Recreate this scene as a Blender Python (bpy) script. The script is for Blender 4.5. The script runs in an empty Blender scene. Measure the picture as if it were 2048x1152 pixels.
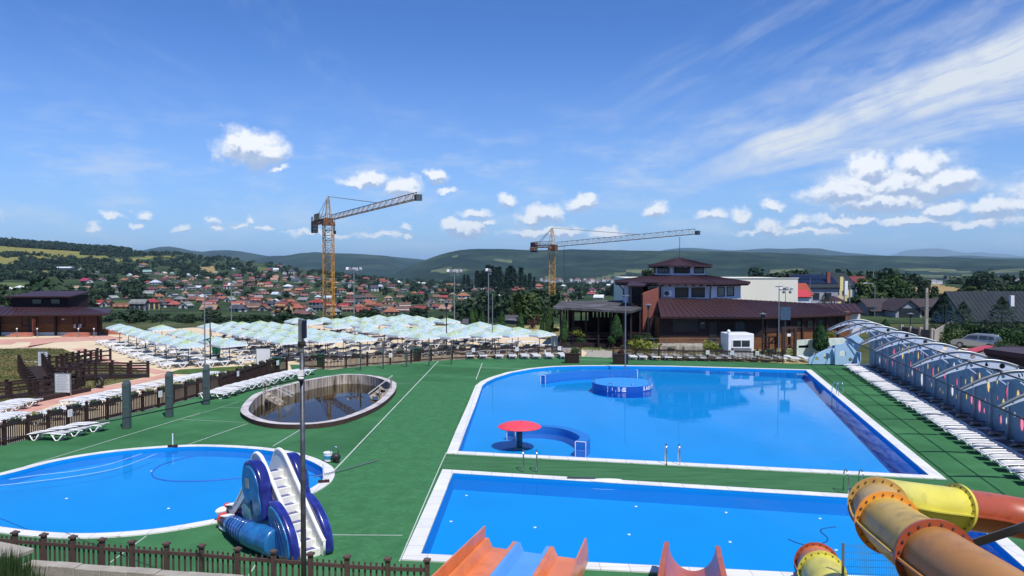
import bpy, bmesh, math, random
import numpy as np
from mathutils import Vector, Matrix, noise
random.seed(7)
S = bpy.context.scene
COL = S.collection
PI = math.pi
R = math.radians
# ---------------------------------------------------------------- camera geometry
FPX, HCAM, PITCH = 1540.0, 8.2, math.atan(41/1540.0)
CP, SP = math.cos(PITCH), math.sin(PITCH)
def ray(px, py):
    dx, dy = (px-1024)/FPX, -(py-576)/FPX
    return Vector((dx, CP+dy*SP, -SP+dy*CP))
def g(px, py, z=0.0):
    d = ray(px, py); t = (z-HCAM)/d.z
    return Vector((d.x*t, d.y*t, z))
def at(px, py, Y):
    d = ray(px, py); t = Y/d.y
    return Vector((d.x*t, Y, HCAM+d.z*t))
def proj(p):
    v = Vector(p)-Vector((0, 0, HCAM))
    zc = v.y*CP-v.z*SP
    if zc <= 0.01: return (9999, 9999)
    return (1024+FPX*v.x/zc, 576-FPX*(v.y*SP+v.z*CP)/zc)
# ---------------------------------------------------------------- naming
def tag(o, label=None, cat=None, group=None, kind=None):
    if label: o['label'] = label
    if cat: o['category'] = cat
    if group: o['group'] = group
    if kind: o['kind'] = kind
    return o
def link(o, parent=None):
    COL.objects.link(o)
    if parent: o.parent = parent
    return o
def empty(name, loc=(0, 0, 0), rz=0.0, label=None, cat=None, group=None):
    o = bpy.data.objects.new(name, None)
    o.empty_display_size = 0.2
    link(o); o.location = loc; o.rotation_euler = (0, 0, rz)
    return tag(o, label, cat, group)
KIDS = {}
def obj(name, me, parent=None):
    o = link(bpy.data.objects.new(name, me), parent)
    if parent: KIDS.setdefault(parent, []).append(o)
    return o
def copy_tree(o, parent=None):
    c = o.copy(); COL.objects.link(c); c.parent = parent
    if parent: KIDS.setdefault(parent, []).append(c)
    for ch in KIDS.get(o, []): copy_tree(ch, c)
    return c
ORD = ['first','second','third','fourth','fifth','sixth','seventh','eighth','ninth','tenth','eleventh','twelfth']
def ordn(i):
    if i <= 12: return ORD[i-1]
    return '%d%s' % (i, 'th' if 10 <= i % 100 <= 20 else {1:'st',2:'nd',3:'rd'}.get(i % 10, 'th'))
def rank(objs, fmt, key):
    objs = sorted(objs, key=key)
    for i, o in enumerate(objs): o['label'] = fmt.replace('#', ordn(i+1))
# ---------------------------------------------------------------- mesh builder
class MB:
    def __init__(s): s.v = []; s.f = []
    def add(s, vs, fs, M=None):
        n = len(s.v)
        if M is not None: vs = [M @ Vector(v) for v in vs]
        s.v += [tuple(v) for v in vs]; s.f += [tuple(i+n for i in f) for f in fs]
        return s
    def box(s, c, d, rz=0.0, M=None, taper=1.0):
        x, y, z = d[0]/2, d[1]/2, d[2]/2
        vs = [(-x,-y,-z),(x,-y,-z),(x,y,-z),(-x,y,-z),(-x*taper,-y*taper,z),(x*taper,-y*taper,z),(x*taper,y*taper,z),(-x*taper,y*taper,z)]
        T = Matrix.Translation(c) @ Matrix.Rotation(rz, 4, 'Z')
        if M is not None: T = M @ T
        return s.add(vs, [(0,3,2,1),(4,5,6,7),(0,1,5,4),(1,2,6,5),(2,3,7,6),(3,0,4,7)], T)
    def box2(s, a, b):
        return s.box([(a[i]+b[i])/2 for i in range(3)], [abs(b[i]-a[i]) for i in range(3)])
    def bar(s, p0, p1, w, h=None, up=(0, 0, 1)):
        p0, p1 = Vector(p0), Vector(p1); h = h or w
        d = p1-p0; L = d.length
        if L < 1e-6: return s
        d /= L; u = Vector(up)
        if abs(d.dot(u)) > 0.98: u = Vector((1, 0, 0))
        r = d.cross(u).normalized(); u = r.cross(d)
        vs = [p+r*(a*w/2)+u*(b*h/2) for p in (p0, p1) for a, b in ((-1,-1),(1,-1),(1,1),(-1,1))]
        return s.add(vs, [(3,2,1,0),(4,5,6,7),(0,1,5,4),(1,2,6,5),(2,3,7,6),(3,0,4,7)])
    def tube(s, pts, r, n=8, cap=True):
        pts = [Vector(p) for p in pts]
        rs = r if isinstance(r, (list, tuple)) else [r]*len(pts)
        prev = None; base = len(s.v)
        for i, p in enumerate(pts):
            d = (pts[min(i+1, len(pts)-1)]-pts[max(i-1, 0)]).normalized()
            if prev is None:
                a = Vector((0, 0, 1)) if abs(d.z) < .9 else Vector((1, 0, 0))
                x = d.cross(a).normalized()
            else:
                x = (prev-d*prev.dot(d)).normalized()
            prev = x; y = d.cross(x)
            for k in range(n):
                t = 2*PI*k/n
                s.v.append(tuple(p+(x*math.cos(t)+y*math.sin(t))*rs[i]))
        for i in range(len(pts)-1):
            for k in range(n):
                a, b = base+i*n+k, base+i*n+(k+1) % n
                s.f.append((a, b, b+n, a+n))
        if cap:
            s.f.append(tuple(base+k for k in reversed(range(n))))
            s.f.append(tuple(base+(len(pts)-1)*n+k for k in range(n)))
        return s
    def cyl(s, p0, p1, r0, r1=None, n=10): return s.tube([p0, p1], [r0, r0 if r1 is None else r1], n)
    def lathe(s, prof, n=24, c=(0, 0, 0), sx=1, sy=1):
        base = len(s.v); m = len(prof)
        for k in range(n):
            t = 2*PI*k/n
            for (r, z) in prof: s.v.append((c[0]+r*math.cos(t)*sx, c[1]+r*math.sin(t)*sy, c[2]+z))
        for k in range(n):
            for j in range(m-1):
                a, b = base+k*m+j, base+((k+1) % n)*m+j
                s.f.append((a, b, b+1, a+1))
        return s
    def ell(s, c, r, M=None, nu=14, nv=9):
        vs, fs = [], []
        for j in range(nv+1):
            ph = PI*j/nv-PI/2
            for k in range(nu):
                t = 2*PI*k/nu
                vs.append((r[0]*math.cos(ph)*math.cos(t), r[1]*math.cos(ph)*math.sin(t), r[2]*math.sin(ph)))
        for j in range(nv):
            for k in range(nu):
                fs.append((j*nu+k, j*nu+(k+1) % nu, (j+1)*nu+(k+1) % nu, (j+1)*nu+k))
        T = Matrix.Translation(c)
        if M is not None: T = T @ M
        return s.add(vs, fs, T)
    def prism(s, poly, z0, z1):
        n = len(poly)
        a = sum(poly[i][0]*poly[(i+1) % n][1]-poly[(i+1) % n][0]*poly[i][1] for i in range(n))
        if a < 0: poly = list(reversed(poly))
        f0 = z0 if callable(z0) else (lambda p: z0)
        f1 = z1 if callable(z1) else (lambda p: z1)
        vs = [(p[0], p[1], f0(p)) for p in poly]+[(p[0], p[1], f1(p)) for p in poly]
        return s.add(vs, [tuple(reversed(range(n))), tuple(range(n, 2*n))]+[(i, (i+1) % n, (i+1) % n+n, i+n) for i in range(n)])
    def ribbon(s, inner, outer, zi, zo):
        n = len(inner)
        vs = [(p[0], p[1], zi) for p in inner]+[(p[0], p[1], zo) for p in outer]
        return s.add(vs, [(i, i+n, (i+1) % n+n, (i+1) % n) for i in range(n)])
    def poly(s, pts): return s.add(pts, [tuple(range(len(pts)))])
    def slab(s, pts, t):
        """planar polygon thickened downward along its normal"""
        p = [Vector(q) for q in pts]; n = (p[1]-p[0]).cross(p[2]-p[0]).normalized()
        if n.z < 0: p.reverse(); n = -n
        m = len(p)
        return s.add(p+[q-n*t for q in p], [tuple(range(m)), tuple(reversed(range(m, 2*m)))]+[(i, i+m, (i+1) % m+m, (i+1) % m) for i in range(m)])
    def mesh(s, name, mat=None, smooth=False):
        me = bpy.data.meshes.new(name)
        me.from_pydata(s.v, [], s.f)
        if mat is not None: me.materials.append(mat)
        if smooth: me.shade_smooth()
        me.update()
        return me
    def build(s, name, mat, parent=None, smooth=False, bevel=0.0, sharp=None):
        o = obj(name, s.mesh(name, mat, smooth or sharp is not None), parent)
        if sharp is not None: o.data.set_sharp_from_angle(angle=R(sharp))
        if bevel:
            b = o.modifiers.new('bevel', 'BEVEL'); b.width = bevel; b.segments = 2; b.limit_method = 'ANGLE'; b.angle_limit = R(40)
        return o
def curve_mesh(name, polys, mat, extrude=0.0):
    """flat filled 2D curve: first outline, others holes -> mesh"""
    cu = bpy.data.curves.new(name, 'CURVE'); cu.dimensions = '2D'; cu.fill_mode = 'BOTH'; cu.extrude = extrude
    for p in polys:
        sp = cu.splines.new('POLY'); sp.points.add(len(p)-1); sp.use_cyclic_u = True
        for i, q in enumerate(p): sp.points[i].co = (q[0], q[1], 0, 1)
    o = bpy.data.objects.new(name, cu)
    me = bpy.data.meshes.new_from_object(o)
    me.name = name; me.materials.clear(); me.materials.append(mat)
    bpy.data.objects.remove(o); bpy.data.curves.remove(cu)
    return me
def text_mesh(name, body, size, mat, extrude=0.004):
    cu = bpy.data.curves.new(name, 'FONT'); cu.body = body; cu.size = size; cu.extrude = extrude
    cu.align_x = 'CENTER'; cu.align_y = 'CENTER'; cu.offset = size*0.02
    o = bpy.data.objects.new(name, cu); me = bpy.data.meshes.new_from_object(o)
    me.name = name; me.materials.clear(); me.materials.append(mat)
    bpy.data.objects.remove(o); bpy.data.curves.remove(cu)
    return me
def frame(origin, xdir, zdir=(0, 0, 1)):
    """matrix with local x along xdir, local y along 'up' zdir, local z = normal"""
    x = Vector(xdir).normalized(); y = Vector(zdir); y = (y-x*y.dot(x)).normalized(); z = x.cross(y)
    M = Matrix((x, y, z)).transposed().to_4x4(); M.translation = Vector(origin)
    return M
def inset(poly, d):
    n = len(poly); P = [Vector((p[0], p[1])) for p in poly]
    a = sum(P[i].x*P[(i+1) % n].y-P[(i+1) % n].x*P[i].y for i in range(n))
    sg = 1 if a > 0 else -1
    out = []
    for i in range(n):
        e0 = (P[i]-P[i-1]).normalized(); e1 = (P[(i+1) % n]-P[i]).normalized()
        n0 = Vector((-e0.y, e0.x))*sg; n1 = Vector((-e1.y, e1.x))*sg
        b = n0+n1; k = d*2/max(b.length_squared, 0.4)
        out.append(P[i]+b*k)
    return [(p.x, p.y) for p in out]
def spline(pts, m=6, closed=True):
    P = [Vector(p) for p in pts]; n = len(P); out = []
    for i in range(n if closed else n-1):
        if closed: p0, p1, p2, p3 = P[i-1], P[i], P[(i+1) % n], P[(i+2) % n]
        else: p0, p1, p2, p3 = P[max(i-1, 0)], P[i], P[i+1], P[min(i+2, n-1)]
        for k in range(m):
            t = k/m
            out.append(0.5*((2*p1)+(p2-p0)*t+(2*p0-5*p1+4*p2-p3)*t*t+(3*p1-p0-3*p2+p3)*t**3))
    if not closed: out.append(P[-1])
    return out
def circ(cx, cy, rx, ry=None, n=24, rot=0.0):
    ry = ry or rx
    return [(cx+rx*math.cos(t)*math.cos(rot)-ry*math.sin(t)*math.sin(rot), cy+rx*math.cos(t)*math.sin(rot)+ry*math.sin(t)*math.cos(rot)) for t in [2*PI*k/n for k in range(n)]]
def inpoly(x, y, poly):
    c = False; n = len(poly); j = n-1
    for i in range(n):
        xi, yi, xj, yj = poly[i][0], poly[i][1], poly[j][0], poly[j][1]
        if (yi > y) != (yj > y) and x < (xj-xi)*(y-yi)/(yj-yi)+xi: c = not c
        j = i
    return c
def interp(x, xs, ys): return float(np.interp(x, xs, ys))
# ---------------------------------------------------------------- materials
def lin(c):
    return tuple(((v/255)/12.92 if v/255 <= .04045 else ((v/255+.055)/1.055)**2.4) for v in c)
MATS = {}
def mat(name, col, rough=0.6, spec=0.4, metal=0.0, var=0.12, scale=3.0, bump=0.0, bscale=30.0, rnd=0.0, stretch=None, col2=None, c2scale=1.0, c2lo=.45, c2hi=.65, trans=0.0, coat=0.0):
    """principled with procedural tone variation; col is a real-world linear base colour"""
    if name in MATS: return MATS[name]
    m = bpy.data.materials.new(name); m.use_nodes = True
    N, L = m.node_tree.nodes, m.node_tree.links
    b = N['Principled BSDF']
    b.inputs['Roughness'].default_value = rough; b.inputs['Metallic'].default_value = metal
    b.inputs['Specular IOR Level'].default_value = spec
    if coat: b.inputs['Coat Weight'].default_value = coat; b.inputs['Coat Roughness'].default_value = .08
    tc = N.new('ShaderNodeTexCoord'); src = tc.outputs['Object']
    if stretch:
        mp = N.new('ShaderNodeMapping'); mp.inputs['Scale'].default_value = stretch
        L.new(src, mp.inputs['Vector']); src = mp.outputs['Vector']
    no = N.new('ShaderNodeTexNoise'); no.inputs['Scale'].default_value = scale; no.inputs['Detail'].default_value = 6
    L.new(src, no.inputs['Vector'])
    base = N.new('ShaderNodeMix'); base.data_type = 'RGBA'
    base.inputs[6].default_value = (*[c*(1-var) for c in col], 1); base.inputs[7].default_value = (*[min(1, c*(1+var)) for c in col], 1)
    mr = N.new('ShaderNodeMapRange'); mr.inputs[1].default_value = .3; mr.inputs[2].default_value = .7
    L.new(no.outputs['Fac'], mr.inputs[0]); L.new(mr.outputs[0], base.inputs[0])
    out = base.outputs[2]
    if col2:
        n2 = N.new('ShaderNodeTexNoise'); n2.inputs['Scale'].default_value = c2scale; n2.inputs['Detail'].default_value = 8; n2.inputs['Roughness'].default_value = .65
        L.new(src, n2.inputs['Vector'])
        r2 = N.new('ShaderNodeMapRange'); r2.inputs[1].default_value = c2lo; r2.inputs[2].default_value = c2hi
        L.new(n2.outputs['Fac'], r2.inputs[0])
        mx = N.new('ShaderNodeMix'); mx.data_type = 'RGBA'; mx.inputs[7].default_value = (*col2, 1)
        L.new(r2.outputs[0], mx.inputs[0]); L.new(out, mx.inputs[6]); out = mx.outputs[2]
    if rnd:
        oi = N.new('ShaderNodeObjectInfo'); hs = N.new('ShaderNodeHueSaturation')
        a = N.new('ShaderNodeMapRange'); a.inputs[3].default_value = 1-rnd; a.inputs[4].default_value = 1+rnd
        L.new(oi.outputs['Random'], a.inputs[0]); L.new(a.outputs[0], hs.inputs['Value']); L.new(out, hs.inputs['Color'])
        h = N.new('ShaderNodeMath'); h.operation = 'MULTIPLY_ADD'; h.inputs[1].default_value = -0.04; h.inputs[2].default_value = .52
        L.new(oi.outputs['Random'], h.inputs[0]); L.new(h.outputs[0], hs.inputs['Hue'])
        out = hs.outputs['Color']
    L.new(out, b.inputs['Base Color'])
    if bump:
        nb = N.new('ShaderNodeTexNoise'); nb.inputs['Scale'].default_value = bscale; nb.inputs['Detail'].default_value = 4
        L.new(src, nb.inputs['Vector'])
        bp = N.new('ShaderNodeBump'); bp.inputs['Strength'].default_value = bump; bp.inputs['Distance'].default_value = .05
        L.new(nb.outputs['Fac'], bp.inputs['Height']); L.new(bp.outputs[0], b.inputs['Normal'])
    if trans:
        tr = N.new('ShaderNodeBsdfTranslucent'); L.new(out, tr.inputs['Color'])
        ms = N.new('ShaderNodeMixShader'); ms.inputs[0].default_value = trans
        L.new(b.outputs[0], ms.inputs[1]); L.new(tr.outputs[0], ms.inputs[2]); L.new(ms.outputs[0], N['Material Output'].inputs[0])
    MATS[name] = m
    return m
M = {}
M['white'] = mat('white_plastic', (.78,.79,.80), .35, .5, var=.04)
M['white_rnd'] = mat('white_sunbed_plastic', (.64,.64,.63), .4, .45, var=.06, rnd=.08)
M['greyseat'] = mat('grey_sling', lin((150,154,162)), .8, .2, var=.1, rnd=.1)
M['darkseat'] = mat('dark_cushion', lin((92,92,99)), .9, .15, var=.2, rnd=.3)
M['cream'] = mat('coping_white', (.74,.74,.72), .6, .3, var=.05, scale=1.2, bump=.1, col2=(.62,.62,.6), c2scale=.5, c2lo=.5, c2hi=.8)
M['plaster'] = mat('white_plaster', (.62,.64,.72), .8, .2, var=.05, scale=.8)
M['board'] = mat('cream_wall', (.82,.78,.66), .8, .2, var=.03, scale=.3)
M['darkmetal'] = mat('dark_grey_metal', lin((62,66,74)), .45, .5, metal=.3, var=.12, scale=2, col2=lin((84,88,94)), c2scale=4)
M['greymetal'] = mat('galvanised_steel', lin((140,146,150)), .4, .5, metal=.6, var=.1)
M['greenpost'] = mat('grey_green_post', lin((74,88,92)), .5, .4, metal=.2, var=.1)
M['steel'] = mat('stainless_steel', (.62,.63,.65), .18, .5, metal=1.0, var=.05)
M['black'] = mat('black_rubber', (.02,.02,.022), .5, .4, var=.1)
M['wood'] = mat('dark_brown_wood', lin((54,40,38)), .7, .25, var=.25, scale=6, stretch=(1,1,.3), bump=.2, rnd=.12)
M['wood2'] = mat('composite_fence', lin((86,70,66)), .6, .3, var=.15, scale=5, bump=.15)
M['concrete'] = mat('concrete', lin((158,152,142)), .9, .2, var=.15, scale=2.5, bump=.35, bscale=18, col2=lin((110,106,98)), c2scale=1.8, c2lo=.55, c2hi=.8)
M['rust'] = mat('rusty_yellow_steel', lin((176,130,62)), .6, .3, metal=.1, var=.2, scale=4, col2=lin((120,70,40)), c2scale=2)
M['bin'] = mat('green_bin_plastic', lin((20,92,62)), .4, .4, var=.08)
M['glass'] = mat('dark_glass', (.03,.04,.05), .06, .8, var=.1)
M['soil'] = mat('soil', lin((80,62,46)), .95, .1, var=.3)
def leafmat(name, a, b, rnd=.14, sc=.6):
    return mat(name, a, .6, .25, var=.3, scale=sc*4, col2=b, c2scale=sc, c2lo=.4, c2hi=.65, rnd=rnd, trans=.18)
M['leaf'] = leafmat('leaf_mid_green', lin((70,92,48)), lin((46,70,40)))
M['leaf_far'] = leafmat('leaf_valley_green', lin((56,74,46)), lin((38,56,40)), sc=.15, rnd=.22)
M['leaf_dark'] = leafmat('leaf_conifer', lin((38,62,46)), lin((28,48,36)))
M['leaf_thuja'] = leafmat('leaf_thuja', lin((52,84,40)), lin((32,58,30)), sc=1.2)
M['leaf_yel'] = leafmat('leaf_juniper', lin((122,130,44)), lin((84,100,40)), sc=1.5)
M['leaf_red'] = leafmat('leaf_copper', lin((82,50,48)), lin((60,40,40)), sc=1.5)
M['bark'] = mat('bark', lin((74,60,48)), .9, .1, var=.3, scale=8)
# ---------------------------------------------------------------- camera, sun, sky
cam = bpy.data.cameras.new('camera'); cam.sensor_width = 36; cam.lens = 36*FPX/2048
cam.clip_start = .1; cam.clip_end = 90000
co = bpy.data.objects.new('camera', cam); COL.objects.link(co)
co.location = (0, 0, HCAM); co.rotation_euler = (PI/2-PITCH, 0, 0)
S.camera = co
SUN_EL, SUN_AZ = R(59), math.atan2(.52, -.855)     # azimuth from +Y towards +X
sd = Vector((math.cos(SUN_EL)*math.sin(SUN_AZ), math.cos(SUN_EL)*math.cos(SUN_AZ), math.sin(SUN_EL)))
sl = bpy.data.lights.new('sun', 'SUN'); sl.energy = 5.0; sl.angle = R(.55); sl.color = (1, .96, .9)
so = bpy.data.objects.new('sun', sl); COL.objects.link(so)
so.rotation_euler = sd.to_track_quat('Z', 'Y').to_euler()
W = bpy.data.worlds.new('World'); S.world = W; W.use_nodes = True
def build_world():
    N, L = W.node_tree.nodes, W.node_tree.links
    bg = N['Background']; bg.inputs['Strength'].default_value = .1
    sky = N.new('ShaderNodeTexSky'); sky.sky_type = 'NISHITA'; sky.sun_disc = False
    sky.sun_elevation = SUN_EL; sky.sun_rotation = SUN_AZ
    sky.altitude = 400; sky.air_density = 1.0; sky.dust_density = .6; sky.ozone_density = 3.0
    tc = N.new('ShaderNodeTexCoord')
    def math_(op, a, b=None, c=None, clamp=False):
        n = N.new('ShaderNodeMath'); n.operation = op; n.use_clamp = clamp
        for i, v in enumerate((a, b, c)):
            if v is None: continue
            if isinstance(v, (int, float)): n.inputs[i].default_value = v
            else: L.new(v, n.inputs[i])
        return n.outputs[0]
    def vm(op, a, b=None):
        n = N.new('ShaderNodeVectorMath'); n.operation = op
        for i, v in enumerate((a, b)):
            if v is None: continue
            if isinstance(v, (tuple, list)): n.inputs[i].default_value = v
            else: L.new(v, n.inputs[i])
        return n.outputs['Value'] if op in ('LENGTH', 'DOT_PRODUCT') else n.outputs[0]
    def ramp(x, lo, hi, a=0.0, b=1.0, smooth=True):
        n = N.new('ShaderNodeMapRange'); n.interpolation_type = 'SMOOTHSTEP' if smooth else 'LINEAR'
        L.new(x, n.inputs[0])
        for i, v in ((1, lo), (2, hi), (3, a), (4, b)): n.inputs[i].default_value = v
        return n.outputs[0]
    def nz(vec, scale, detail=5, rough=.55, out='Fac'):
        n = N.new('ShaderNodeTexNoise'); n.inputs['Scale'].default_value = scale; n.inputs['Detail'].default_value = detail; n.inputs['Roughness'].default_value = rough
        L.new(vec, n.inputs['Vector']); return n.outputs[out]
    def mixc(f, a, b):
        n = N.new('ShaderNodeMix'); n.data_type = 'RGBA'
        L.new(f, n.inputs[0])
        for i, v in ((6, a), (7, b)):
            if isinstance(v, tuple): n.inputs[i].default_value = (*v, 1)
            else: L.new(v, n.inputs[i])
        return n.outputs[2]
    d = tc.outputs['Generated']
    sp = N.new('ShaderNodeSeparateXYZ'); L.new(d, sp.inputs[0])
    az = math_('ARCTAN2', sp.outputs[0], sp.outputs[1])
    el = math_('ARCSINE', sp.outputs[2])
    cb = N.new('ShaderNodeCombineXYZ'); L.new(az, cb.inputs[0]); L.new(el, cb.inputs[1])
    ae = cb.outputs[0]                                     # (azimuth, elevation) on the sky sphere
    def AE(px, py):
        r = ray(px, py).normalized(); return (math.atan2(r.x, r.y), math.asin(r.z))
    # sky tone
    hs = N.new('ShaderNodeHueSaturation'); hs.inputs['Hue'].default_value = SKY_HUE; hs.inputs['Saturation'].default_value = SKY_SAT
    L.new(sky.outputs[0], hs.inputs['Color'])
    v = ramp(el, -.02, .45, SKY_V0, SKY_V1, False); L.new(v, hs.inputs['Value'])
    col = vm('MULTIPLY', hs.outputs[0], SKY_TINT)
    # thin milky band low over the hills
    milk = math_('MULTIPLY', ramp(el, .0, .30, 1, 0), .34)
    col = mixc(milk, col, (4.9, 6.6, 9.0))
    plain = col
    # cirrus: streaks running up to the right
    def cirrus(px0, py0, px1, py1, width, seed, thr, gain, taper=True):
        a0, e0 = AE(px0, py0); a1, e1 = AE(px1, py1)
        L0 = math.hypot(a1-a0, e1-e0); ux, uy = (a1-a0)/L0, (e1-e0)/L0
        rel = vm('SUBTRACT', ae, (a0, e0, 0))
        t = math_('DIVIDE', vm('DOT_PRODUCT', rel, (ux, uy, 0)), L0)
        s_ = vm('DOT_PRODUCT', rel, (-uy, ux, 0))
        w_ = nz(rel, 3.5, 2); s_ = math_('ADD', s_, math_('MULTIPLY', math_('SUBTRACT', w_, .5), .05))
        wd = ramp(t, -.1, 1.2, width*(.25 if taper else 1), width*1.3, False)
        q = math_('DIVIDE', s_, wd); q2 = math_('MULTIPLY', q, q)
        env = math_('MULTIPLY', ramp(q2, 0, 1, 1, 0), ramp(t, -.08, .35))
        c3 = N.new('ShaderNodeCombineXYZ'); L.new(math_('MULTIPLY', t, 1.3), c3.inputs[0]); L.new(math_('MULTIPLY', s_, 24), c3.inputs[1]); c3.inputs[2].default_value = seed
        st = nz(c3.outputs[0], 2.2, 7, .62)
        pa = ramp(nz(rel, 9, 4, .6), .30, .62, .45, 1.0)
        return math_('MULTIPLY', math_('MULTIPLY', math_('MULTIPLY', env, pa), ramp(st, thr, thr+.46)), gain)
    ci = cirrus(1330, 385, 2130, 70, .046, 1.3, .17, 1.3)
    ci = math_('MAXIMUM', ci, cirrus(1360, 372, 2150, 190, .026, 9.1, .24, .9))
    ci = math_('MAXIMUM', ci, cirrus(1240, 345, 1480, 255, .03, 4.4, .24, .4))
    ci = math_('MAXIMUM', ci, cirrus(1180, 290, 1760, -20, .07, 6.2, .36, .28, False))
    ci = math_('MAXIMUM', ci, cirrus(480, 235, 40, 40, .05, 2.2, .38, .10, False))
    ci = math_('MAXIMUM', ci, cirrus(845, 310, 740, 220, .03, 3.2, .36, .09, False))
    col = mixc(ci, col, (7.6, 8.2, 9.0))
    # thin broken veil low over the hills
    c4 = N.new('ShaderNodeCombineXYZ'); L.new(az, c4.inputs[0]); L.new(math_('MULTIPLY', el, 3.2), c4.inputs[1])
    veil = math_('MULTIPLY', ramp(nz(c4.outputs[0], 9, 6, .62), .44, .74), math_('MULTIPLY', ramp(el, .0, .03), ramp(el, .10, .24, .50, 0)))
    col = mixc(veil, col, (7.6, 8.3, 9.2))
    # cumulus: flat-bottomed heaps
    CU = [(505,297,66,34),(475,290,34,24),(535,300,36,26),(557,334,22,7),(738,355,38,17),(710,362,34,10),(805,374,42,17),(872,349,24,13),(893,378,24,7),
          (222,432,22,6),(284,426,13,10),(187,457,22,6),(370,453,18,9),(425,438,12,5),(504,444,11,9),(480,455,18,5),(274,450,13,5),(430,455,16,6),(530,458,18,4),
          (813,451,18,7),(817,468,10,8),(930,460,46,17),(905,455,22,14),(950,428,32,11),(1012,406,20,13),(1085,428,46,20),(1062,436,30,14),(1164,406,34,16),(1312,415,25,15),(970,446,20,7),
          (1090,468,84,12),(1130,462,40,12),(1215,470,40,12),(1420,427,30,11),(1483,432,24,12),(1545,410,20,10),(1540,455,34,14),(1500,462,36,5),(1600,443,24,9),
          (1740,335,42,26),(1838,335,52,28),(1790,365,130,26),(1700,385,90,22),(1860,372,92,24),(1760,400,110,20),(1900,365,56,16),(1890,418,36,14),(1990,420,40,20),(2046,410,24,14),(1700,440,70,10),(1830,440,80,10),
          (640,470,90,5),(760,466,60,5),(1620,462,90,8),(1960,450,90,8),(2200,380,120,50),(-150,440,90,20),(2400,460,160,20)]
    wn = N.new('ShaderNodeTexNoise'); wn.inputs['Scale'].default_value = 26; wn.inputs['Detail'].default_value = 6; wn.inputs['Roughness'].default_value = .6
    L.new(ae, wn.inputs['Vector'])
    wv = vm('SCALE', vm('SUBTRACT', wn.outputs['Color'], (.5, .5, .5)))
    wv.node.inputs['Scale'].default_value = .034
    wn2 = N.new('ShaderNodeTexNoise'); wn2.inputs['Scale'].default_value = 95; wn2.inputs['Detail'].default_value = 4
    L.new(ae, wn2.inputs['Vector'])
    wv2 = vm('SCALE', vm('SUBTRACT', wn2.outputs['Color'], (.5, .5, .5))); wv2.node.inputs['Scale'].default_value = .012
    aw = vm('ADD', vm('ADD', ae, wv), wv2)
    aw2 = vm('ADD', aw, (-.0015, .0075, 0))
    dens = dens2 = None
    for (cx, cy, rx, ry) in CU:
        a, e = AE(cx, cy); sx, sy = FPX/(rx*1.15), FPX/(ry*1.3)
        k = min(1.0, .45+ry/34)
        qs = []
        for src in (aw, aw2):
            q = vm('LENGTH', vm('MULTIPLY', vm('SUBTRACT', src, (a, e, 0)), (sx, sy, 0)))
            qs.append(math_('MULTIPLY_ADD', q, -k, k))
        dens = qs[0] if dens is None else math_('MAXIMUM', dens, qs[0])
        dens2 = qs[1] if dens2 is None else math_('MAXIMUM', dens2, qs[1])
    f = nz(ae, 55, 6, .62)
    f2 = nz(vm('ADD', ae, (-.002, .009, 0)), 55, 6, .62)
    fa = math_('MULTIPLY', math_('SUBTRACT', f, .5), .8)
    fb = math_('MULTIPLY', math_('SUBTRACT', f2, .5), .8)
    d1 = math_('ADD', dens, fa); d2 = math_('ADD', dens2, fb)
    alpha = math_('MULTIPLY', ramp(d1, -.08, .50), .95)
    lit = ramp(math_('SUBTRACT', d1, d2), -.26, .20)
    cc = mixc(lit, CLOUD_LO, CLOUD_HI)
    col = mixc(alpha, col, cc)
    bg2 = N.new('ShaderNodeBackground'); bg2.inputs['Strength'].default_value = SKY_STR; L.new(col, bg2.inputs['Color'])
    bg.inputs['Strength'].default_value = SKY_STR; L.new(plain, bg.inputs['Color'])
    ma = math_('MULTIPLY', math_('LESS_THAN', math_('ABSOLUTE', az), 1.0), math_('MULTIPLY', math_('LESS_THAN', el, .45), math_('GREATER_THAN', el, -.01)))
    ms = N.new('ShaderNodeMixShader'); L.new(ma, ms.inputs[0]); L.new(bg.outputs[0], ms.inputs[1]); L.new(bg2.outputs[0], ms.inputs[2])
    L.new(ms.outputs[0], N['World Output'].inputs[0])
    W.cycles.sampling_method = 'MANUAL'; W.cycles.sample_map_resolution = 256
SKY_HUE, SKY_SAT, SKY_V0, SKY_V1 = .5, 1.08, 1.25, .98
SKY_STR = .1; SKY_TINT = (.56, .86, 1.38)
CLOUD_LO, CLOUD_HI = (4.6, 5.7, 7.8), (10.6, 10.8, 11.0)
build_world()
S.view_settings.view_transform = 'Standard'; S.view_settings.look = 'None'
S.view_settings.exposure = 0; S.view_settings.gamma = 1; S.view_settings.use_curve_mapping = False
S.render.engine = 'CYCLES'
cy = S.cycles
cy.use_denoising = True; cy.max_bounces = 6; cy.diffuse_bounces = 3; cy.glossy_bounces = 3; cy.transmission_bounces = 4; cy.transparent_max_bounces = 12; cy.volume_bounces = 0
cy.use_adaptive_sampling = True; cy.adaptive_threshold = .02
cy.sample_clamp_indirect = 6
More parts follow.
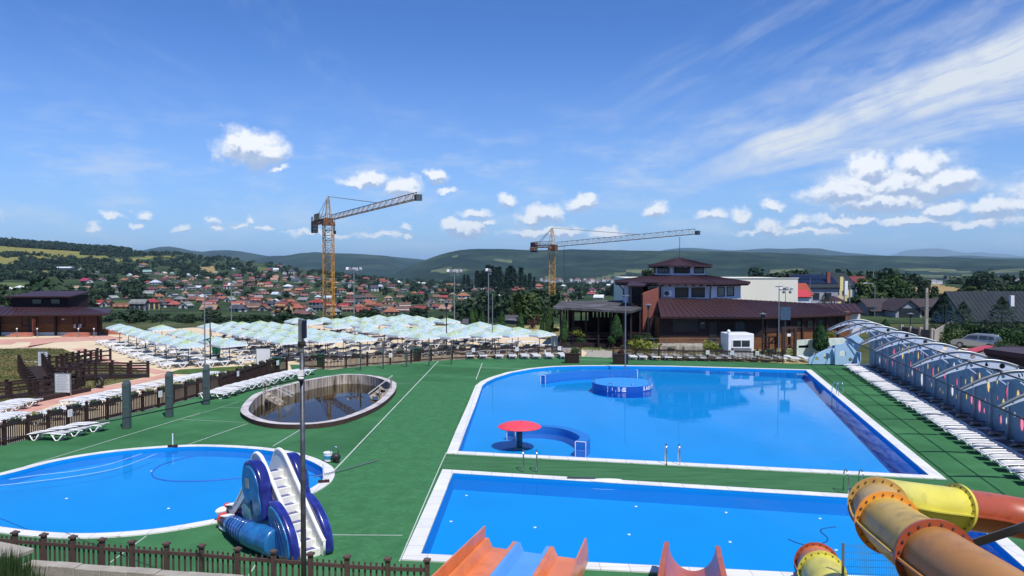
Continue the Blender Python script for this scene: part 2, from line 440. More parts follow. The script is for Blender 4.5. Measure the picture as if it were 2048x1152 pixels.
# ================================================================ SETTING
Z_GROUND = -.024
def water_mat(name, tint, rip, scale, ior=1.33, deep=None):
    m = bpy.data.materials.new(name); m.use_nodes = True
    N, L = m.node_tree.nodes, m.node_tree.links
    N.remove(N['Principled BSDF'])
    gl = N.new('ShaderNodeBsdfGlossy'); gl.inputs['Roughness'].default_value = .02
    tr = N.new('ShaderNodeBsdfTransparent'); tr.inputs['Color'].default_value = (*tint, 1)
    fr = N.new('ShaderNodeFresnel'); fr.inputs['IOR'].default_value = ior
    mx = N.new('ShaderNodeMixShader')
    tc = N.new('ShaderNodeTexCoord'); no = N.new('ShaderNodeTexNoise'); no.inputs['Scale'].default_value = scale; no.inputs['Detail'].default_value = 3
    L.new(tc.outputs['Object'], no.inputs['Vector'])
    bp = N.new('ShaderNodeBump'); bp.inputs['Strength'].default_value = rip; bp.inputs['Distance'].default_value = .02
    L.new(no.outputs['Fac'], bp.inputs['Height']); L.new(bp.outputs[0], gl.inputs['Normal'])
    L.new(fr.outputs[0], mx.inputs[0]); L.new(tr.outputs[0], mx.inputs[1]); L.new(gl.outputs[0], mx.inputs[2])
    L.new(mx.outputs[0], N['Material Output'].inputs[0])
    return m
def joints(m):
    N, L = m.node_tree.nodes, m.node_tree.links; b = N['Principled BSDF']; src = b.inputs['Base Color'].links[0].from_socket
    tc = N.new('ShaderNodeTexCoord'); bk = N.new('ShaderNodeTexBrick'); bk.offset = 0; bk.inputs['Scale'].default_value = 1; bk.inputs['Brick Width'].default_value = .8; bk.inputs['Row Height'].default_value = .8; bk.inputs['Mortar Size'].default_value = .012
    bk.inputs['Color1'].default_value = (.93, .93, .93, 1); bk.inputs['Color2'].default_value = (1, 1, 1, 1); bk.inputs['Mortar'].default_value = (.6, .6, .58, 1)
    mx = N.new('ShaderNodeMix'); mx.data_type = 'RGBA'; mx.blend_type = 'MULTIPLY'; mx.inputs[0].default_value = 1
    L.new(tc.outputs['Object'], bk.inputs['Vector']); L.new(src, mx.inputs[6]); L.new(bk.outputs['Color'], mx.inputs[7]); L.new(mx.outputs[2], b.inputs['Base Color'])
M['coping'] = mat('coping_slabs', (.70,.70,.68), .6, .3, var=.05, scale=1.2, bump=.1, col2=(.6,.6,.57), c2scale=.5, c2lo=.5, c2hi=.8); joints(M['coping'])
POOLBLUE = (.0, .25, .62)
M['pool'] = mat('pool_paint', POOLBLUE, .7, .2, var=.05, scale=.35, col2=(.0,.275,.66), c2scale=.15, c2lo=.4, c2hi=.9)
M['poolbar'] = mat('pool_structure_paint', (.02,.17,.52), .5, .3, var=.05)
M['water'] = water_mat('clear_pool_water', (.93,.975,1), .16, 1.6, 1.2)
M['murky'] = water_mat('murky_water', (.50,.47,.33), .04, 1.5, 1.22)
def carpet():
    m = mat('green_carpet', lin((64,114,75)), .95, .1, var=.12, scale=.9, col2=lin((53,101,64)), c2scale=.22, c2lo=.4, c2hi=.62, bump=.25, bscale=26)
    N, L = m.node_tree.nodes, m.node_tree.links; b = N['Principled BSDF']; src = b.inputs['Base Color'].links[0].from_socket
    tc = N.new('ShaderNodeTexCoord'); mp = N.new('ShaderNodeMapping'); mp.inputs['Rotation'].default_value = (0, 0, .42)
    bk = N.new('ShaderNodeTexBrick'); bk.inputs['Scale'].default_value = 1; bk.inputs['Brick Width'].default_value = 24; bk.inputs['Row Height'].default_value = 4.0; bk.inputs['Mortar Size'].default_value = .018
    bk.inputs['Color1'].default_value = (.88, .88, .88, 1); bk.inputs['Color2'].default_value = (1.08, 1.08, 1.08, 1); bk.inputs['Mortar'].default_value = (.7, .75, .7, 1)
    mx = N.new('ShaderNodeMix'); mx.data_type = 'RGBA'; mx.blend_type = 'MULTIPLY'; mx.inputs[0].default_value = 1
    L.new(tc.outputs['Object'], mp.inputs['Vector']); L.new(mp.outputs[0], bk.inputs['Vector']); L.new(src, mx.inputs[6]); L.new(bk.outputs['Color'], mx.inputs[7]); L.new(mx.outputs[2], b.inputs['Base Color'])
    return m
M['carpet'] = carpet()
M['turf'] = mat('turf_strip', lin((58,102,68)), .95, .1, var=.2, scale=1.6, col2=lin((66,112,76)), c2scale=1.4, c2lo=.42, c2hi=.6, stretch=(.35,2.2,1), bump=.5, bscale=14)
M['turf2'] = mat('rough_turf', lin((64,116,76)), .95, .1, var=.16, scale=5, col2=lin((54,102,66)), c2scale=1.6, c2lo=.4, c2hi=.7, bump=.5, bscale=12)
M['seam'] = mat('white_line', (.46,.52,.47), .8, .2, var=.1)
M['sand'] = mat('beach_sand', lin((208,190,160)), .95, .1, var=.10, scale=.8, col2=lin((178,158,128)), c2scale=.4, c2lo=.5, c2hi=.8, bump=.3, bscale=3)
M['brick'] = mat('pink_paving', lin((196,150,134)), .9, .15, var=.10, scale=1.5, col2=lin((170,124,108)), c2scale=.5, c2lo=.5, c2hi=.8)
M['drygrass'] = mat('dry_grass', lin((112,104,70)), .95, .1, var=.25, scale=1.5, col2=lin((74,86,48)), c2scale=.25, c2lo=.42, c2hi=.62, bump=.6, bscale=6)
M['lawn'] = mat('garden_lawn', lin((92,104,62)), .95, .1, var=.25, scale=.9, col2=lin((176,154,108)), c2scale=.16, c2lo=.47, c2hi=.60, bump=.5, bscale=6)
M['grassstrip'] = mat('mown_grass', lin((74,96,52)), .95, .1, var=.3, scale=1.5, bump=.5, bscale=8)
M['gravel'] = mat('pale_gravel', lin((200,188,166)), .95, .1, var=.12, scale=1.5, col2=lin((160,150,126)), c2scale=.3, c2lo=.5, c2hi=.8, bump=.4, bscale=10)
M['earth'] = mat('meadow_ground', lin((80,84,54)), .95, .1, var=.3, scale=.3, col2=lin((60,72,46)), c2scale=.06, bump=.4, bscale=3)
M['slope'] = mat('rough_slope', lin((120,116,78)), .95, .1, var=.3, scale=2, col2=lin((70,84,44)), c2scale=.7, bump=.8, bscale=6)
def G(lst, z=0): return [g(x, y, z) for x, y in lst]
def xy(pts): return [(p[0], p[1]) for p in pts]
# ---- pool outlines (outer edge of the coping)
BIG = xy(G([(893,908),(1893,960),(1622,740),(1480,736),(1340,732.3),(1216,731),(1148,731.6),(1103,733),(1058,737.3),(1013,745.4),(979,755.8),(961,764),(951,772),(934,813),(912,862)]))
SMALL = xy(G([(803,1121),(885,940),(1928,1004),(2147,1190)]))
KID = xy(spline(G([(-150,1005),(-90,966),(0,947.5),(100,922),(200,905),(300,895),(400,890.5),(500,894),(570,902),(620,914),(655,929),(669,943),(661,966),(611,995),(520,1027),(436,1046.5),(300,1069),(144,1078),(0,1067),(-90,1046)])))
BATH = xy(spline(G([(481,820),(497,797),(522,783),(599,762),(672,749.6),(713,748),(755,752),(786,762),(793,770),(786,787),(755,812),(692.5,837),(630,847.5),(567.5,848.5),(526,844),(497,835)], .25)))
FENCE_L = G([(-300,985),(0,893),(56,879),(180,846),(226,837),(339,810),(400,792.5),(432,784),(501,761),(538,749),(584,740)])
FENCE_M = G([(607,736),(642,738.5),(663,739),(734,732),(797,728),(864,722),(934,718),(1020,716),(1090,714),(1168,713)])
FENCE_R = G([(1226,716),(1353,722),(1480,723.5),(1617,728)])
holes = [inset(p, .2) for p in (BIG, SMALL, KID, BATH)]
def sheet(name, pts, m, z, hl=()):
    o = obj(name, curve_mesh(name, [xy(pts)]+list(hl), m)); o.location.z = z
    return tag(o, kind='structure')
# plateau ground
arc = []
for px in range(-900, 3001, 60):
    d = ray(px, 560); k = 113/d.y; arc.append((d.x*k, 113))
ground = sheet('ground', [(-140,19.6)]+arc+[(140,19.6)], M['earth'], Z_GROUND, holes)
carpet_poly = [Vector((-40,19.6,0))]+FENCE_L+G([(580,729),(609,729)])+FENCE_M+FENCE_R+G([(1742,735),(2043,904),(2500,1160)])+[Vector((40,19.6,0))]
sheet('pool_deck', carpet_poly, M['carpet'], 0, holes)
sheet('turf_strip', G([(890,912),(1896,964),(1926,1001),(883,937.5)]), M['turf'], .004)
sheet('turf_patch', G([(842,762),(944,766),(890,908),(880,942),(800,1121),(788,1128),(668,1128),(648,1072),(668,948)]), M['turf2'], .004)
sheet('sand', G([(-300,985),(0,893),(56,879),(180,846),(226,837),(339,810),(400,792.5),(432,784),(501,761),(538,749),(584,740),(580,729),(609,729),(607,736),(663,739),(734,732),(797,728),(864,722),(934,718),(1020,716),(1168,713),(1178,702),(1110,682),(1040,664),(1000,656),(900,651),(600,650),(380,655),(215,668),(0,674),(-300,676)]), M['sand'], -.018)
sheet('lawn_left', G([(-300,705),(0,697),(86,696),(126,697),(144,705),(169,719),(223,729),(296,742),(300,752),(203,773),(90,800),(0,828),(-300,905)]), M['drygrass'], -.012)
sheet('brick_path', G([(343,743),(310,752),(203,774),(90,801),(0,829),(-300,906),(-300,940),(0,848),(84,818),(144,796),(239,775),(300,762),(352,750)]), M['brick'], -.008)
sheet('brick_path_upper', G([(144,698),(169,696),(214,716),(262,730),(330,741),(343,743),(312,748),(250,733),(205,722)]), M['brick'], -.008)
sheet('brick_terrace', G([(-300,690),(0,689),(22,689),(34,684),(62,684),(56,695),(20,697),(26,697),(110,684),(200,680),(232,684),(245,676),(215,671),(0,679),(-300,681)]), M['brick'], -.006)
sheet('grass_verge', G([(330,747),(360,738.5),(480,732),(548,732.5),(560,736),(540,746),(480,746),(380,748.5)]), M['grassstrip'], -.008)
sheet('garden_lawn', G([(1000,656),(1040,664),(1110,682),(1178,702),(1226,716),(1353,722),(1480,723.5),(1617,728),(1690,706),(1720,668),(1500,650),(1100,648)]), M['lawn'], -.016)
sheet('concrete_path', G([(1168,713.2),(1226,716.2),(1226,703),(1205,699),(1165,699.5),(1176,706)]), M['concrete'], -.008)
sheet('gravel_road', G([(1745,733),(1775,700),(1800,684),(1840,676),(1900,688),(2060,716),(2400,760),(2500,1100),(2060,900)]), M['gravel'], -.012)
# white seam lines on the carpet
def line_strip(p0, p1, w=.07):
    w *= .7
    a, b = g(*p0), g(*p1); d = (b-a).normalized(); n = Vector((-d.y, d.x, 0))*w/2
    return [a-n, b-n, b+n, a+n]
mb = MB()
for i, (a, b, w) in enumerate([((877,722),(612,1000),.09),((964.6,726),(952,759),.08),((612,852.7),(545,893),.07),((494.6,847.5),(372,891),.07),((400,826),(41,936),.07),((380,834),(478,803.7),.04),((361,839),(490,845),.05),((442,814.6),(480,816),.05),((793,766.6),(838,766),.05),((962,735.7),(1045,737),.1),((1144,719),(1224,720.5),.1),((644,1070),(805,1071),.06),((293,1072),(218,1127),.05),((893,905),(877,940),.05),((877,940),(799,1123),.05),((600,735),(640,730),.1),((530,1100),(497,1152),.05)]):
    mb.poly([Vector((p.x, p.y, 0)) for p in line_strip(a, b, w)])
o = mb.build('deck_lines', M['seam']); o.location.z = .009; tag(o, kind='structure')
# ---- pools
def pool(name, outer, depth, water_z, label, cop_w=.5, cop_z=.04, wallm='pool', waterm='water', copm='coping', catg='pool', floor=None):
    inner = inset(outer, cop_w); ins2 = inset(outer, cop_w-.02)
    t = empty(name, (0, 0, 0), 0, label, catg)
    mb = MB(); mb.ribbon(ins2, outer, cop_z, cop_z); mb.ribbon(outer, outer, cop_z, -.1); mb.ribbon(ins2, ins2, cop_z-.08, cop_z)
    mb.ribbon(inset(outer, cop_w+.1), ins2, cop_z-.08, cop_z-.08) if False else None
    mb.build('coping', M[copm], t)
    w = MB(); w.ribbon(inner, inner, -depth-(.5 if floor else 0), cop_z-.003); w.build('basin_wall', M[wallm], t)
    fm = curve_mesh('basin_floor', [inner], M[wallm]); f = obj('basin_floor', fm, t)
    for v_ in fm.vertices: v_.co.z = floor(v_.co.x, v_.co.y) if floor else -depth
    wt = obj('water', curve_mesh('water', [inset(outer, cop_w+.004)], M[waterm]), t); wt.location.z = water_z
    return t, inner
pool_big, BIGI = pool('swimming_pool', BIG, .95, -.10, 'large blue swimming pool with a rounded far corner and a red mushroom fountain', floor=lambda x, y: -(.50+.022*(x+3))+.016*(y-35))
pool_small, SMALLI = pool('swimming_pool', SMALL, .62, -.08, 'rectangular blue splash pool at the foot of the water slides')
pool_kid, KIDI = pool('childrens_pool', KID, .42, -.06, 'oval shallow blue pool beside the blue animal slide', .42)
mw = mat('wet_boards', lin((186,176,164)), .8, .2, var=.3, scale=3, stretch=(1,1,.15), col2=lin((86,74,60)), c2scale=2.5, bump=.4, bscale=12)
M['boards'] = mw
mb_, BATHI = None, inset(BATH, .42)
M['bathcope'] = mat('grey_curb_boards', lin((196,190,190)), .8, .2, var=.12, scale=3, col2=lin((140,132,130)), c2scale=1.5)
bath = empty('plunge_pool', (0, 0, 0), 0, 'oval plunge pool of murky water lined with vertical boards', 'pool')
mb = MB(); mb.ribbon(BATHI, BATH, .25, .25); mb.build('coping', M['bathcope'], bath)
n = len(BATHI)
mb = MB(); mb.ribbon(BATH, BATH, -.05, .247); mb.build('curb_wall', mat('dark_curb', lin((70,56,54)), .8, .2, var=.15), bath)
mb = MB()
for i in range(n):                                  # vertical boards, alternately proud
    p, q = Vector((*BATHI[i], 0)), Vector((*BATHI[(i+1) % n], 0))
    L_ = (q-p).length; k = max(1, round(L_/.2)); nrm = Vector((-(q-p).y, (q-p).x, 0)).normalized()
    for j in range(k):
        a, b = p.lerp(q, j/k+.01/L_), p.lerp(q, (j+1)/k-.01/L_); off = nrm*(.0 if j % 2 else .018)
        mb.add([a-off+Vector((0,0,-1.3)), b-off+Vector((0,0,-1.3)), b-off+Vector((0,0,.245)), a-off+Vector((0,0,.245))], [(0,1,2,3)])
mb.build('board_lining', M['boards'], bath)
mb = MB(); B2 = inset(BATH, .40); mb.ribbon(B2, B2, -1.32, .24); mb.build('basin_wall', M['black'], bath)
f = obj('basin_floor', curve_mesh('basin_floor', [B2], M['soil']), bath); f.location.z = -1.3
w_ = obj('water', curve_mesh('water', [inset(BATH, .405)], M['murky']), bath); w_.location.z = -.42
# ---- foreground slope under the viewpoint
def slope_z(x, y):
    t = max(0, min(1, (19.6-y)/19.6)); left = max(0, min(1, (-x-1.5)/5))
    z = (.02*(19.6-y) + 5.8*max(0, (12-y)/12)**1.6)
    z += left*max(0, min(1, (18.4-y)/1.2))*.55*(1-min(1, max(0, (12-y)/8)))
    return z - .03 + (.10*noise.noise((x*.5, y*.5, 0)) if y < 19 else 0)
mb = MB(); nx, ny = 81, 50
for j in range(ny):
    for i in range(nx):
        x = -60+120*i/(nx-1); y = 19.6-34*j/(ny-1); mb.v.append((x, y, slope_z(x, y)))
for j in range(ny-1):
    for i in range(nx-1):
        a = j*nx+i; mb.f.append((a+nx, a+nx+1, a+1, a))
tag(mb.build('slope', M['slope'], smooth=True), kind='structure')
# ---- valley terrain in polar strips
RD = [112,160,220,300,400,550,750,1000,1300,1700,2100,3000,5000,9000,16000,34000]
TT = {
 -900:[648,632,622,610,594,574,552,530,508,482,484,540,552,546,541,537],
 -300:[648,632,622,610,594,574,552,530,508,482,484,540,552,546,541,537],
 0:[648,633,623,611,595,576,556,536,515,490,482,530,552,546,541,537],
 100:[648,635,625,612,596,577,558,539,519,497,489,530,552,546,541,537],
 200:[648,636,627,614,597,578,559,542,524,505,498,530,552,546,541,537],
 260:[648,637,628,614,597,579,561,544,525,507,502.5,530,552,546,541,537],
 330:[648,638,630,615,598,580,562,545,526,508,505,530,552,546,541,537],
 450:[648,639,632,617,601,584,567,550,533,518,517,540,552,546,541,537],
 540:[648,640,634,620,605,588,571,554,539,529,532,548,552,546,541,537],
 620:[648,641,636,624,609,592,576,560,547,541,546,556,552,546,541,537],
 700:[648,641,637,626,611,595,580,566,556,553,556,560,552,546,541,537],
 800:[648,641,637,625,611,597,584,574,567,563,562,560,552,546,541,537],
 950:[648,641,636,623,610,599,588,579,571,567,564,560,552,546,541,537],
 1100:[648,639,632,619,607,598,589,581,574,569,566,560,552,546,541,537],
 1230:[648,630,614,601,597,592,586,580,575,570,566,560,552,546,541,537],
 1320:[647,614,592,579,573,570,570,570,569,567,565,560,552,546,541,537],
 1560:[647,611,591,577,569,565,562,562,562,562,562,559,552,546,541,537],
 1700:[647,611,591,578,570,566,564,563,563,563,563,560,553,547,541,537],
 1800:[647,611,592,579,569,567,566,566,567,567,567,563,554,547,541,537],
 1900:[647,611,593,581,568,571,573,573,572,570,568,564,554,547,541,537],
 2050:[647,611,593,582,574,574,574,573,572,570,568,564,554,547,541,537],
 3000:[647,611,593,582,574,574,574,573,572,570,568,564,554,547,541,537]}
TPX = sorted(TT)
def row_at(px):
    k = min(range(len(TPX)), key=lambda i: 1e9 if TPX[i] > px else px-TPX[i])
    if px <= TPX[0]: return TT[TPX[0]]
    if px >= TPX[-1]: return TT[TPX[-1]]
    a, b = TPX[k], TPX[k+1]; t = (px-a)/(b-a); t = t*t*(3-2*t)*.5+t*.5
    return [u*(1-t)+v*t for u, v in zip(TT[a], TT[b])]
LRD = np.log(RD)
def terr_py(px, D): return float(np.interp(math.log(D), LRD, row_at(px)))
def terr(px, D):
    p = at(px, terr_py(px, D), D)
    if 130 < D: p.z += noise.noise((p.x*.012, p.y*.012, 1.7))*min(1, (D-130)/300)*D*.0016
    return p
def terr_hit(px, py):
    """first visible point of the valley terrain on this sight line"""
    lo = 114.0
    D = lo
    while D < 2400:
        if terr_py(px, D) <= py:
            return D
        D *= 1.004
    return None
FIELDS = [([(0,493),(70,495),(140,503),(222,513),(224,521),(160,527),(90,519),(40,511),(-100,509),(-300,505),(-300,492)],1),([(-300,511),(0,511),(40,513),(35,520),(35,528),(0,535),(-300,540)],1),([(-200,546),(0,547),(60,551),(75,553),(40,556),(-200,560)],2),
 ([(229,517),(340,512),(347,514),(270,521),(232,522)],1),([(400,534),(425,531),(429,545),(412,550)],2),([(-200,562),(80,566),(150,576),(130,586),(60,588),(-200,600)],0),([(380,598),(430,596),(475,592),(440,603),(385,606)],0),([(92,560),(140,541),(170,543),(150,551),(100,556)],0),
 ([(1826,570),(1880,568),(1945,583),(1950,597),(1830,600)],2),([(1880,575),(1915,579),(1912,589),(1884,586)],1),([(120,600),(170,585),(205,588),(150,606)],0),([(490,527),(520,534),(560,540),(530,548),(515,540)],0),([(45,536),(92,541),(110,545),(40,548)],1)]
M['meadow'] = mat('valley_meadow', lin((92,104,62)), .95, .05, var=.25, scale=.05, col2=lin((74,88,54)), c2scale=.02, bump=0)
M['ochre'] = mat('ochre_field', lin((128,124,66)), .95, .05, var=.12, scale=.02, col2=lin((112,116,64)), c2scale=.01)
M['straw'] = mat('straw_field', lin((148,128,88)), .95, .05, var=.15, scale=.04)
M['scrub'] = mat('scrubland', lin((50,66,44)), .95, .05, var=.35, scale=.06, col2=lin((88,98,60)), c2scale=.03, c2lo=.5, c2hi=.7)
cols = list(range(-900, 3001, 10)); rings = []
D = 112.0
while D < 2400: rings.append(D); D *= 1.03
rings += [2600,3000,4000,5000,7000,9000,12000,16000,24000,34000]
me = bpy.data.meshes.new('terrain'); vs = [terr(px, D) for D in rings for px in cols]; nc = len(cols); fs = []; mi = []
for j in range(len(rings)-1):
    for i in range(nc-1):
        a = j*nc+i; fs.append((a, a+1, a+1+nc, a+nc))
        px = cols[i]+5; D = (rings[j]+rings[j+1])/2; py = terr_py(px, D); k = 3
        for poly, kk in FIELDS:
            if inpoly(px, py, poly): k = kk; break
        mi.append(k)
me.from_pydata([tuple(v) for v in vs], [], fs)
for m in ('meadow', 'ochre', 'straw', 'scrub'): me.materials.append(M[m])
me.polygons.foreach_set('material_index', mi); me.shade_smooth(); me.update()
tag(obj('terrain', me), kind='structure')
# ---- distant hills
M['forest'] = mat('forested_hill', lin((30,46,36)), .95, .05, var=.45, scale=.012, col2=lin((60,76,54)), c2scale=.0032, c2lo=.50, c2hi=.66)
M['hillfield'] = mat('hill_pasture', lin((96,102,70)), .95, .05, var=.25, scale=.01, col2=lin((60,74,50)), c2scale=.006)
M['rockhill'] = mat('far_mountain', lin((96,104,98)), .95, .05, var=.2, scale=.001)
def hill(name, Dr, ridge, m, base_z=-60, front=.55, seed=0, gully=.10, step=8, fields=(), extra=None):
    xs = [p[0] for p in ridge]; ys = [p[1] for p in ridge]
    px0, px1 = xs[0], xs[-1]; cols = np.arange(px0, px1+step, step); rows = np.concatenate([np.linspace(0, 1, 30), [1.15, 1.4, 1.8]])
    vs, fs, mi = [], [], []
    for r in rows:
        for px in cols:
            zr = at(px, interp(px, xs, ys), Dr).z
            D = Dr*(front+(1-front)*r)
            d = ray(px, 535); x, y = d.x/d.y*D, D
            if r <= 1:
                t = r; prof = .55*t+.45*t*t*(3-2*t)
                nz_ = noise.fractal((x/Dr*6, y/Dr*6, seed), 1.0, 2.0, 5)
                z = base_z+(zr-base_z)*prof+(zr-base_z)*gully*nz_*math.sin(PI*min(1, t))*1.6
                z += (zr-base_z)*.012*noise.noise((x/Dr*60, y/Dr*60, seed))*(1 if r > .9 else .8)
            else: z = base_z+(zr-base_z)*max(0, 1-(r-1)/.8)
            vs.append((x, y, z))
    nc = len(cols)
    for j in range(len(rows)-1):
        for i in range(nc-1):
            a = j*nc+i; fs.append((a, a+1, a+1+nc, a+nc)); k = 0
            c = proj([(vs[a][q]+vs[a+nc+1][q])/2 for q in range(3)])
            for poly in fields:
                if inpoly(c[0], c[1], poly): k = 1
            mi.append(k)
    me = bpy.data.meshes.new(name); me.from_pydata(vs, [], fs); me.materials.append(m); me.materials.append(M['hillfield'])
    me.polygons.foreach_set('material_index', mi); me.shade_smooth(); me.update()
    return tag(obj(name, me), kind='structure')
HF = [[(860,541),(900,536),(936,537),(930,544),(880,545)],[(1250,540),(1290,537),(1362,536),(1330,544),(1262,546)],[(1165,562),(1235,546),(1260,540),(1265,543),(1200,561)],[(1515,550),(1560,539),(1612,537),(1600,551)],[(1790,536),(1880,537),(1960,545),(1900,544),(1820,542)],[(1820,547),(1900,551),(1965,549),(1900,556),(1840,556)],[(1960,541),(2060,538),(2060,545),(1980,546)],[(1230,566),(1300,552),(1305,556),(1240,570)],[(985,519),(1030,520),(1020,523)],[(1040,553),(1110,554),(1105,557),(1040,556)],[(905,512),(915,510),(908,518)]]
hill('hills', 4500, [(700,575),(740,566),(770,556),(800,542),(830,528),(860,516),(885,508),(900,504),(920,500),(940,498),(1000,497.5),(1060,500),(1100,500),(1140,498.5),(1200,500),(1300,501.5),(1400,502),(1450,503),(1520,504.5),(1600,507),(1660,511),(1740,511.5),(1800,512),(1900,514),(1960,517),(2048,518),(2300,522),(2900,520)], M['forest'], -62, .5, 1.3, .16, 6, HF)
hill('hills', 6500, [(480,535),(520,518),(545,511.5),(570,511.5),(600,506.5),(630,504),(660,506),(700,507),(740,509.5),(775,513),(800,521),(830,533),(860,545),(900,552)], M['forest'], -70, .6, 4.1, .12)
hill('hills', 8500, [(180,515),(230,508),(280,502),(300,497.5),(320,494),(338,493),(360,496),(380,501),(405,503.5),(430,501),(455,500),(480,502),(505,507),(535,512),(570,514),(640,515),(700,511),(730,509),(760,510.5),(800,515),(830,517.5),(860,520.5),(900,528),(950,532)], M['forest'], -80, .6, 7.7, .12)
hill('hills', 12500, [(1250,510),(1300,505),(1335,499),(1355,496.5),(1390,496),(1425,499),(1460,501),(1500,499),(1535,496.8),(1570,498),(1600,496.5),(1640,496.5),(1660,501),(1690,505),(1740,509),(1800,513),(1850,516),(1900,511.5),(1940,511),(1990,514),(2060,516),(2500,514)], M['forest'], -80, .7, 11.3, .1)
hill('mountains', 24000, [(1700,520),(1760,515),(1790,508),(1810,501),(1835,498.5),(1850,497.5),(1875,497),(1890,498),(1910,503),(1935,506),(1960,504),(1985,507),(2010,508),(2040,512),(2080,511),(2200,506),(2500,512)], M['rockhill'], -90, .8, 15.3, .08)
# ---- air
def haze():
    m = bpy.data.materials.new('haze'); m.use_nodes = True; N, L = m.node_tree.nodes, m.node_tree.links
    N.remove(N['Principled BSDF'])
    v = N.new('ShaderNodeVolumePrincipled'); v.inputs['Color'].default_value = HAZE_COL; v.inputs['Density'].default_value = HAZE_D
    v.inputs['Anisotropy'].default_value = 0.0
    L.new(v.outputs[0], N['Material Output'].inputs['Volume'])
    mb = MB(); mb.box2((-42000,-200,-110), (42000,45000,640)); tag(mb.build('haze', m), kind='stuff')
HAZE_COL, HAZE_D = (.50,.76,1.0,1), 4.4e-5
haze()
# ================================================================ WATER SLIDES
def fibre(name, c, c2, rough=.4, stain=.5):
    return mat(name, lin(c), rough, .45, var=.10, scale=1.2, col2=lin(c2), c2scale=1.6, c2lo=stain, c2hi=stain+.28, stretch=(1,1,2.2), coat=.15)
M['orange'] = fibre('orange_fibreglass', (216,122,66), (192,102,56), stain=.5)
M['skyblue'] = fibre('blue_fibreglass', (84,152,232), (76,140,220))
M['redorange'] = fibre('faded_red_fibreglass', (184,90,56), (156,76,50))
M['yellow'] = fibre('yellow_fibreglass', (206,196,82), (168,158,70), stain=.5)
M['ochre_tube'] = fibre('weathered_ochre_fibreglass', (200,164,70), (128,104,54), .5, .5)
M['tan_tube'] = fibre('weathered_tan_fibreglass', (182,154,98), (118,100,70), .5, .5)
M['brown_tube'] = fibre('weathered_orange_fibreglass', (172,120,60), (124,86,48), .5, .5)
M['flange_o'] = fibre('orange_flange', (230,152,60), (190,120,54))
M['flange_r'] = fibre('rust_red_flange', (160,76,50), (130,62,44))
M['flange_t'] = fibre('tan_flange', (206,164,92), (160,124,74))
def catm(pts, m=10): return spline(pts, m, False)
def tube_frames(path):
    fr = []
    for i, p in enumerate(path):
        d = (path[min(i+1, len(path)-1)]-path[max(i-1, 0)]).normalized()
        side = Vector((d.y, -d.x, 0)).normalized(); up = side.cross(d).normalized()
        fr.append((p, d, side, up))
    return fr
def sweep_profile(fr, prof, closed=False):
    mb = MB(); m = len(prof)
    for (p, d, s_, u) in fr:
        for (a, b) in prof: mb.v.append(tuple(p+s_*a+u*b))
    for i in range(len(fr)-1):
        for k in range(m if closed else m-1):
            a, b = i*m+k, i*m+(k+1) % m; mb.f.append((a, b, b+m, a+m))
    return mb
def pipe_prof(r, n=36): return [(r*math.cos(t), r*math.sin(t)) for t in [2*PI*k/n for k in range(n)]]
def tube_part(name, path, r, m, parent, wall=.03):
    fr = tube_frames(path)
    mb = sweep_profile(fr, pipe_prof(r), True); inn = sweep_profile(fr, pipe_prof(r-wall), True)
    n0 = len(mb.v); mb.v += inn.v; mb.f += [tuple(reversed([i+n0 for i in f])) for f in inn.f]
    m_ = 36
    for base in (0, (len(fr)-1)*m_):
        for k in range(m_):
            a, b = base+k, base+(k+1) % m_; mb.f.append((a, b, b+n0, a+n0) if base else (a, a+n0, b+n0, b))
    # seam lips along both sides where the half shells are bolted together
    for sg in (1, -1):
        pr = [(sg*r*.99, -.035), (sg*(r+.07), -.035), (sg*(r+.07), .0), (sg*r*.99, .0)]
        q = sweep_profile(fr, pr, True); n1 = len(mb.v); mb.v += q.v; mb.f += [tuple(i+n1 for i in f) for f in q.f]
    return mb.build(name, m, parent, sharp=50)
def ring_part(path, i, r, R_, m, parent, th=.07):
    fr = tube_frames(path); p, d, s_, u = fr[i]; mb = MB(); n = 40
    for (rr, o) in ((r, -th/2), (R_, -th/2), (R_, th/2), (r, th/2)):
        for k in range(n):
            t = 2*PI*k/n; mb.v.append(tuple(p+d*o+(s_*math.cos(t)+u*math.sin(t))*rr))
    for j in range(4):
        for k in range(n):
            a, b = j*n+k, j*n+(k+1) % n; c = ((j+1) % 4)*n
            mb.f.append((a, b, c+(k+1) % n, c+k))
    fl = mb.build('flange', m, parent, sharp=40)
    bme = MB().cyl((0,0,-th/2-.02), (0,0,th/2+.02), .017, n=6).mesh('bolt', M['darkmetal'])
    for k in range(20):
        t = 2*PI*(k+.5)/20; q = p+(s_*math.cos(t)+u*math.sin(t))*((r+R_)/2)
        o = obj('bolt', bme, fl); o.location = q; o.rotation_euler = d.to_track_quat('Z', 'Y').to_euler()
    return fl
TS = [at(2330,1560,5.7), at(2110,1290,7.9), at(1872,1118,10.8), at(1776,1046,13.55), at(1757,1013,14.7), at(1762,1001,15.85), at(1815,1006,16.7), at(1912,1017,17.15), at(2010,1031,17.4), at(2110,1052,16.9), at(2190,1085,15.5)]
TP = catm(TS, 12)
big_tube = empty('tube_slide', (0,0,0), 0, 'weathered yellow and orange tube water slide curving over the splash pool corner', 'water slide')
def seg(i0, i1): return TP[i0*12:i1*12+1]
tube_part('tube_section', seg(0,2), .458, M['brown_tube'], big_tube)
tube_part('tube_section', seg(2,3), .458, M['ochre_tube'], big_tube)
tube_part('tube_section', seg(3,4), .453, M['tan_tube'], big_tube)
tube_part('tube_section', seg(4,7), .458, M['yellow'], big_tube)
tube_part('tube_section', seg(7,10), .458, M['flange_r'], big_tube)
for k, m in ((2,'flange_r'),(3,'flange_o'),(4,'flange_t'),(7,'yellow')): ring_part(TP, k*12, .44, .555, M[m], big_tube)
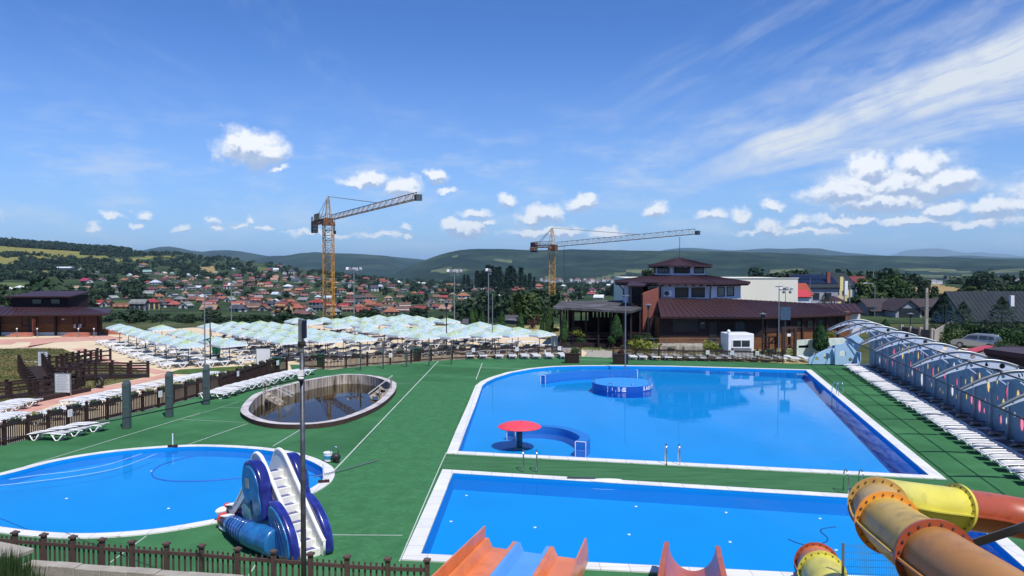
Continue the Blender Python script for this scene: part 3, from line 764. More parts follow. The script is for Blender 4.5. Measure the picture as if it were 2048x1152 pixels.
for k in (6, 2, 1):
    q = TP[k*12]; MB().cyl(q+Vector((0,0,-.5)), Vector((q.x, q.y, -.6 if k == 6 else -.1)), .11, n=12).build('support_post', M['darkmetal'], big_tube)
MB().bar(at(1925,1094,11.8), at(2120,1030,10.9), .115).build('support_beam', M['darkmetal'], big_tube)
SM = catm([at(1634,1130,20.9), at(1644,1150,19.7), at(1672,1210,17.6), at(1720,1310,14.8)], 10)
small_tube = empty('tube_slide', (0,0,0), 0, 'short orange and yellow tube slide ending just above the splash pool', 'water slide')
tube_part('tube_section', SM[0:11], .52, M['orange'], small_tube)
tube_part('tube_section', SM[10:], .53, M['yellow'], small_tube)
ring_part(SM, 0, .5, .6, M['flange_r'], small_tube); ring_part(SM, 10, .51, .61, M['yellow'], small_tube)
# half pipe
HPp = [at(1384,1090,20.3), at(1384,1113,18.6), at(1385,1150,16.4), at(1388,1240,13.0)]
fr = tube_frames(catm(HPp, 8))
half = empty('half_pipe_slide', (0,0,0), 0, 'open red-orange half pipe slide pointing at the splash pool', 'water slide')
a_ = [PI+PI*k/18 for k in range(19)]
pr = [(.6*math.cos(t), .66*math.sin(t)) for t in a_]
prof = [(-.72,.0),(-.72,.03)]+[(-.6,.03)]+pr+[(.6,.03),(.72,.03),(.72,0)]+[(.72,-.06),(.65,-.06)]+[(.65*math.cos(t), .71*math.sin(t)) for t in reversed(a_)]+[(-.65,-.06),(-.72,-.06)]
mb = sweep_profile(fr, prof, True)
m_ = len(prof); N_ = len(fr)
for base in (0, (N_-1)*m_):
    P_ = list(range(3, 22)); Q_ = list(range(27, 46))
    for k in range(18):
        a, b = base+3+k, base+4+k; c, d_ = base+27+18-k, base+27+17-k
        mb.f.append((a, b, d_, c))
mb.build('trough', M['redorange'], half, sharp=35)
for i in (10, 20): p = fr[i][0]; MB().cyl(p+Vector((0,0,-.7)), Vector((p.x, p.y, -.1)), .09, n=10).build('support_post', M['darkmetal'], half)
# three-lane slide
d3 = Vector((.2, 1, -.10)).normalized()
p_end = Vector((.62, 21.2, .36)); side3 = Vector((d3.y, -d3.x, 0)).normalized()
lane = empty('multi_lane_slide', (0,0,0), 0, 'three lane open slide with orange and blue troughs entering the splash pool', 'water slide')
ts = [0, .6, 2, 4, 7, 10, 13.5]
up3 = [0, .02, .1, .2, .3, .35, .5]
fr3 = []
skew = .10
for t, du in zip(ts, up3):
    p = p_end-d3*t+Vector((0,0,du*.25)); fr3.append((p, d3, side3, side3.cross(d3).normalized()))
def strip(prof, shift=None):
    mb = MB(); m = len(prof)
    for fi, (p, d, s_, u) in enumerate(fr3):
        for (a, b) in prof:
            q = p+s_*a+u*b
            if fi == 0: q = q-d*(a+1.45)*.22            # front edge follows the pool edge
            mb.v.append(tuple(q))
    for i in range(len(fr3)-1):
        for k in range(m):
            a, b = i*m+k, i*m+(k+1) % m; mb.f.append((a, b, b+m, a+m))
    mb.f.append(tuple(reversed(range(m)))); mb.f.append(tuple((len(fr3)-1)*m+k for k in range(m)))
    return mb
def lane_prof(x0, x1):                      # trough with sloping sides up to the shared ridge
    t = .045
    return [(x0,.24),(x0+.10,.24),(x0+.22,.0),(x1-.22,.0),(x1-.10,.24),(x1,.24),(x1,.24-t),(x1-.12,.24-t),(x1-.24,-t),(x0+.24,-t),(x0+.12,.24-t),(x0,.24-t)]
def side_prof(x0, sg):
    return [(x0,.24),(x0,.56),(x0+sg*.04,.56),(x0+sg*.09,.22),(x0+sg*.09,-.06),(x0+sg*.04,-.06),(x0+sg*.04,.2)]
xs_ = [-1.40, -.46, .50, 1.46]
for k, m in enumerate(('orange', 'skyblue', 'orange')): strip(lane_prof(xs_[k]+.002, xs_[k+1]-.002)).build('slide_lane', M[m], lane)
strip(side_prof(xs_[0]-.004, -1)).build('side_wall', M['orange'], lane); strip(side_prof(xs_[3]+.004, 1)).build('side_wall', M['orange'], lane)
for t in (1.2, 5, 9):
    sup = MB()
    for a in (-1.1, 1.1):
        p = p_end-d3*t+side3*a; sup.bar(p+Vector((0,0,-.04)), Vector((p.x, p.y, -.5)), .1)
    p = p_end-d3*t; sup.bar(p-side3*1.45+Vector((0,0,-.1)), p+side3*1.45+Vector((0,0,-.1)), .08)
    sup.build('support_frame', M['darkmetal'], lane)
# ================================================================ POOL FURNITURE
zw = -.10
# mushroom fountain
p = g(1039, 898, -.54)
mush = empty('mushroom_fountain', (p.x, p.y, 0), 0, 'red mushroom fountain standing in the large pool', 'fountain')
M['redcap'] = mat('red_fountain_cap', lin((226,72,86)), .5, .4, var=.06)
zt = .76
mb = MB(); mb.lathe([(.0, zt-.03), (.13, zt-.03), (.14, zt), (.4, zt-.01), (.75, zt-.07), (.98, zt-.16), (1.05, zt-.22), (1.02, zt-.25), (.5, zt-.22), (.13, zt-.2)], 40); mb.build('cap', M['redcap'], mush, sharp=50)
mb = MB(); mb.lathe([(.14, -.60), (.14, zt-.2)], 20); mb.build('stem', mat('dark_teal_stem', lin((60,78,84)), .4, .5), mush, True)
mb = MB(); mb.bar((-.62,-.12,zt-.2), (-.62,-.12,zt-.5), .03); mb.build('spray_nozzle', M['steel'], mush)
mb = MB()
random.seed(3)
for k in range(9):
    t = 2*PI*k/9; mb.ell((.24*math.cos(t), .24*math.sin(t), -.52), (.12, .1, .08), None, 8, 5)
mb.build('base_stones', M['concrete'], mush)
# curved bench walls
def arc_wall(name, pts_px, zt_, width, label, closed_ends=True, z0=-.95):
    c = [g(x, y, zt_) for x, y in pts_px]; c = spline(c, 6, False); fr = tube_frames(c)
    t = empty(name, (0,0,0), 0, label, 'pool wall')
    outer = [(p.x+s_.x*width/2, p.y+s_.y*width/2) for p, d, s_, u in fr]; inner = [(p.x-s_.x*width/2, p.y-s_.y*width/2) for p, d, s_, u in fr]
    mb = MB(); n = len(fr)
    vs = [(*a, zt_) for a in outer]+[(*a, zt_) for a in inner]+[(*a, z0) for a in outer]+[(*a, z0) for a in inner]
    fs = []
    for i in range(n-1):
        fs += [(i, i+1, n+i+1, n+i), (i+1, i, 2*n+i, 2*n+i+1), (n+i, n+i+1, 3*n+i+1, 3*n+i)]
    fs += [(0, n, 3*n, 2*n), (n-1, 2*n-1+0, 4*n-1, 3*n-1)]
    mb.add(vs, fs); mb.build('wall', M['poolbar'], t)
    e = MB()
    for i in (0, n-1):
        p, d, s_, u = fr[i]
        for sg in (-1, 1):
            q = p+s_*sg*width/2; e.bar(q+Vector((0,0,-.75)), q+Vector((0,0,.01)), .035)
        e.bar(p-s_*width/2+Vector((0,0,.012)), p+s_*width/2+Vector((0,0,.012)), .035)
    e.build('corner_trim', M['white'], t)
    return t
arc_wall('bench_wall', [(1022,858),(1045,852),(1085,851),(1125,855),(1154,863.5),(1170,874),(1161,884)], .09, .5, 'curved blue bench wall beside the red mushroom fountain')
arc_wall('swim_wall', [(1086,751),(1120,745.5),(1160,742),(1200,740.5),(1240,740),(1274,740)], .34, .42, 'long curved blue wall near the far edge of the large pool')
# round island with lettering
pc = g(1244, 763.5, .32); rad = abs(g(1303,763,.32).x-g(1185,763,.32).x)/2
isl = empty('round_pool_island', (pc.x, pc.y, 0), 0, 'round blue island with white depth lettering in the large pool', 'pool island')
mb = MB(); mb.lathe([(0,.322),(rad-.02,.322),(rad,.30),(rad,-1.1)], 64)
mb.build('drum', mat('island_blue', lin((56,140,214)), .5, .3, var=.05), isl, sharp=40)
mb = MB(); mb.lathe([(rad+.012,.28),(rad+.012,-1.1)], 64); mb.build('rim_band', mat('island_band', lin((6,78,166)), .4, .4, var=.06), isl, True)
letters = obj('lettering', bpy.data.meshes.new('lettering'), isl)
def put_text(txt, ang0, size, m, col_parent, name='letter'):
    a = ang0
    for ch in txt:
        adv = size*(.42 if ch in 'I.|' else .95 if ch in 'mM' else .3 if ch == ' ' else .74)
        if ch != ' ':
            o = obj(name, text_mesh(name, ch, size, m), col_parent)
            ph = a+adv/2/rad
            n_ = Vector((math.sin(ph), -math.cos(ph), 0)); tdir = Vector((math.cos(ph), math.sin(ph), 0))
            Mx = Matrix((tdir, Vector((0,0,1)), n_)).transposed().to_4x4(); Mx.translation = n_*(rad+.018)+Vector((0,0,.09))
            o.matrix_local = Mx
        a += adv/rad
bpy.data.objects.remove(letters)
txtw = M['white']; txtb = mat('faded_blue_lettering', lin((34,104,186)), .5, .3)
isl_sign = obj('lettering_panel', MB().lathe([(rad+.0145,.27),(rad+.0145,.26)], 64).mesh('lettering_panel', M['poolbar']), isl)
put_text('ADANC', -1.12, .38, txtb, isl_sign); put_text('| 1.5m', -.66, .38, txtw, isl_sign); put_text('SARITURI', .58, .38, txtw, isl_sign)
mb = MB(); ph = -.065
for sg in (1, -1):
    n_ = Vector((math.sin(ph), -math.cos(ph), 0)); t_ = Vector((math.cos(ph), math.sin(ph), 0)); c = n_*(rad+.02)
    mb.add([c+t_*-.14+Vector((0,0,.09+sg*.14)), c+t_*.14+Vector((0,0,.09+sg*.14)), c+Vector((0,0,.09+sg*.015))], [(0,1,2) if sg < 0 else (0,2,1)])
mb.build('arrow_marks', txtw, isl_sign)
for k in range(8):
    t = 2*PI*(k+.3)/8; n_ = Vector((math.cos(t), math.sin(t), 0)); tt = Vector((-n_.y, n_.x, 0)); c = n_*(rad-.05)
    mb = MB(); mb.tube([c+tt*.16*math.cos(a)+Vector((0,0,.30+.18*math.sin(a))) for a in [PI*j/8 for j in range(9)]], .022, 6)
    mb.build('handle', M['steel'], isl, True)
# underwater steps at the far rounded corner
mb = MB()
for k in range(5):
    pts = G([(992+k*9, 757+k*3.2), (1015+k*10, 749.5+k*4), (1048+k*10, 743.2+k*4.4), (1086, 740.2+k*3.4)], -.2-k*.13)
    pts2 = [p+Vector((-.32*1,.75,0)) for p in pts]
    for i in range(3): mb.slab([pts[i], pts[i+1], pts2[i+1], pts2[i]], .1)
tag(mb.build('pool_steps', M['poolbar']), 'pale blue steps under water at the rounded far corner of the large pool', 'steps')
# ladders
def ladder(px, py, rz, label, steps=True, h=.85, z0=0.0, inward=(0, -1)):
    p = g(px, py, 0); t = empty('pool_ladder', (p.x, p.y, 0), rz, label, 'pool ladder', 'pool ladders')
    for sx in (-.27, .27):
        mb = MB(); mb.tube([(sx,.35,.0),(sx,.33,h*.72),(sx,.26,h*.92),(sx,.12,h),(sx,-.02,h*.93),(sx,-.10,h*.72),(sx,-.14,0),(sx,-.14,-.55)], .024, 8); mb.build('handrail', M['steel'], t, True)
    for k in range(3 if steps else 0):
        mb = MB(); mb.box((0,-.16,-.12-.16*k), (.52,.09,.03)); mb.build('step', M['steel'], t)
    return t
ladder(1060, 943, -.06, 'steel ladder on the far edge of the splash pool, left of the skimmer lid')
ladder(1709, 987, -.06, 'steel ladder on the far edge of the splash pool, beside the yellow tube')
ladder(1344, 927, PI-.06, 'steel ladder on the near edge of the large pool')
ladder(1672, 790, 2.2+PI*.5, 'steel ladder on the right edge of the large pool, by the sunbed row')
# skimmer lid, floor drains
p = g(1214, 962, .04)
mb = MB(); mb.lathe([(0,.05),(.55,.05),(.62,.02),(.62,0)], 24, (0,0,0), 1, .3); o = mb.build('skimmer_lid', M['cream'], sharp=40); o.location = (p.x, p.y, .045); tag(o, 'white oval skimmer lid on the far edge of the splash pool', 'lid')
mb = MB(); mb.box((0,0,.02), (1.1,.16,.03)); o = mb.build('drain_grate', M['darkmetal']); q = g(1168,957,.04); o.location = (q.x-.1, q.y, .045); o.rotation_euler.z = -.06; tag(o, 'dark drain grate beside the white skimmer lid', 'grate')
dr = [(933,991),(902,1043),(864,1110),(1070,1055),(1272,1013),(1452,1025),(1640,1037),(1258,1069),(1460,1084),(1238,1141),(1672,1100)]
mesh_in = MB().lathe([(0,.012),(.045,.012),(.055,0)], 14).mesh('inlet', M['white'])
drains = []
for x, y in dr:
    q = g(x, y, -.62); o = obj('floor_inlet', mesh_in); o.location = (q.x, q.y, -.618); drains.append(tag(o, None, 'pool inlet', 'inlets in the splash pool floor'))
rank(drains, 'white round inlet in the splash pool floor, # from the left', lambda o: proj(o.location)[0])
dk = []
for x, y in [(133,997),(337,1017),(303,942),(473,957)]:
    q = g(x, y, -.42); o = obj('floor_inlet', mesh_in); o.location = (q.x, q.y, -.418); dk.append(tag(o, None, 'pool inlet', 'inlets in the oval pool floor'))
rank(dk, 'white round inlet in the oval pool floor, # from the left', lambda o: proj(o.location)[0])
# hose in the kid pool
hz = -.40
hose = MB(); hose.tube(catm([g(x, y, hz) for x, y in [(672,917),(650,925),(600,921),(560,905),(520,902),(470,905),(400,910),(330,927),(305,943),(312,956),(345,962),(400,962),(470,957),(560,948),(640,951)]], 6), .028, 6)
tag(hose.build('hose', mat('blue_hose', lin((40,104,190)), .5, .4), None, True), 'blue vacuum hose lying in a loop on the oval pool floor', 'hose')
hose = MB(); hose.tube(catm([g(x, y, -.62) for x, y in [(1577,1079),(1600,1088),(1625,1091),(1650,1085),(1655,1076),(1642,1064),(1645,1058),(1672,1054)]], 6), .022, 6)
tag(hose.build('hose', mat('dark_hose', lin((20,60,130)), .5, .4), None, True), 'dark hose curled on the splash pool floor near the tubes', 'hose')
rope = MB()
for pts in ([(18,959),(80,950),(150,942),(220,928),(285,907)], [(-10,972),(70,963),(160,951),(240,935),(315,907)]):
    rope.tube(catm([g(x, y, -.075) for x, y in pts], 6), .018, 6)
ro = rope; tag(ro.build('floating_rope', mat('pale_blue_rope', lin((150,190,230)), .6), None, True), 'pair of thin white lines floating across the oval pool', 'rope')
# brushes, bucket and pump at the kid pool
def deck_brush(px, py, rz, tilt, label, h=.75):
    p = g(px, py, .04); t = empty('deck_brush', (p.x, p.y, .04), rz, label, 'brush', 'deck brushes')
    MB().box((0,0,.05), (.42,.1,.1)).build('head', M['wood'], t)
    MB().cyl((0,0,.1), (tilt,0,h), .025, n=8).build('stick', M['white'], t)
deck_brush(345.5, 894, .1, 0, 'white stick brush standing on the far rim of the oval pool', .62)
deck_brush(647.5, 965, .25, -.02, 'white stick brush on the right rim of the oval pool', .72)
p = g(656, 922, .04)
bk = empty('bucket', (p.x, p.y, .04), 0, 'white chlorine bucket with a blue label on the oval pool rim', 'bucket')
MB().lathe([(0,0),(.15,0),(.18,.34),(.19,.34),(.19,.38),(0,.38)], 20).build('tub', M['white'], bk, sharp=40)
MB().lathe([(.169,.10),(.178,.24)], 20).build('label_band', mat('teal_label', lin((28,130,170)), .5), bk, True)
p = g(672, 924, .02)
pm = empty('pool_pump', (p.x, p.y, .02), .3, 'black pool pump trolley with a bent steel handle beside the bucket', 'pump')
MB().ell((0,0,.2), (.2,.14,.17)).build('motor', M['black'], pm, True)
MB().tube([(-.3,.1,.1),(-.2,.1,.5),(-.05,.1,.62),(.08,.1,.6),(.12,.1,.3)], .025, 8).build('handle', M['steel'], pm, True)
for sg in (-1, 1): MB().cyl((.05,sg*.15,.08), (.05,sg*.19,.08), .09, n=14).build('wheel', M['black'], pm)
a, b = g(628, 945, .3), g(759, 920, .02)
tag(MB().cyl((a.x,a.y,.12), (b.x,b.y,.03), .022, n=8).build('cleaning_pole', M['greymetal']), 'long thin cleaning pole lying from the oval pool onto the turf', 'pole')
# ================================================================ ANIMAL SLIDE
M['navy'] = mat('navy_gloss', lin((30,38,112)), .25, .5, var=.12, coat=.4, col2=lin((46,60,150)), c2scale=1.5)
M['seablue'] = mat('sea_blue_gloss', lin((40,112,176)), .3, .5, var=.2, scale=2, coat=.3, col2=lin((30,74,134)), c2scale=2.2)
M['bodyteal'] = mat('blue_grey_gloss', lin((92,136,156)), .35, .5, var=.2, scale=1.5, coat=.2, col2=lin((56,96,132)), c2scale=1.6)
M['ivory'] = mat('ivory_gloss', (.74,.74,.70), .3, .5, var=.04, coat=.3)
B0 = g(622, 1117, 0); u_ = Vector((-.70, .714, 0)).normalized(); v_ = Vector((-.714, -.70, 0)).normalized()
ang = math.atan2(u_.y, u_.x)
ani = empty('animal_slide', (B0.x, B0.y, 0), ang, 'blue elephant-like childrens slide with white stairs, striped legs and red toed shoes', 'slide')
# local: x up the stairs, y to the left (v_), z up
hw = .36
def loc(px, py, z):
    q = g(px, py, z)-B0; return Vector((q.x*u_.x+q.y*u_.y, q.x*v_.x+q.y*v_.y, z))
def stair_z(x): return .95*x
mb = MB(); ns = 10; L_ = 2.35
for k in range(ns):
    x0 = .05+L_*k/ns; z1 = 2.05*(k+1)/ns
    mb.box2((x0,-hw+.01,z1-.24), (x0+L_/ns+.02,hw-.01,z1))
mb.build('stairs', M['ivory'], ani, bevel=.012)
mb = MB()
for k in range(ns):
    x0 = .05+L_*k/ns; z1 = 2.05*(k+1)/ns; mb.box((x0+L_/ns/2+.02,0,z1+.004), (L_/ns-.07,.42,.012))
mb.build('step_pads', M['navy'], ani)
for sg in (-1, 1):
    # outline of a tall side wall, arched over the top
    lo = [(-.12,0.0),(.3,.1),(1.2,.92),(2.3,1.9),(2.75,1.75),(3.3,1.1),(4.1,.35)]
    hi = [(-.12,.42),(.0,.5),(.5,.95),(1.5,1.9),(2.05,2.42),(2.3,2.58),(2.55,2.6),(2.75,2.45),(3.1,1.85),(3.6,1.15),(4.1,.65)]
    pol = lo+list(reversed(hi))
    me_ = curve_mesh('side_wall', [pol], M['ivory'], .035)
    o = obj('side_wall', me_, ani); o.matrix_local = Matrix.Translation((0, sg*hw, 0)) @ Matrix.Rotation(PI/2, 4, 'X')
    hs_ = catm([Vector((x, sg*hw, z)) for x, z in hi], 6)
    MB().tube(hs_, .062, 10).build('side_rail', M['white'], o and ani, True)
fr_ = tube_frames(catm([Vector((2.3,0,2.0)), Vector((2.7,0,1.7)), Vector((3.3,0,1.0)), Vector((3.9,0,.4)), Vector((4.4,0,.2))], 6))
sweep_profile(fr_, [(-hw,.25),(-.28,.03),(0,0),(.28,.03),(hw,.25),(hw,.2),(.28,-.03),(0,-.05),(-.28,-.03),(-hw,.2)], True).build('chute', M['ivory'], ani, sharp=40)
def lumps(name, items, m, parent=ani, vox=.045):
    mb = MB()
    for c, r, rot in items:
        Mx = Matrix.Rotation(rot[2], 4, 'Z') @ Matrix.Rotation(rot[1], 4, 'Y') @ Matrix.Rotation(rot[0], 4, 'X')
        mb.ell(c, r, Mx, 24, 16)
    o = mb.build(name, m, parent)
    rm = o.modifiers.new('remesh', 'REMESH'); rm.mode = 'VOXEL'; rm.voxel_size = vox; rm.use_smooth_shade = True
    sm = o.modifiers.new('smooth', 'SMOOTH'); sm.iterations = 22; sm.factor = .5
    return o
# trunk and belly filling the space under the stairs
lumps('body', [((1.95,.32,.62),(.62,.5,.72),(0,0,0)),((2.7,.1,.62),(.8,.55,.62),(0,0,0)),((2.35,.5,.95),(.5,.36,.55),(0,.2,0)),((1.5,.38,.5),(.5,.3,.5),(0,0,0)),((1.9,-.35,.6),(.6,.3,.6),(0,0,0))], M['bodyteal'])
# rounded plates: big upper ears and lower fins hugging both rails
def pad(name, pts, y, half, bev, m, parent):
    cu = bpy.data.curves.new(name, 'CURVE'); cu.dimensions = '2D'; cu.fill_mode = 'BOTH'; cu.extrude = half; cu.bevel_depth = bev; cu.bevel_resolution = 5; cu.offset = -bev
    o2 = spline([Vector((x, z, 0)) for x, z in pts], 6); sp = cu.splines.new('POLY'); sp.points.add(len(o2)-1); sp.use_cyclic_u = True
    for i, q in enumerate(o2): sp.points[i].co = (q.x, q.y, 0, 1)
    tmp = bpy.data.objects.new(name, cu); me = bpy.data.meshes.new_from_object(tmp); me.name = name; me.materials.clear(); me.materials.append(m); bpy.data.objects.remove(tmp)
    me.shade_smooth(); me.set_sharp_from_angle(angle=R(50))
    o = obj(name, me, parent); o.matrix_local = Matrix.Translation((0, y, 0)) @ Matrix.Rotation(PI/2, 4, 'X'); return o
EAR = [(1.42,1.62),(1.50,2.02),(1.78,2.38),(2.16,2.52),(2.52,2.40),(2.66,2.0),(2.60,1.55),(2.38,1.28),(2.08,1.22),(1.92,1.36),(1.80,1.02),(1.56,.86),(1.34,.98),(1.30,1.30)]
FIN = [(-.14,.05),(-.10,.52),(.12,.92),(.50,1.28),(.92,1.50),(1.22,1.48),(1.26,1.18),(1.12,.72),(.98,.30),(.84,.02),(.40,-.02)]
def shrink(P, k): cx = sum(p[0] for p in P)/len(P); cz = sum(p[1] for p in P)/len(P); return [(cx+(x-cx)*k, cz+(z-cz)*k) for x, z in P]
for sg in (-1, 1):
    e = pad('ear', EAR, sg*.60, .10, .09, M['navy'], ani); pad('ear_lining', shrink(EAR, .84), sg*.775, .012, .03, M['seablue'], e).matrix_local = Matrix.Translation((0, 0, -sg*.19))
    w = pad('side_fin', FIN, sg*.53, .05, .09, M['navy'], ani); pad('fin_face', shrink(FIN, .84), sg*.69, .012, .03, M['seablue'], w).matrix_local = Matrix.Translation((0, 0, -sg*.14))
    if sg > 0:
        g_ = MB()
        for k in range(4):
            g_.tube(catm([Vector((.16+.19*k,.705,.16)), Vector((.24+.20*k,.71,.5)), Vector((.44+.18*k,.71,.85)), Vector((.72+.13*k,.705,1.16))], 5), .016, 6)
        g_.build('fin_creases', M['navy'], ani, True)
M['label'] = mat('notice_grey', lin((150,160,165)), .6, .3, var=.05)
o = MB().box((0,0,0), (.22,.01,.28)).build('notice_plate', M['label'], ani); o.location = (2.2,.835,1.85); o.rotation_euler = (.0,.1,.0)
# legs with banded trousers and laced shoes
def leg_set(hip, knee, ank, sc=1.0):
    fw = (ank-knee); fw.z = 0; fw.normalize(); yaw = math.atan2(fw.y, fw.x)
    lg = MB().tube(catm([hip-(knee-hip)*.15, hip, (hip+knee)/2, knee, (knee+ank)/2, ank, ank+(ank-knee)*.05], 5), [(.1+.32*min(1, k/3))*sc if k < 4 else (.42-.006*max(0, k-6))*sc if k < 20 else (.34-.015*(k-20))*sc for k in range(31)], 20).build('leg', M['seablue'], ani, True)
    b_ = MB()
    dd = (ank-knee).normalized()
    for k in range(6):
        c = knee.lerp(ank, .1+.14*k); q = dd.cross(Vector((0,0,1))).normalized(); w_ = q.cross(dd)
        b_.tube([c+(q*math.cos(t)+w_*math.sin(t))*(.375-.012*k)*sc for t in [2*PI*j/18 for j in range(19)]], .018, 6, False)
    b_.build('trouser_bands', M['navy'], lg, True)
    toe = ank+fw*.78*sc+Vector((0,0,-.04))
    sh = lumps('shoe', [(tuple(ank+fw*.22*sc+Vector((0,0,-.04))),(.28*sc,.21*sc,.24*sc),(0,0,yaw)),(tuple(ank+fw*.5*sc+Vector((0,0,-.07))),(.32*sc,.20*sc,.2*sc),(0,0,yaw))], mat('shoe_check', lin((70,74,96)), .6, .3, var=.5, scale=9), ani, .035)
    lumps('shoe_toe', [(tuple(toe),(.21*sc,.21*sc,.21*sc),(0,0,yaw))], mat('red_toe', lin((206,66,52)), .35, .5, coat=.3), sh, .03)
    lumps('shoe_sole', [(tuple(ank+fw*.45*sc+Vector((0,0,-.24*sc))),(.55*sc,.22*sc,.06*sc),(0,0,yaw))], M['white'], sh, .03)
    lc = MB(); q = Vector((-fw.y, fw.x, 0))
    for k in range(5):
        c = ank+fw*(.22+.10*k)*sc+Vector((0,0,.20-.02*k))*sc; lc.bar(c-q*.15, c+q*.15, .035, .03)
    lc.build('laces', M['white'], sh)
leg_set(loc(548,1084,.42), loc(505,1070,.44), loc(464,1048,.32)); leg_set(loc(530,1022,.7), loc(505,1018,.62), loc(476,1020,.42), .8)
lumps('foot_guard', [(tuple(loc(446,1020,.34)),(.16,.3,.12),(0,0,.2)),(tuple(loc(470,1012,.4)),(.3,.12,.12),(0,0,.6))], M['white'], ani, .03)
# stairs with handrails leading into the plunge pool
def bath_stair(px, py, rz, label, flights, rails):
    p = g(px, py, .25); t = empty('pool_stairs', (p.x, p.y, .25), rz, label, 'stairs')
    w = MB()
    for k in range(flights): w.box((.0+.28*k, 0, -.12-.2*k), (.26, .9, .05))
    for sy in (-.47, .47): w.bar((-.1,sy,-.05), (.28*flights,sy,-.2*flights), .06, .2)
    w.build('treads', M['boards'], t)
    for sy in rails:
        mb = MB(); mb.bar((-.25,sy,.85), (1.6,sy,-.15), .07, .05); mb.build('handrail', M['postgrey_'], t)
        for x, z in ((-.15,.8),(.75,.32)): MB().bar((x,sy,z), (x,sy,-.9), .08).build('post', M['boards'], t)
M['postgrey_'] = mat('pale_handrail', lin((176,176,176)), .6, .3)
bath_stair(535, 787, .12, 'wooden steps with two pale handrails at the left end of the plunge pool', 5, (-.5, .5))
bath_stair(770, 776, PI+.75, 'single sloping handrail on posts at the right end of the plunge pool', 3, (.5,))
# ================================================================ SUNBEDS
def sunbed(name, seatm, framem, back, label, cushion=False):
    """local +x = head end, feet at -x; length 1.9"""
    t = empty(name, (0,0,-50), 0, label, 'sunbed')
    w = .56; zs = .34
    m = MB()
    for k in range(13): m.box((-.86+.092*k, 0, zs), (.078, w, .035))
    for y in (-.2, .2): m.box((-.31, y, zs-.03), (1.2, .05, .03))
    m.build('seat', seatm, t)
    b = MB(); ca, sa = math.cos(back), math.sin(back)
    T = Matrix.Translation((.30, 0, zs)) @ Matrix.Rotation(-back, 4, 'Y')
    for k in range(8): b.box((.05+.088*k, 0, 0), (.075, w, .035), M=T)
    for y in (-.2, .2): b.box((.36, y, -.03), (.7, .05, .03), M=T)
    b.build('backrest', seatm, t)
    fr = MB()
    for sy in (-1, 1):
        y = sy*(w/2+.035)
        fr.tube(catm([Vector((-.98,y,zs-.06)), Vector((-.7,y,zs+.005)), Vector((0,y,zs+.035)), Vector((.4,y,zs+.01)), Vector((.95,y,zs-.02))], 4), .032, 6)
    fr.bar((-.95,-w/2,zs-.045), (-.95,w/2,zs-.045), .05)
    fr.build('side_rails', framem, t, True)
    for x0, xs in ((-.62, (-.85,-.38)), (.5, (.24,.80))):
        lg = MB()
        for sy in (-1, 1):
            y = sy*(w/2+.03)
            lg.tube([(xs[0],y,zs-.02),(x0-.07,y,.03),(x0+.07,y,.03),(xs[1],y,zs-.02)], .03, 6)
        lg.bar((x0,-w/2,.03), (x0,w/2,.03), .04)
        lg.build('leg', framem, t, True)
    if cushion:
        c = MB(); c.box((-.28,0,zs+.055), (1.2,.6,.075)); c.box((.37,0,.055), (.74,.6,.075), M=T)
        c.build('cushion', M['darkseat'], t, bevel=.02)
    return t
SB_W = sunbed('sunbed', M['white_rnd'], M['white'], R(6), 'white sunbed')
SB_G = sunbed('sunbed', M['greyseat'], M['white'], R(8), 'white sunbed with grey sling')
SB_D = sunbed('sunbed', M['greyseat'], M['white'], R(24), 'sunbed with dark cushion', True)
used = set(); SB = {}
def bed(proto, loc, rz, key):
    o = proto if proto not in used else copy_tree(proto)
    used.add(proto); o.location = (loc[0], loc[1], loc[2] if len(loc) > 2 else 0); o.rotation_euler = (0, 0, rz)
    SB.setdefault(key, []).append(o); return o
rj = random.Random(11)
def jit(a): return (rj.random()-.5)*2*a
# back edge of the deck
for x in (939.5,965,995.6,1023.7,1048,1071,1098,1125): bed(SB_W, g(x, 716.5), PI/2+.15+jit(.1), 'back_l')
for i, x in enumerate((1235.7,1261.5,1283,1308,1332.6,1355,1377.7,1403,1431,1454,1477,1502,1530.6,1558.8,1582.7,1608.8)): bed(SB_W, g(x, 718+4.5*i/15), PI/2+.12+jit(.08), 'back_r')
# right row along the shade wall
W0, W1 = g(1740,735), g(2043,903); wd = (W1-W0).normalized(); wn = Vector((wd.y, -wd.x, 0))      # wn points to the pool
if wn.x > 0: wn = -wn
foot0 = g(2020, 955); s0 = (foot0-W0).dot(wd); off = (foot0-W0).dot(wn)
k = 0
s_ = s0+1.0
while s_ > 1.2:
    c = W0+wd*s_+wn*(off-.95+jit(.04)); bed(SB_W, c, math.atan2(-wn.y, -wn.x)+jit(.04), 'right'); s_ -= 1.0+jit(.05)
print('OFF', off)
s_ = s0
while s_ > 2:
    c = W0+wd*s_+wn*.62; bed(SB_D, c, math.atan2(wd.y, wd.x)+jit(.1), 'shade'); s_ -= 2.25+jit(.12)
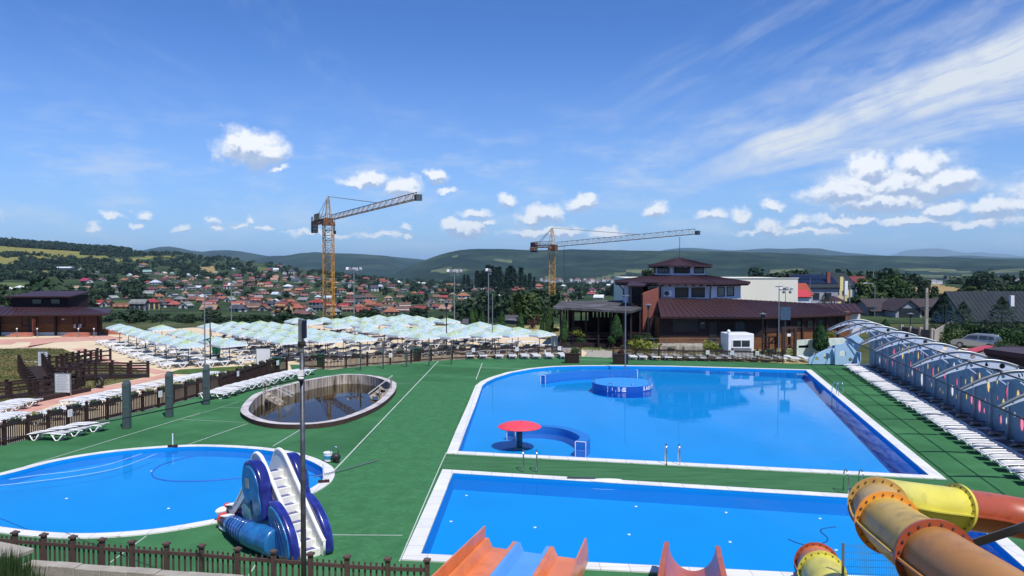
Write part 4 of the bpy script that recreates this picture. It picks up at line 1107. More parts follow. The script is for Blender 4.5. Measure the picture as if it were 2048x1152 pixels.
# inside the left fence
for x, y in zip((110,195,250,330,410,490,570,640,710,790,870,950), (625,600,578,552,531,510,489,468,449,430,412,398)):
    bed(SB_W, g(380+(x+135)/4.8, 660+(y+30)/4.8), -.18+jit(.05), 'deck_l')
for x, y in ((101.6,879.5),(137.7,870.5),(175,862)): bed(SB_W, g(x, y), -.1+jit(.05), 'deck_near')
for x, y in ((525,650),(650,622),(780,597),(905,565),(1050,538),(1160,510),(1285,485),(1390,462),(1480,445),(1560,428),(1640,412),(1720,396)):
    bed(SB_W, g((x+160)/4.43, 660+(y+22)/4.43), -.16+jit(.05), 'sand_path')
for x, y in ((47.4,812),(22.6,818),(7,825),(-16,831)): bed(SB_W, g(x, y), -.05+jit(.06), 'sand_left')
for x, y in ((31.6,840),(9,847),(-20,853)): bed(SB_W, g(x, y), -.05+jit(.06), 'sand_left')
for x, y in ((66,848),(98,838),(131,829),(168,819),(205,809),(240,800)): bed(SB_W, g(x, y), -.30+jit(.08), 'sand_path')
# ================================================================ PARASOLS
UP = 2.15
PEAK = {'a':[(239,647),(257,651),(273,656.5),(290,660.5),(310.6,666),(332,671),(353.6,675),(376,680)],
 'b':[(324,649),(363,658),(383,663),(406,668),(432,672.6),(459,677.5)],
 'c':[(422.5,645),(448,651),(470,655),(494.5,660)], 'd':[(464.5,642),(485,643)],
 'e':[(511.7,648),(535,652.8),(560,657.6),(587,661),(618,666),(650.5,670.5)],
 'f':[(521,641),(544,643),(571,646.5),(595.5,650.6),(621.5,655.4),(655,660),(686,663.5),(719,668)],
 'g':[(522,662),(549,668),(577,673)], 'h':[(594,635),(618,638.5),(648,634),(674,636),(675,645),(700,639.5),(703,631.5),(730,634)],
 'i':[(730,643),(757,629.5),(759,638),(785,632),(791,641),(807,628),(814,636),(834,631),(843,639),(863,634),(894.5,635.5)],
 'j':[(735,651),(769,655.5),(804,660),(845,664.5)], 'k':[(795.5,649.5),(830,653.5),(868,659),(907.4,662.8)],
 'l':[(854,647.5),(890,651.5),(928,657),(971,661.6)], 'm':[(913,645),(946,651),(989,656.5),(1024.5,660)], 'n':[(960,643),(997.6,648.5),(1036,653.5),(1079,659)]}
def canopy_mat():
    m = bpy.data.materials.new('printed_canopy'); m.use_nodes = True; N, L = m.node_tree.nodes, m.node_tree.links
    b = N['Principled BSDF']; b.inputs['Roughness'].default_value = .8
    tc = N.new('ShaderNodeTexCoord'); oi = N.new('ShaderNodeObjectInfo')
    ad = N.new('ShaderNodeVectorMath'); ad.operation = 'MULTIPLY_ADD'; L.new(tc.outputs['Object'], ad.inputs[0]); ad.inputs[1].default_value = (1,1,1)
    cb = N.new('ShaderNodeCombineXYZ'); L.new(oi.outputs['Random'], cb.inputs[2]); L.new(cb.outputs[0], ad.inputs[2])
    no = N.new('ShaderNodeTexNoise'); no.inputs['Scale'].default_value = 1.7; no.inputs['Detail'].default_value = 3; no.inputs['Distortion'].default_value = .6; L.new(ad.outputs[0], no.inputs['Vector'])
    cr = N.new('ShaderNodeValToRGB'); e = cr.color_ramp.elements
    e[0].position = .28; e[0].color = (*lin((128,172,188)), 1); e[1].position = .76; e[1].color = (*lin((188,196,194)), 1)
    for p, c in ((.38, (158,186,196)), (.48, (188,198,196)), (.56, (142,180,136)), (.64, (198,198,146))):
        x = cr.color_ramp.elements.new(p); x.color = (*lin(c), 1)
    L.new(no.outputs['Fac'], cr.inputs[0])
    L.new(cr.outputs[0], b.inputs['Base Color'])
    tr = N.new('ShaderNodeBsdfTranslucent'); L.new(cr.outputs[0], tr.inputs[0]); ms = N.new('ShaderNodeMixShader'); ms.inputs[0].default_value = .1
    L.new(b.outputs[0], ms.inputs[1]); L.new(tr.outputs[0], ms.inputs[2]); L.new(ms.outputs[0], N['Material Output'].inputs[0])
    return m
M['canopy'] = canopy_mat()
M['valance'] = mat('valance_print', (.70,.73,.76), .8, .2, var=.05, scale=2, col2=lin((110,150,190)), c2scale=9, c2lo=.56, c2hi=.66, stretch=(1,1,.4))
M['umbpole'] = mat('brown_pole', lin((66,46,40)), .5, .4, var=.1)
rdir = Vector((2.2, -2.74, 0)).normalized(); adir = Vector((2.74, 2.2, 0)).normalized()
def parasol():
    t = empty('parasol', (0,0,-60), 0, 'parasol', 'parasol', 'parasols on the sunbathing beach')
    s = 1.15; ze, zp = 1.70, UP
    n = 8; mb = MB(); idx = {}
    for i in range(n+1):
        for j in range(n+1):
            x, y = -s+2*s*i/n, -s+2*s*j/n; r = max(abs(x), abs(y))/s; mn = min(abs(x), abs(y))/s
            z = zp+(ze-zp)*(r**.92)+.03*math.sin(PI*r)*(mn/max(r, .01))-.015*(1-mn/max(r, .01))*r
            idx[i, j] = len(mb.v); mb.v.append((x, y, z))
    for i in range(n):
        for j in range(n): mb.f.append((idx[i, j], idx[i+1, j], idx[i+1, j+1], idx[i, j+1]))
    c = mb.build('canopy', M['canopy'], t)
    v = MB(); ring = [(-s,-s),(0,-s-.0),(s,-s),(s,0),(s,s),(0,s),(-s,s),(-s,0)]
    for k in range(8):
        a, b = ring[k], ring[(k+1) % 8]
        z0 = ze-.16
        def zz(p): return ze-(.015 if 0 in p else 0)
        v.add([(*a, zz(a)),(*b, zz(b)),(b[0]*1.01,b[1]*1.01,z0),(a[0]*1.01,a[1]*1.01,z0)], [(0,1,2,3)])
    v.build('valance', M['valance'], t)
    MB().cyl((0,0,0), (0,0,UP+.06), .032, n=8).build('pole', M['umbpole'], t)
    MB().lathe([(0,.62),(.26,.62),(.26,.645),(0,.645)], 14).build('tray', M['umbpole'], t)
    r_ = MB()
    for a in range(4):
        x, y = math.cos(PI/4+a*PI/2), math.sin(PI/4+a*PI/2); r_.bar((0,0,UP-.08), (x*s*1.38,y*s*1.38,ze-.03), .025)
    r_.build('ribs', M['umbpole'], t)
    return t
PU = parasol(); firstu = True; UMB = []
ang_r = math.atan2(rdir.y, rdir.x)
for key, lst in PEAK.items():
    for i, (x, y) in enumerate(lst):
        p = g(x, y, UP); o = PU if firstu else copy_tree(PU); firstu = False
        o.location = (p.x, p.y, 0); o.rotation_euler = (jit(.02), jit(.02), ang_r+jit(.06)); UMB.append((o, key))
        white = key in 'ab' or (key == 'c' and i < 2) or (key in 'n' and i > 0) or (key == 'm' and i == 99)
        A = math.atan2(adir.y, adir.x)
        for sg in (-1, 1):
            c = Vector((p.x, p.y, 0))+adir*(sg*1.25-.1)+rdir*(.75*sg+jit(.12)+.3)
            pr = SB_G if white else SB_D
            if key == 'n' and sg > 0: pr = SB_W
            pp = proj(c); fy = float(np.interp(pp[0], [0,180,400,584,663,797,1020,1168], [893,846,792,740,739,728,716,713]))
            if pp[1] > fy-9: continue
            if white and key in 'ab' and sg < 0: bed(SB_W, c+rdir*1.15+adir*.1, A+jit(.08), 'beach_w')
            bed(pr, c, A+jit(.10)+(0 if sg < 0 else (.0 if white else PI*0)), 'beach_'+('w' if white else 'd'))
# extra dark beds on the open sand in front
for x, y in ((470,706),(505,716),(548,712),(585,720),(628,716),(668,724),(692,715),(742,716),(788,713),(828,715),(860,712),(893,709),(935,707),(965,708),(1000,706),(1040,704)):
    bed(SB_D, g(x, y), math.atan2(adir.y, adir.x)+jit(.15), 'beach_d')
for x, y in ((1118,704),(1090,697),(1140,706.5),(1060,690)): bed(SB_W, g(x, y), .4+jit(.1), 'beach_w')
# ================================================================ PICKET FENCES WITH FLOWER BOXES
def resample(pts, d):
    out = [Vector(pts[0])]; acc = 0; last = Vector(pts[0])
    for p in pts[1:]:
        p = Vector(p)
        while (p-last).length >= d-acc:
            last = last+(p-last).normalized()*(d-acc); out.append(last.copy()); acc = 0
        acc += (p-last).length; last = p
    return out
def fence(name, pts, label, pitch=.11, pw=.066, h=1.0, post_d=1.1, wood='wood', posts=None, ph=1.12, cap=True, every=1):
    P = posts or resample(pts, post_d)
    t = empty(name, P[0], 0, label, 'fence'); o0 = P[0]
    pm = MB().box((0,0,ph/2), (.105,.105,ph)).mesh('post', M[wood])
    cm = MB(); cm.box((0,0,ph+.02), (.165,.165,.045)); cm.box((0,0,ph+.06), (.13,.13,.04), taper=.3); cmm = cm.mesh('cap', M[wood])
    for i, p in enumerate(P):
        q = P[min(i+1, len(P)-1)]-P[max(i-1, 0)]; rz = math.atan2(q.y, q.x)
        if i % every == 0:
            po = obj('post', pm, t); po.location = p-o0; po.rotation_euler.z = rz
            if cap: c = obj('cap', cmm, po)
    for i in range(len(P)-1):
        a, b = P[i]-o0, P[i+1]-o0; L_ = (b-a).length; d = (b-a)/L_; mb = MB()
        for z in (.18, h-.12): mb.bar(a+d*.06+Vector((0,0,z)), b-d*.06+Vector((0,0,z)), .04, .09)
        n = max(1, int(L_/pitch))
        nn = Vector((-d.y, d.x, 0))*.035
        for k in range(1, n): q = a+d*(L_*k/n)+nn; mb.bar(q+Vector((0,0,.06)), q+Vector((0,0,h)), pw, .025, up=tuple(nn))
        if i < 100: mb.build('picket_panel', M[wood], t)
    return t, P
fl_, PL = fence('picket_fence', [p for p in FENCE_L[0:1]]+[Vector(p) for p in FENCE_L[1:]], 'dark brown picket fence with flower boxes along the left edge of the deck', post_d=1.25, every=1)
fm_, PM = fence('picket_fence', FENCE_M, 'dark picket fence between the deck and the dark cushioned sunbeds', post_d=2.0)
frr_, PR = fence('picket_fence', FENCE_R, 'dark picket fence below the brown restaurant', post_d=2.1)
bp = [g(x, y, 1.1) for x, y in ((-84,1059),(-27,1063.5),(30,1068),(87.5,1072.4),(146,1076.7),(204,1082),(263.6,1086.4),(333,1090.3),(403,1094.5),(475,1101),(547,1106),(621,1111),(694,1116.5),(775.5,1121),(854,1123.5))]
bp = [Vector((p.x, p.y, 0)) for p in bp]
fb_, PB = fence('picket_fence', bp, 'brown picket fence with capped posts in the foreground below the oval pool', pitch=.145, pw=.045, h=1.02, wood='wood2', posts=bp)
def leaf_cloud(n, rx, ry, rz, size, rnd, z0=0.0, lumps_=5, hollow=.35, flat=.5):
    """quads scattered through an uneven volume"""
    cs = [(rnd.gauss(0, .45), rnd.gauss(0, .45), rnd.gauss(0, .4), .5+.4*rnd.random()) for _ in range(lumps_)]+[(0, 0, 0, .75)]
    V, Fc = [], []
    for i in range(n):
        c = cs[rnd.randrange(len(cs))]
        th, u = rnd.random()*2*PI, rnd.uniform(-1, 1); r = c[3]*(hollow+(1-hollow)*rnd.random()**.5); q = math.sqrt(1-u*u)
        dx, dy, dz = q*math.cos(th), q*math.sin(th), u
        x, y, z = max(-1.05, min(1.05, c[0]+dx*r)), max(-1.05, min(1.05, c[1]+dy*r)), max(-1, min(1.1, c[2]+dz*r))
        nrm = Vector((dx+rnd.gauss(0, flat), dy+rnd.gauss(0, flat), dz+.35+rnd.gauss(0, flat))).normalized()
        a = nrm.orthogonal().normalized(); a = (Matrix.Rotation(rnd.random()*6.28, 3, nrm) @ a); b = nrm.cross(a)
        s1, s2 = size*(.6+.8*rnd.random()), size*(.4+.6*rnd.random())
        p = Vector((x*rx, y*ry, z0+z*rz)); k = len(V)
        V += [tuple(p-a*s1-b*s2*.3), tuple(p+b*s2*-.9), tuple(p+a*s1+b*s2*.2), tuple(p+b*s2)]
        Fc.append((k, k+1, k+2, k+3))
    return V, Fc
def cloud_mesh(name, m, *a, **k):
    mb = MB(); mb.v, mb.f = leaf_cloud(*a, **k); return mb.mesh(name, m)
rf = random.Random(5)
fbox = []
bx_m = MB().box((0,0,0), (.62,.2,.17)).mesh('box', M['black'])
fl_m = [cloud_mesh('plants', M['leaf'], 60, .34, .16, .13, .05, random.Random(60+i), z0=.14) for i in range(3)]
fl_m += [cloud_mesh('plants', M['leaf_yel'], 50, .34, .16, .12, .05, random.Random(70), z0=.13)]
def boxes(P, h, side, step, key):
    for i in range(0, len(P)-1, step):
        p = (P[i]+P[i+1])/2; d = (P[i+1]-P[i]).normalized(); nn = Vector((-d.y, d.x, 0))*side
        if proj(p)[0] < -60: continue
        t = empty('flower_box', p+nn*.12+Vector((0,0,h)), math.atan2(d.y, d.x), None, 'flower box', 'flower boxes on the picket fences')
        obj('box', bx_m, t); obj('plants', fl_m[rf.randrange(4)], t); fbox.append((t, key))
boxes(PL, .98, 1, 1, 'l'); boxes(PM, .98, 1, 1, 'm'); boxes(PR, .98, 1, 2, 'r')
for key, txt in (('l', 'dark flower box on the left picket fence, # from the left'), ('m', 'flower box on the fence before the cushioned beds, # from the left'), ('r', 'dark flower box on the fence below the restaurant, # from the left')):
    rank([o for o, k in fbox if k == key], txt, lambda o: proj(o.location)[0])
# small white notices on the fences
def fnotice(lst, txt):
    os_ = []
    for px, py, P in lst:
        best = min(P, key=lambda q: abs(proj(q)[0]-px)); i = P.index(best); q2 = P[min(i+1, len(P)-1)]; d = (q2-P[max(i-1, 0)]).normalized()
        t = empty('fence_notice', (best.x, best.y, .80), math.atan2(d.y, d.x), None, 'notice', 'white notices on the picket fences')
        nn = -1 if P is not PL else -1
        MB().box((0,-.10,0), (.30,.02,.36)).build('plate', M['white'], t)
        mm = MB()
        for k in range(5): mm.box((0,-.113,.12-.055*k), (.22-.03*(k % 2),.004,.018))
        mm.build('lettering', M['label'], t); os_.append(t)
    rank(os_, txt, lambda o: proj(o.location)[0])
fnotice([(140,834,PL),(330,795,PL),(470,758,PL),(563,735,PL)], 'small white notice on the left picket fence, # from the left')
fnotice([(795,716,PM),(956,703,PM),(1025,702,PM),(1117,702,PM)], 'small white notice on the fence before the cushioned beds, # from left')
fnotice([(1416,708,PR),(1488,710,PR),(1540,712,PR)], 'small white notice on the fence below the restaurant, # from the left')
# labels of sunbeds and parasols
rank(SB['back_l'], 'white sunbed left of the concrete path on the far deck edge, # from left', lambda o: proj(o.location)[0])
rank(SB['back_r'], 'white sunbed in front of the restaurant fence, # from the left', lambda o: proj(o.location)[0])
rank(SB['right'], 'white slatted sunbed in the row by the blue wall, # from the near end', lambda o: o.location.y)
rank(SB['shade'], 'dark sunbed in shade against the blue wall, # from the near end', lambda o: o.location.y)
rank(SB['deck_l'], 'white sunbed on the green deck beside the plunge pool, # from the left', lambda o: proj(o.location)[0])
rank(SB['deck_near'], 'white sunbed of the three above the oval pool, # from the left', lambda o: proj(o.location)[0])
rank(SB['sand_path'], 'white sunbed between brick path and left fence, # from the left', lambda o: proj(o.location)[0])
rank(SB['sand_left'], 'white sunbed on sand at the far left, # from the far side', lambda o: -o.location.y)
rank(SB['beach_w'], 'white framed sunbed without cushion among the parasols, # from the left', lambda o: proj(o.location)[0])
rank(SB['beach_d'], 'dark cushioned sunbed among the parasols, # from the left', lambda o: proj(o.location)[0])
for k, l in SB.items():
    for o in l: o['group'] = {'right':'sunbeds along the blue shade wall','shade':'sunbeds in the shade of the blue wall','back_l':'sunbeds along the far edge of the deck','back_r':'sunbeds along the far edge of the deck'}.get(k, 'sunbeds on the beach' if k.startswith('beach') else 'sunbeds along the left fence')
NM = dict(zip('abcdefghijklmn', ['leftmost','second','third','fourth','sixth','seventh','front middle','rear middle','rear right','ninth','tenth','eleventh','twelfth','rightmost']))
for key in PEAK:
    rank([o for o, k in UMB if k == key], 'pale printed parasol, # from the far end of the %s parasol row' % NM[key], lambda o: -o.location.y)
# ================================================================ BLUE SHADE WALL WITH ARCHES
M['wallblue'] = mat('blue_panel', lin((126,150,168)), .6, .3, var=.08, scale=.8, col2=lin((110,134,154)), c2scale=.6)
M['wallside'] = mat('pale_blue_panel', lin((160,196,226)), .6, .3, var=.05, scale=.8)
M['archpl'] = mat('arch_plate', lin((204,214,232)), .5, .35, var=.04)
def glassm(name, c):
    m = bpy.data.materials.new(name); m.use_nodes = True; N, L = m.node_tree.nodes, m.node_tree.links
    b = N['Principled BSDF']; b.inputs['Base Color'].default_value = (*c, 1); b.inputs['Roughness'].default_value = .25
    no = N.new('ShaderNodeTexNoise'); no.inputs['Scale'].default_value = 4
    tr = N.new('ShaderNodeBsdfTranslucent'); tr.inputs['Color'].default_value = (*c, 1); ms = N.new('ShaderNodeMixShader'); ms.inputs[0].default_value = .94
    L.new(no.outputs['Fac'], b.inputs['Coat Weight'])
    L.new(b.outputs[0], ms.inputs[1]); L.new(tr.outputs[0], ms.inputs[2]); L.new(ms.outputs[0], N['Material Output'].inputs[0]); return m
M['postgrey'] = mat('pale_grey_post', lin((186,190,198)), .5, .3, var=.06)
GL = [glassm('pink_disc', (1,.28,.42)), glassm('yellow_disc', (1,.72,.26)), glassm('white_disc', (.95,.97,1)), glassm('rose_disc', (.95,.16,.28))]
wl = empty('shade_wall', W0, math.atan2(wd.y, wd.x), 'long blue wall pierced by round coloured glass discs beside the sunbeds', 'wall')
# local x runs along the wall towards the viewer, local y to the right of that direction
wside = 1 if Vector((-wd.y, wd.x, 0)).dot(wn) > 0 else -1            # pool side in local y
rw = random.Random(21); mod = 2.2; WH = 3.15
for k in range(19):
    x0 = -.2+k*mod
    out = [(.02, .02), (mod-.02, .02), (mod-.02, WH), (.02, WH)]
    hs = []; tries = 0
    while len(hs) < (6 if k > 1 else 3) and tries < 200:
        tries += 1
        r = rw.choice([.13,.16,.2,.24,.28,.36]); cx, cz = rw.uniform(r+.1, mod-r-.1), rw.uniform(.65+r*1.2, WH-r*1.2-.1)
        if all(math.hypot(cx-a, (cz-b)) > r*1.2+q*1.2+.10 for a, b, q in hs): hs.append((cx, cz, r))
    me_ = curve_mesh('panel', [out]+[circ(a, b, q*.85, q*1.2, 20) for a, b, q in hs], M['wallblue'], .025)
    pn = obj('panel', me_, wl); pn.matrix_local = Matrix.Translation((x0, 0, 0)) @ Matrix.Rotation(PI/2, 4, 'X')
    for a, b, q in hs:
        dm = curve_mesh('glass_disc', [circ(0, 0, q*.85+.02, q*1.2+.02, 20)], rw.choice(GL+[GL[0], GL[1]]))
        di = obj('glass_disc', dm, pn); di.matrix_local = Matrix.Translation((a, b, wside*.032))      # behind the panel
    if k: po = MB().cyl((0,wside*.11,0), (0,wside*.11,2.9 if k % 2 else 2.3), .055, n=10).build('post', M['postgrey'], wl, True); po.location = (x0, 0, 0)
tips = [g(x, y, 2.97) for x, y in ((1655,661),(1672,668),(1694,677),(1716,690),(1744,703),(1777,717),(1812,736),(1867,757),(1927,782),(2006,817))]
ss = [(p-W0).dot(wd) for p in tips]; ss.append(ss[-1]+4.3); of_ = sum((p-W0).dot(wn) for p in tips[3:])/7
top = [(-.35,3.60),(.0,3.72),(.5,3.84),(1.1,3.86),(1.8,3.72),(2.5,3.44),(3.0,3.16),(3.3,2.98)]; bot = [(3.3,2.92),(3.0,3.05),(2.5,3.27),(1.8,3.49),(1.1,3.56),(.5,3.50),(.1,3.32),(-.2,3.2)]
kx = of_/3.3
ARC = []
for i, s1 in enumerate(ss):
    base = W0+wd*s1
    t = empty('shade_arch', base, math.atan2(wn.y, wn.x), None, 'arch', 'arches over the sunbed row'); ARC.append(t)
    T2 = [(x*kx, z) for x, z in top]; B2_ = [(x*kx, z) for x, z in bot]
    me_ = curve_mesh('plate', [T2+B2_]+[circ(x*kx, z, r, n=16) for x, z, r in ((.35,3.64,.125),(1.0,3.70,.10),(1.65,3.63,.075),(2.25,3.45,.055),(2.8,3.2,.035))], M['archpl'], .02)
    o = obj('plate', me_, t); o.matrix_local = Matrix.Rotation(PI/2, 4, 'X')
    MB().tube(spline([Vector((x, 0, z+.03)) for x, z in T2], 5, False), .06, 10).build('top_tube', M['greymetal'], t, True)
    MB().bar((-.3,.0,3.55), (-.75,.0,2.3), .07).build('brace', M['archpl'], t)
    MB().bar((1.0*kx,.0,3.42), (.12,.0,2.75), .05).build('strut', M['archpl'], t)
    MB().cyl((-.75,0,0), (-.75,0,2.4), .05, n=8).build('rear_post', M['greymetal'], t)
rank(ARC, 'pale curved shade arch with holes on the blue wall, # from the near end', lambda o: o.location.y)
for i, (x, z) in enumerate(((of_-.03, 2.99), (1.75*kx, 3.80), (-.3, 3.66))):
    a, b = W0+wd*(ss[0]-.3)+wn*x, W0+wd*(ss[-1]+.3)+wn*x
    tag(MB().cyl((a.x,a.y,z), (b.x,b.y,z), .035, n=6).build('purlin', M['black']), ['dark rod joining the low tips of the shade arches','dark rod crossing the middle of the shade arches','dark rod along the wall ends of the shade arches'][i], 'rod', 'rods joining the shade arches')
def c5(x, y): return (1440+x/4.8, 500+y/4.8)
def endpanel(outline, hl, label, Y):
    P0 = at(*c5(*outline[0]), Y)
    f = lambda q: (lambda v: (v.x-P0.x, v.z-P0.z))(at(*c5(*q), Y))
    hh = []
    for (x, y, r) in hl: c = f((x, y)); hh.append(circ(c[0], c[1], r/4.8/FPX*Y))
    t = empty('end_panel', P0, 0, label, 'wall panel')
    o = obj('panel', curve_mesh('panel', [[f(q) for q in outline]]+hh, M['wallside'], .08), t); o.matrix_local = Matrix.Rotation(PI/2, 4, 'X')
    bk = MB().box((2.2,.9,.5), (.06,1.6,1.0)).build('rear_brace', M['wallside'], t)
endpanel([(846,1094),(850,1035),(1085,922),(1085,1094)], [(925,1045,18),(1022,1020,32)], 'low pale blue end panel with two round holes at the far end of the wall', 64.6)
endpanel([(1102,1100),(1102,912),(1195,903),(1218,850),(1312,812),(1378,870),(1300,985),(1345,1100)], [(1175,995,33),(1248,1052,19)], 'tall pale blue end panel with a notched top and round holes', 64.2)
# ================================================================ RESTAURANT AND OTHER BUILDINGS NEARBY
M['roofbr'] = mat('brown_metal_roof', lin((66,44,47)), .5, .35, metal=.1, var=.10, scale=.6, col2=lin((58,40,43)), c2scale=.3)
M['roofdk'] = mat('grey_shingle_roof', lin((74,72,74)), .9, .2, var=.2, scale=1, col2=lin((112,112,118)), c2scale=.35, c2lo=.52, c2hi=.62, stretch=(1,3,1))
M['logs'] = mat('log_wall', lin((118,80,52)), .75, .2, var=.25, scale=1.2, stretch=(.6,.6,9), col2=lin((84,56,40)), c2scale=.8, bump=.5, bscale=4)
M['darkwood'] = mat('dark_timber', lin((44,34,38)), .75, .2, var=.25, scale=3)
M['brickred'] = mat('red_brown_brick', lin((136,84,74)), .9, .15, var=.15, scale=3, stretch=(1,1,5), bump=.3)
M['stone'] = mat('stone_masonry', lin((170,164,152)), .9, .2, var=.3, scale=3, col2=lin((104,98,90)), c2scale=2.2, bump=.6, bscale=5)
M['pinkstep'] = mat('pink_step', lin((176,116,98)), .9, .2, var=.15, scale=2)
def slab_roof(mb, pts, t=.18, seams=0.0, e0=0, sh=.05):
    """planar roof with standing seams running from edge e0 to the opposite edge"""
    mb.slab(pts, t)
    if seams:
        P = [Vector(p) for p in pts]; a, b = P[e0], P[(e0+1) % 4]; c, d = P[(e0+2) % 4], P[(e0+3) % 4]
        n = max(2, int((b-a).length/seams))
        for i in range(n+1):
            t_ = i/n; p, q = a.lerp(b, t_), d.lerp(c, t_); mb.bar(p+Vector((0,0,sh*.4)), q+Vector((0,0,sh*.4)), .045, sh)
    return mb
def octa(cx, cy, ap, rot, n=8):
    r = ap/math.cos(PI/n); return [Vector((cx+r*math.cos(rot+2*PI*(k+.5)/n), cy+r*math.sin(rot+2*PI*(k+.5)/n), 0)) for k in range(n)]
def win(parent, p, rz, w, h, name='window', fm='darkwood', gm='glass', d=.06, mull=0):
    """p = centre on the wall plane, local -y looks out"""
    f = MB()
    for sx in (-1, 1): f.box((sx*(w/2-.04),-d/2,0), (.08,d,h))
    for sz in (-1, 1): f.box((0,-d/2,sz*(h/2-.04)), (w-.16,d,.08))
    for k in range(mull): f.box((-w/2+w*(k+1)/(mull+1),-d/2,0), (.05,d*.8,h-.16))
    o = obj(name, f.mesh(name, M[fm]), parent); o.location = p; o.rotation_euler.z = rz
    q = obj('pane', MB().box((0,-.012,0), (w-.1,.02,h-.1)).mesh('pane', M[gm]), o)
    return o
rest = empty('restaurant', (19.2,88.3,0), 0, 'brown roofed restaurant with white octagonal upper storey, cupola and long wooden wing', 'restaurant')
def rel(p, o=Vector((19.2,88.3,0))): return Vector(p)-o
ROT = -PI/2-.12
mbw = MB(); mbw.prism([(p.x, p.y) for p in octa(0,0,6.4,ROT)], 2.5, 6.62); mbw.build('wall', M['plaster'], rest)
def cone_roof(a0, z0, a1, z1, rot, m, name='roof', over=.22, seam=True):
    lo, hi = octa(0,0,a0,rot), octa(0,0,max(a1, .05),rot); mb = MB()
    mb.add([(*p.xy, z0) for p in lo]+[(*p.xy, z1) for p in hi]+[(*p.xy, z0-over) for p in lo], [(k, (k+1) % 8, 8+(k+1) % 8, 8+k) for k in range(8)]+[(16+k, 16+(k+1) % 8, (k+1) % 8, k) for k in range(8)]+[tuple(reversed(range(16, 24)))]+[tuple(range(8, 16))])
    for k in range(8):
        a, b, c, d = [Vector((*q.xy, z)) for q, z in ((lo[k],z0),(lo[(k+1) % 8],z0),(hi[(k+1) % 8],z1),(hi[k],z1))]
        mb.bar(a+Vector((0,0,.03)), d+Vector((0,0,.03)), .12, .06)
        if seam:
            for i in range(1, 9): t = i/9; mb.bar(a.lerp(b, t)+Vector((0,0,.01)), d.lerp(c, t)+Vector((0,0,.01)), .035, .05)
    return mb.build(name, M[m], rest)
cone_roof(7.35, 6.6, 2.7, 7.34, ROT, 'roofbr')
br = MB()
for k in range(8):
    for i in range(7):
        a, b = octa(0,0,6.4,ROT)[k], octa(0,0,6.4,ROT)[(k+1) % 8]; c, d = octa(0,0,7.25,ROT)[k], octa(0,0,7.25,ROT)[(k+1) % 8]; t = (i+.5)/7
        br.bar(a.lerp(b, t)+Vector((0,0,6.28)), c.lerp(d, t)+Vector((0,0,6.30)), .12, .14)
        a, b = octa(0,0,2.75,ROT)[k], octa(0,0,2.75,ROT)[(k+1) % 8]; c, d = octa(0,0,3.45,ROT)[k], octa(0,0,3.45,ROT)[(k+1) % 8]
        if i % 2: br.bar(a.lerp(b, t)+Vector((0,0,8.2)), c.lerp(d, t)+Vector((0,0,8.22)), .1, .12)
br.build('rafters', M['darkwood'], rest)
MB().prism([(p.x, p.y) for p in octa(0,0,2.75,ROT)], 7.2, 8.45).build('cupola', M['plaster'], rest)
cone_roof(3.5, 8.44, 0.05, 9.3, ROT, 'roofbr', 'cupola_roof', .14)
MB().cyl((0,0,9.25), (0,0,11.7), .03, n=6).build('antenna', M['darkmetal'], rest)
for k in (6, 7, 0, 1, 5):                                          # faces towards the viewer
    pass
def face(ap, k):
    a = ROT+2*PI*k/8; return Vector((ap*math.cos(a), ap*math.sin(a), 0)), a+PI/2
for k in (-2, -1, 0, 1, 2):
    c, rz = face(2.75, k); win(rest, c+Vector((0,0,7.86)), rz, 1.75, .62, mull=4)
c, rz = face(6.4, 0); tdir = Vector((math.cos(rz), math.sin(rz), 0))
for x in (-.35, 1.35): win(rest, c+tdir*x+Vector((0,0,5.55)), rz, 1.4, 1.05)
c, rz = face(6.4, 1); tdir = Vector((math.cos(rz), math.sin(rz), 0))
for x in (-.9, .75): win(rest, c+tdir*x+Vector((0,0,5.6)), rz, 1.25, 1.05)
c, rz = face(6.4, -1); tdir = Vector((math.cos(rz), math.sin(rz), 0)); win(rest, c+tdir*.4+Vector((0,0,5.5)), rz, 1.1, 1.3)
c, rz = face(6.4, 0); tdir = Vector((math.cos(rz), math.sin(rz), 0)); nn = Vector((math.cos(ROT), math.sin(ROT), 0))
ac = obj('air_conditioner', MB().box((0,-.18,0), (.85,.32,.62)).mesh('air_conditioner', M['white']), rest); ac.location = c+tdir*-1.85+Vector((0,0,5.45)); ac.rotation_euler.z = rz
obj('fan', MB().lathe([(0,0),(.2,0),(.22,.012),(.26,.012),(.26,0)], 20).mesh('fan', M['darkmetal']), ac).matrix_local = Matrix.Translation((-.1,-.342,0)) @ Matrix.Rotation(PI/2, 4, 'X')
for k, tt in ((0,-2.6),(0,2.6),(-1,-2.6)):
    c, rz = face(6.4, k); tdir = Vector((math.cos(rz), math.sin(rz), 0)); nn = Vector((math.sin(rz), -math.cos(rz), 0))
    MB().tube([c+tdir*tt+nn*.95+Vector((0,0,6.4)), c+tdir*tt+nn*.5+Vector((0,0,6.05)), c+tdir*tt+nn*.1+Vector((0,0,5.7)), c+tdir*tt+nn*.1+Vector((0,0,4.9))], .06, 6).build('downpipe', M['black'], rest)
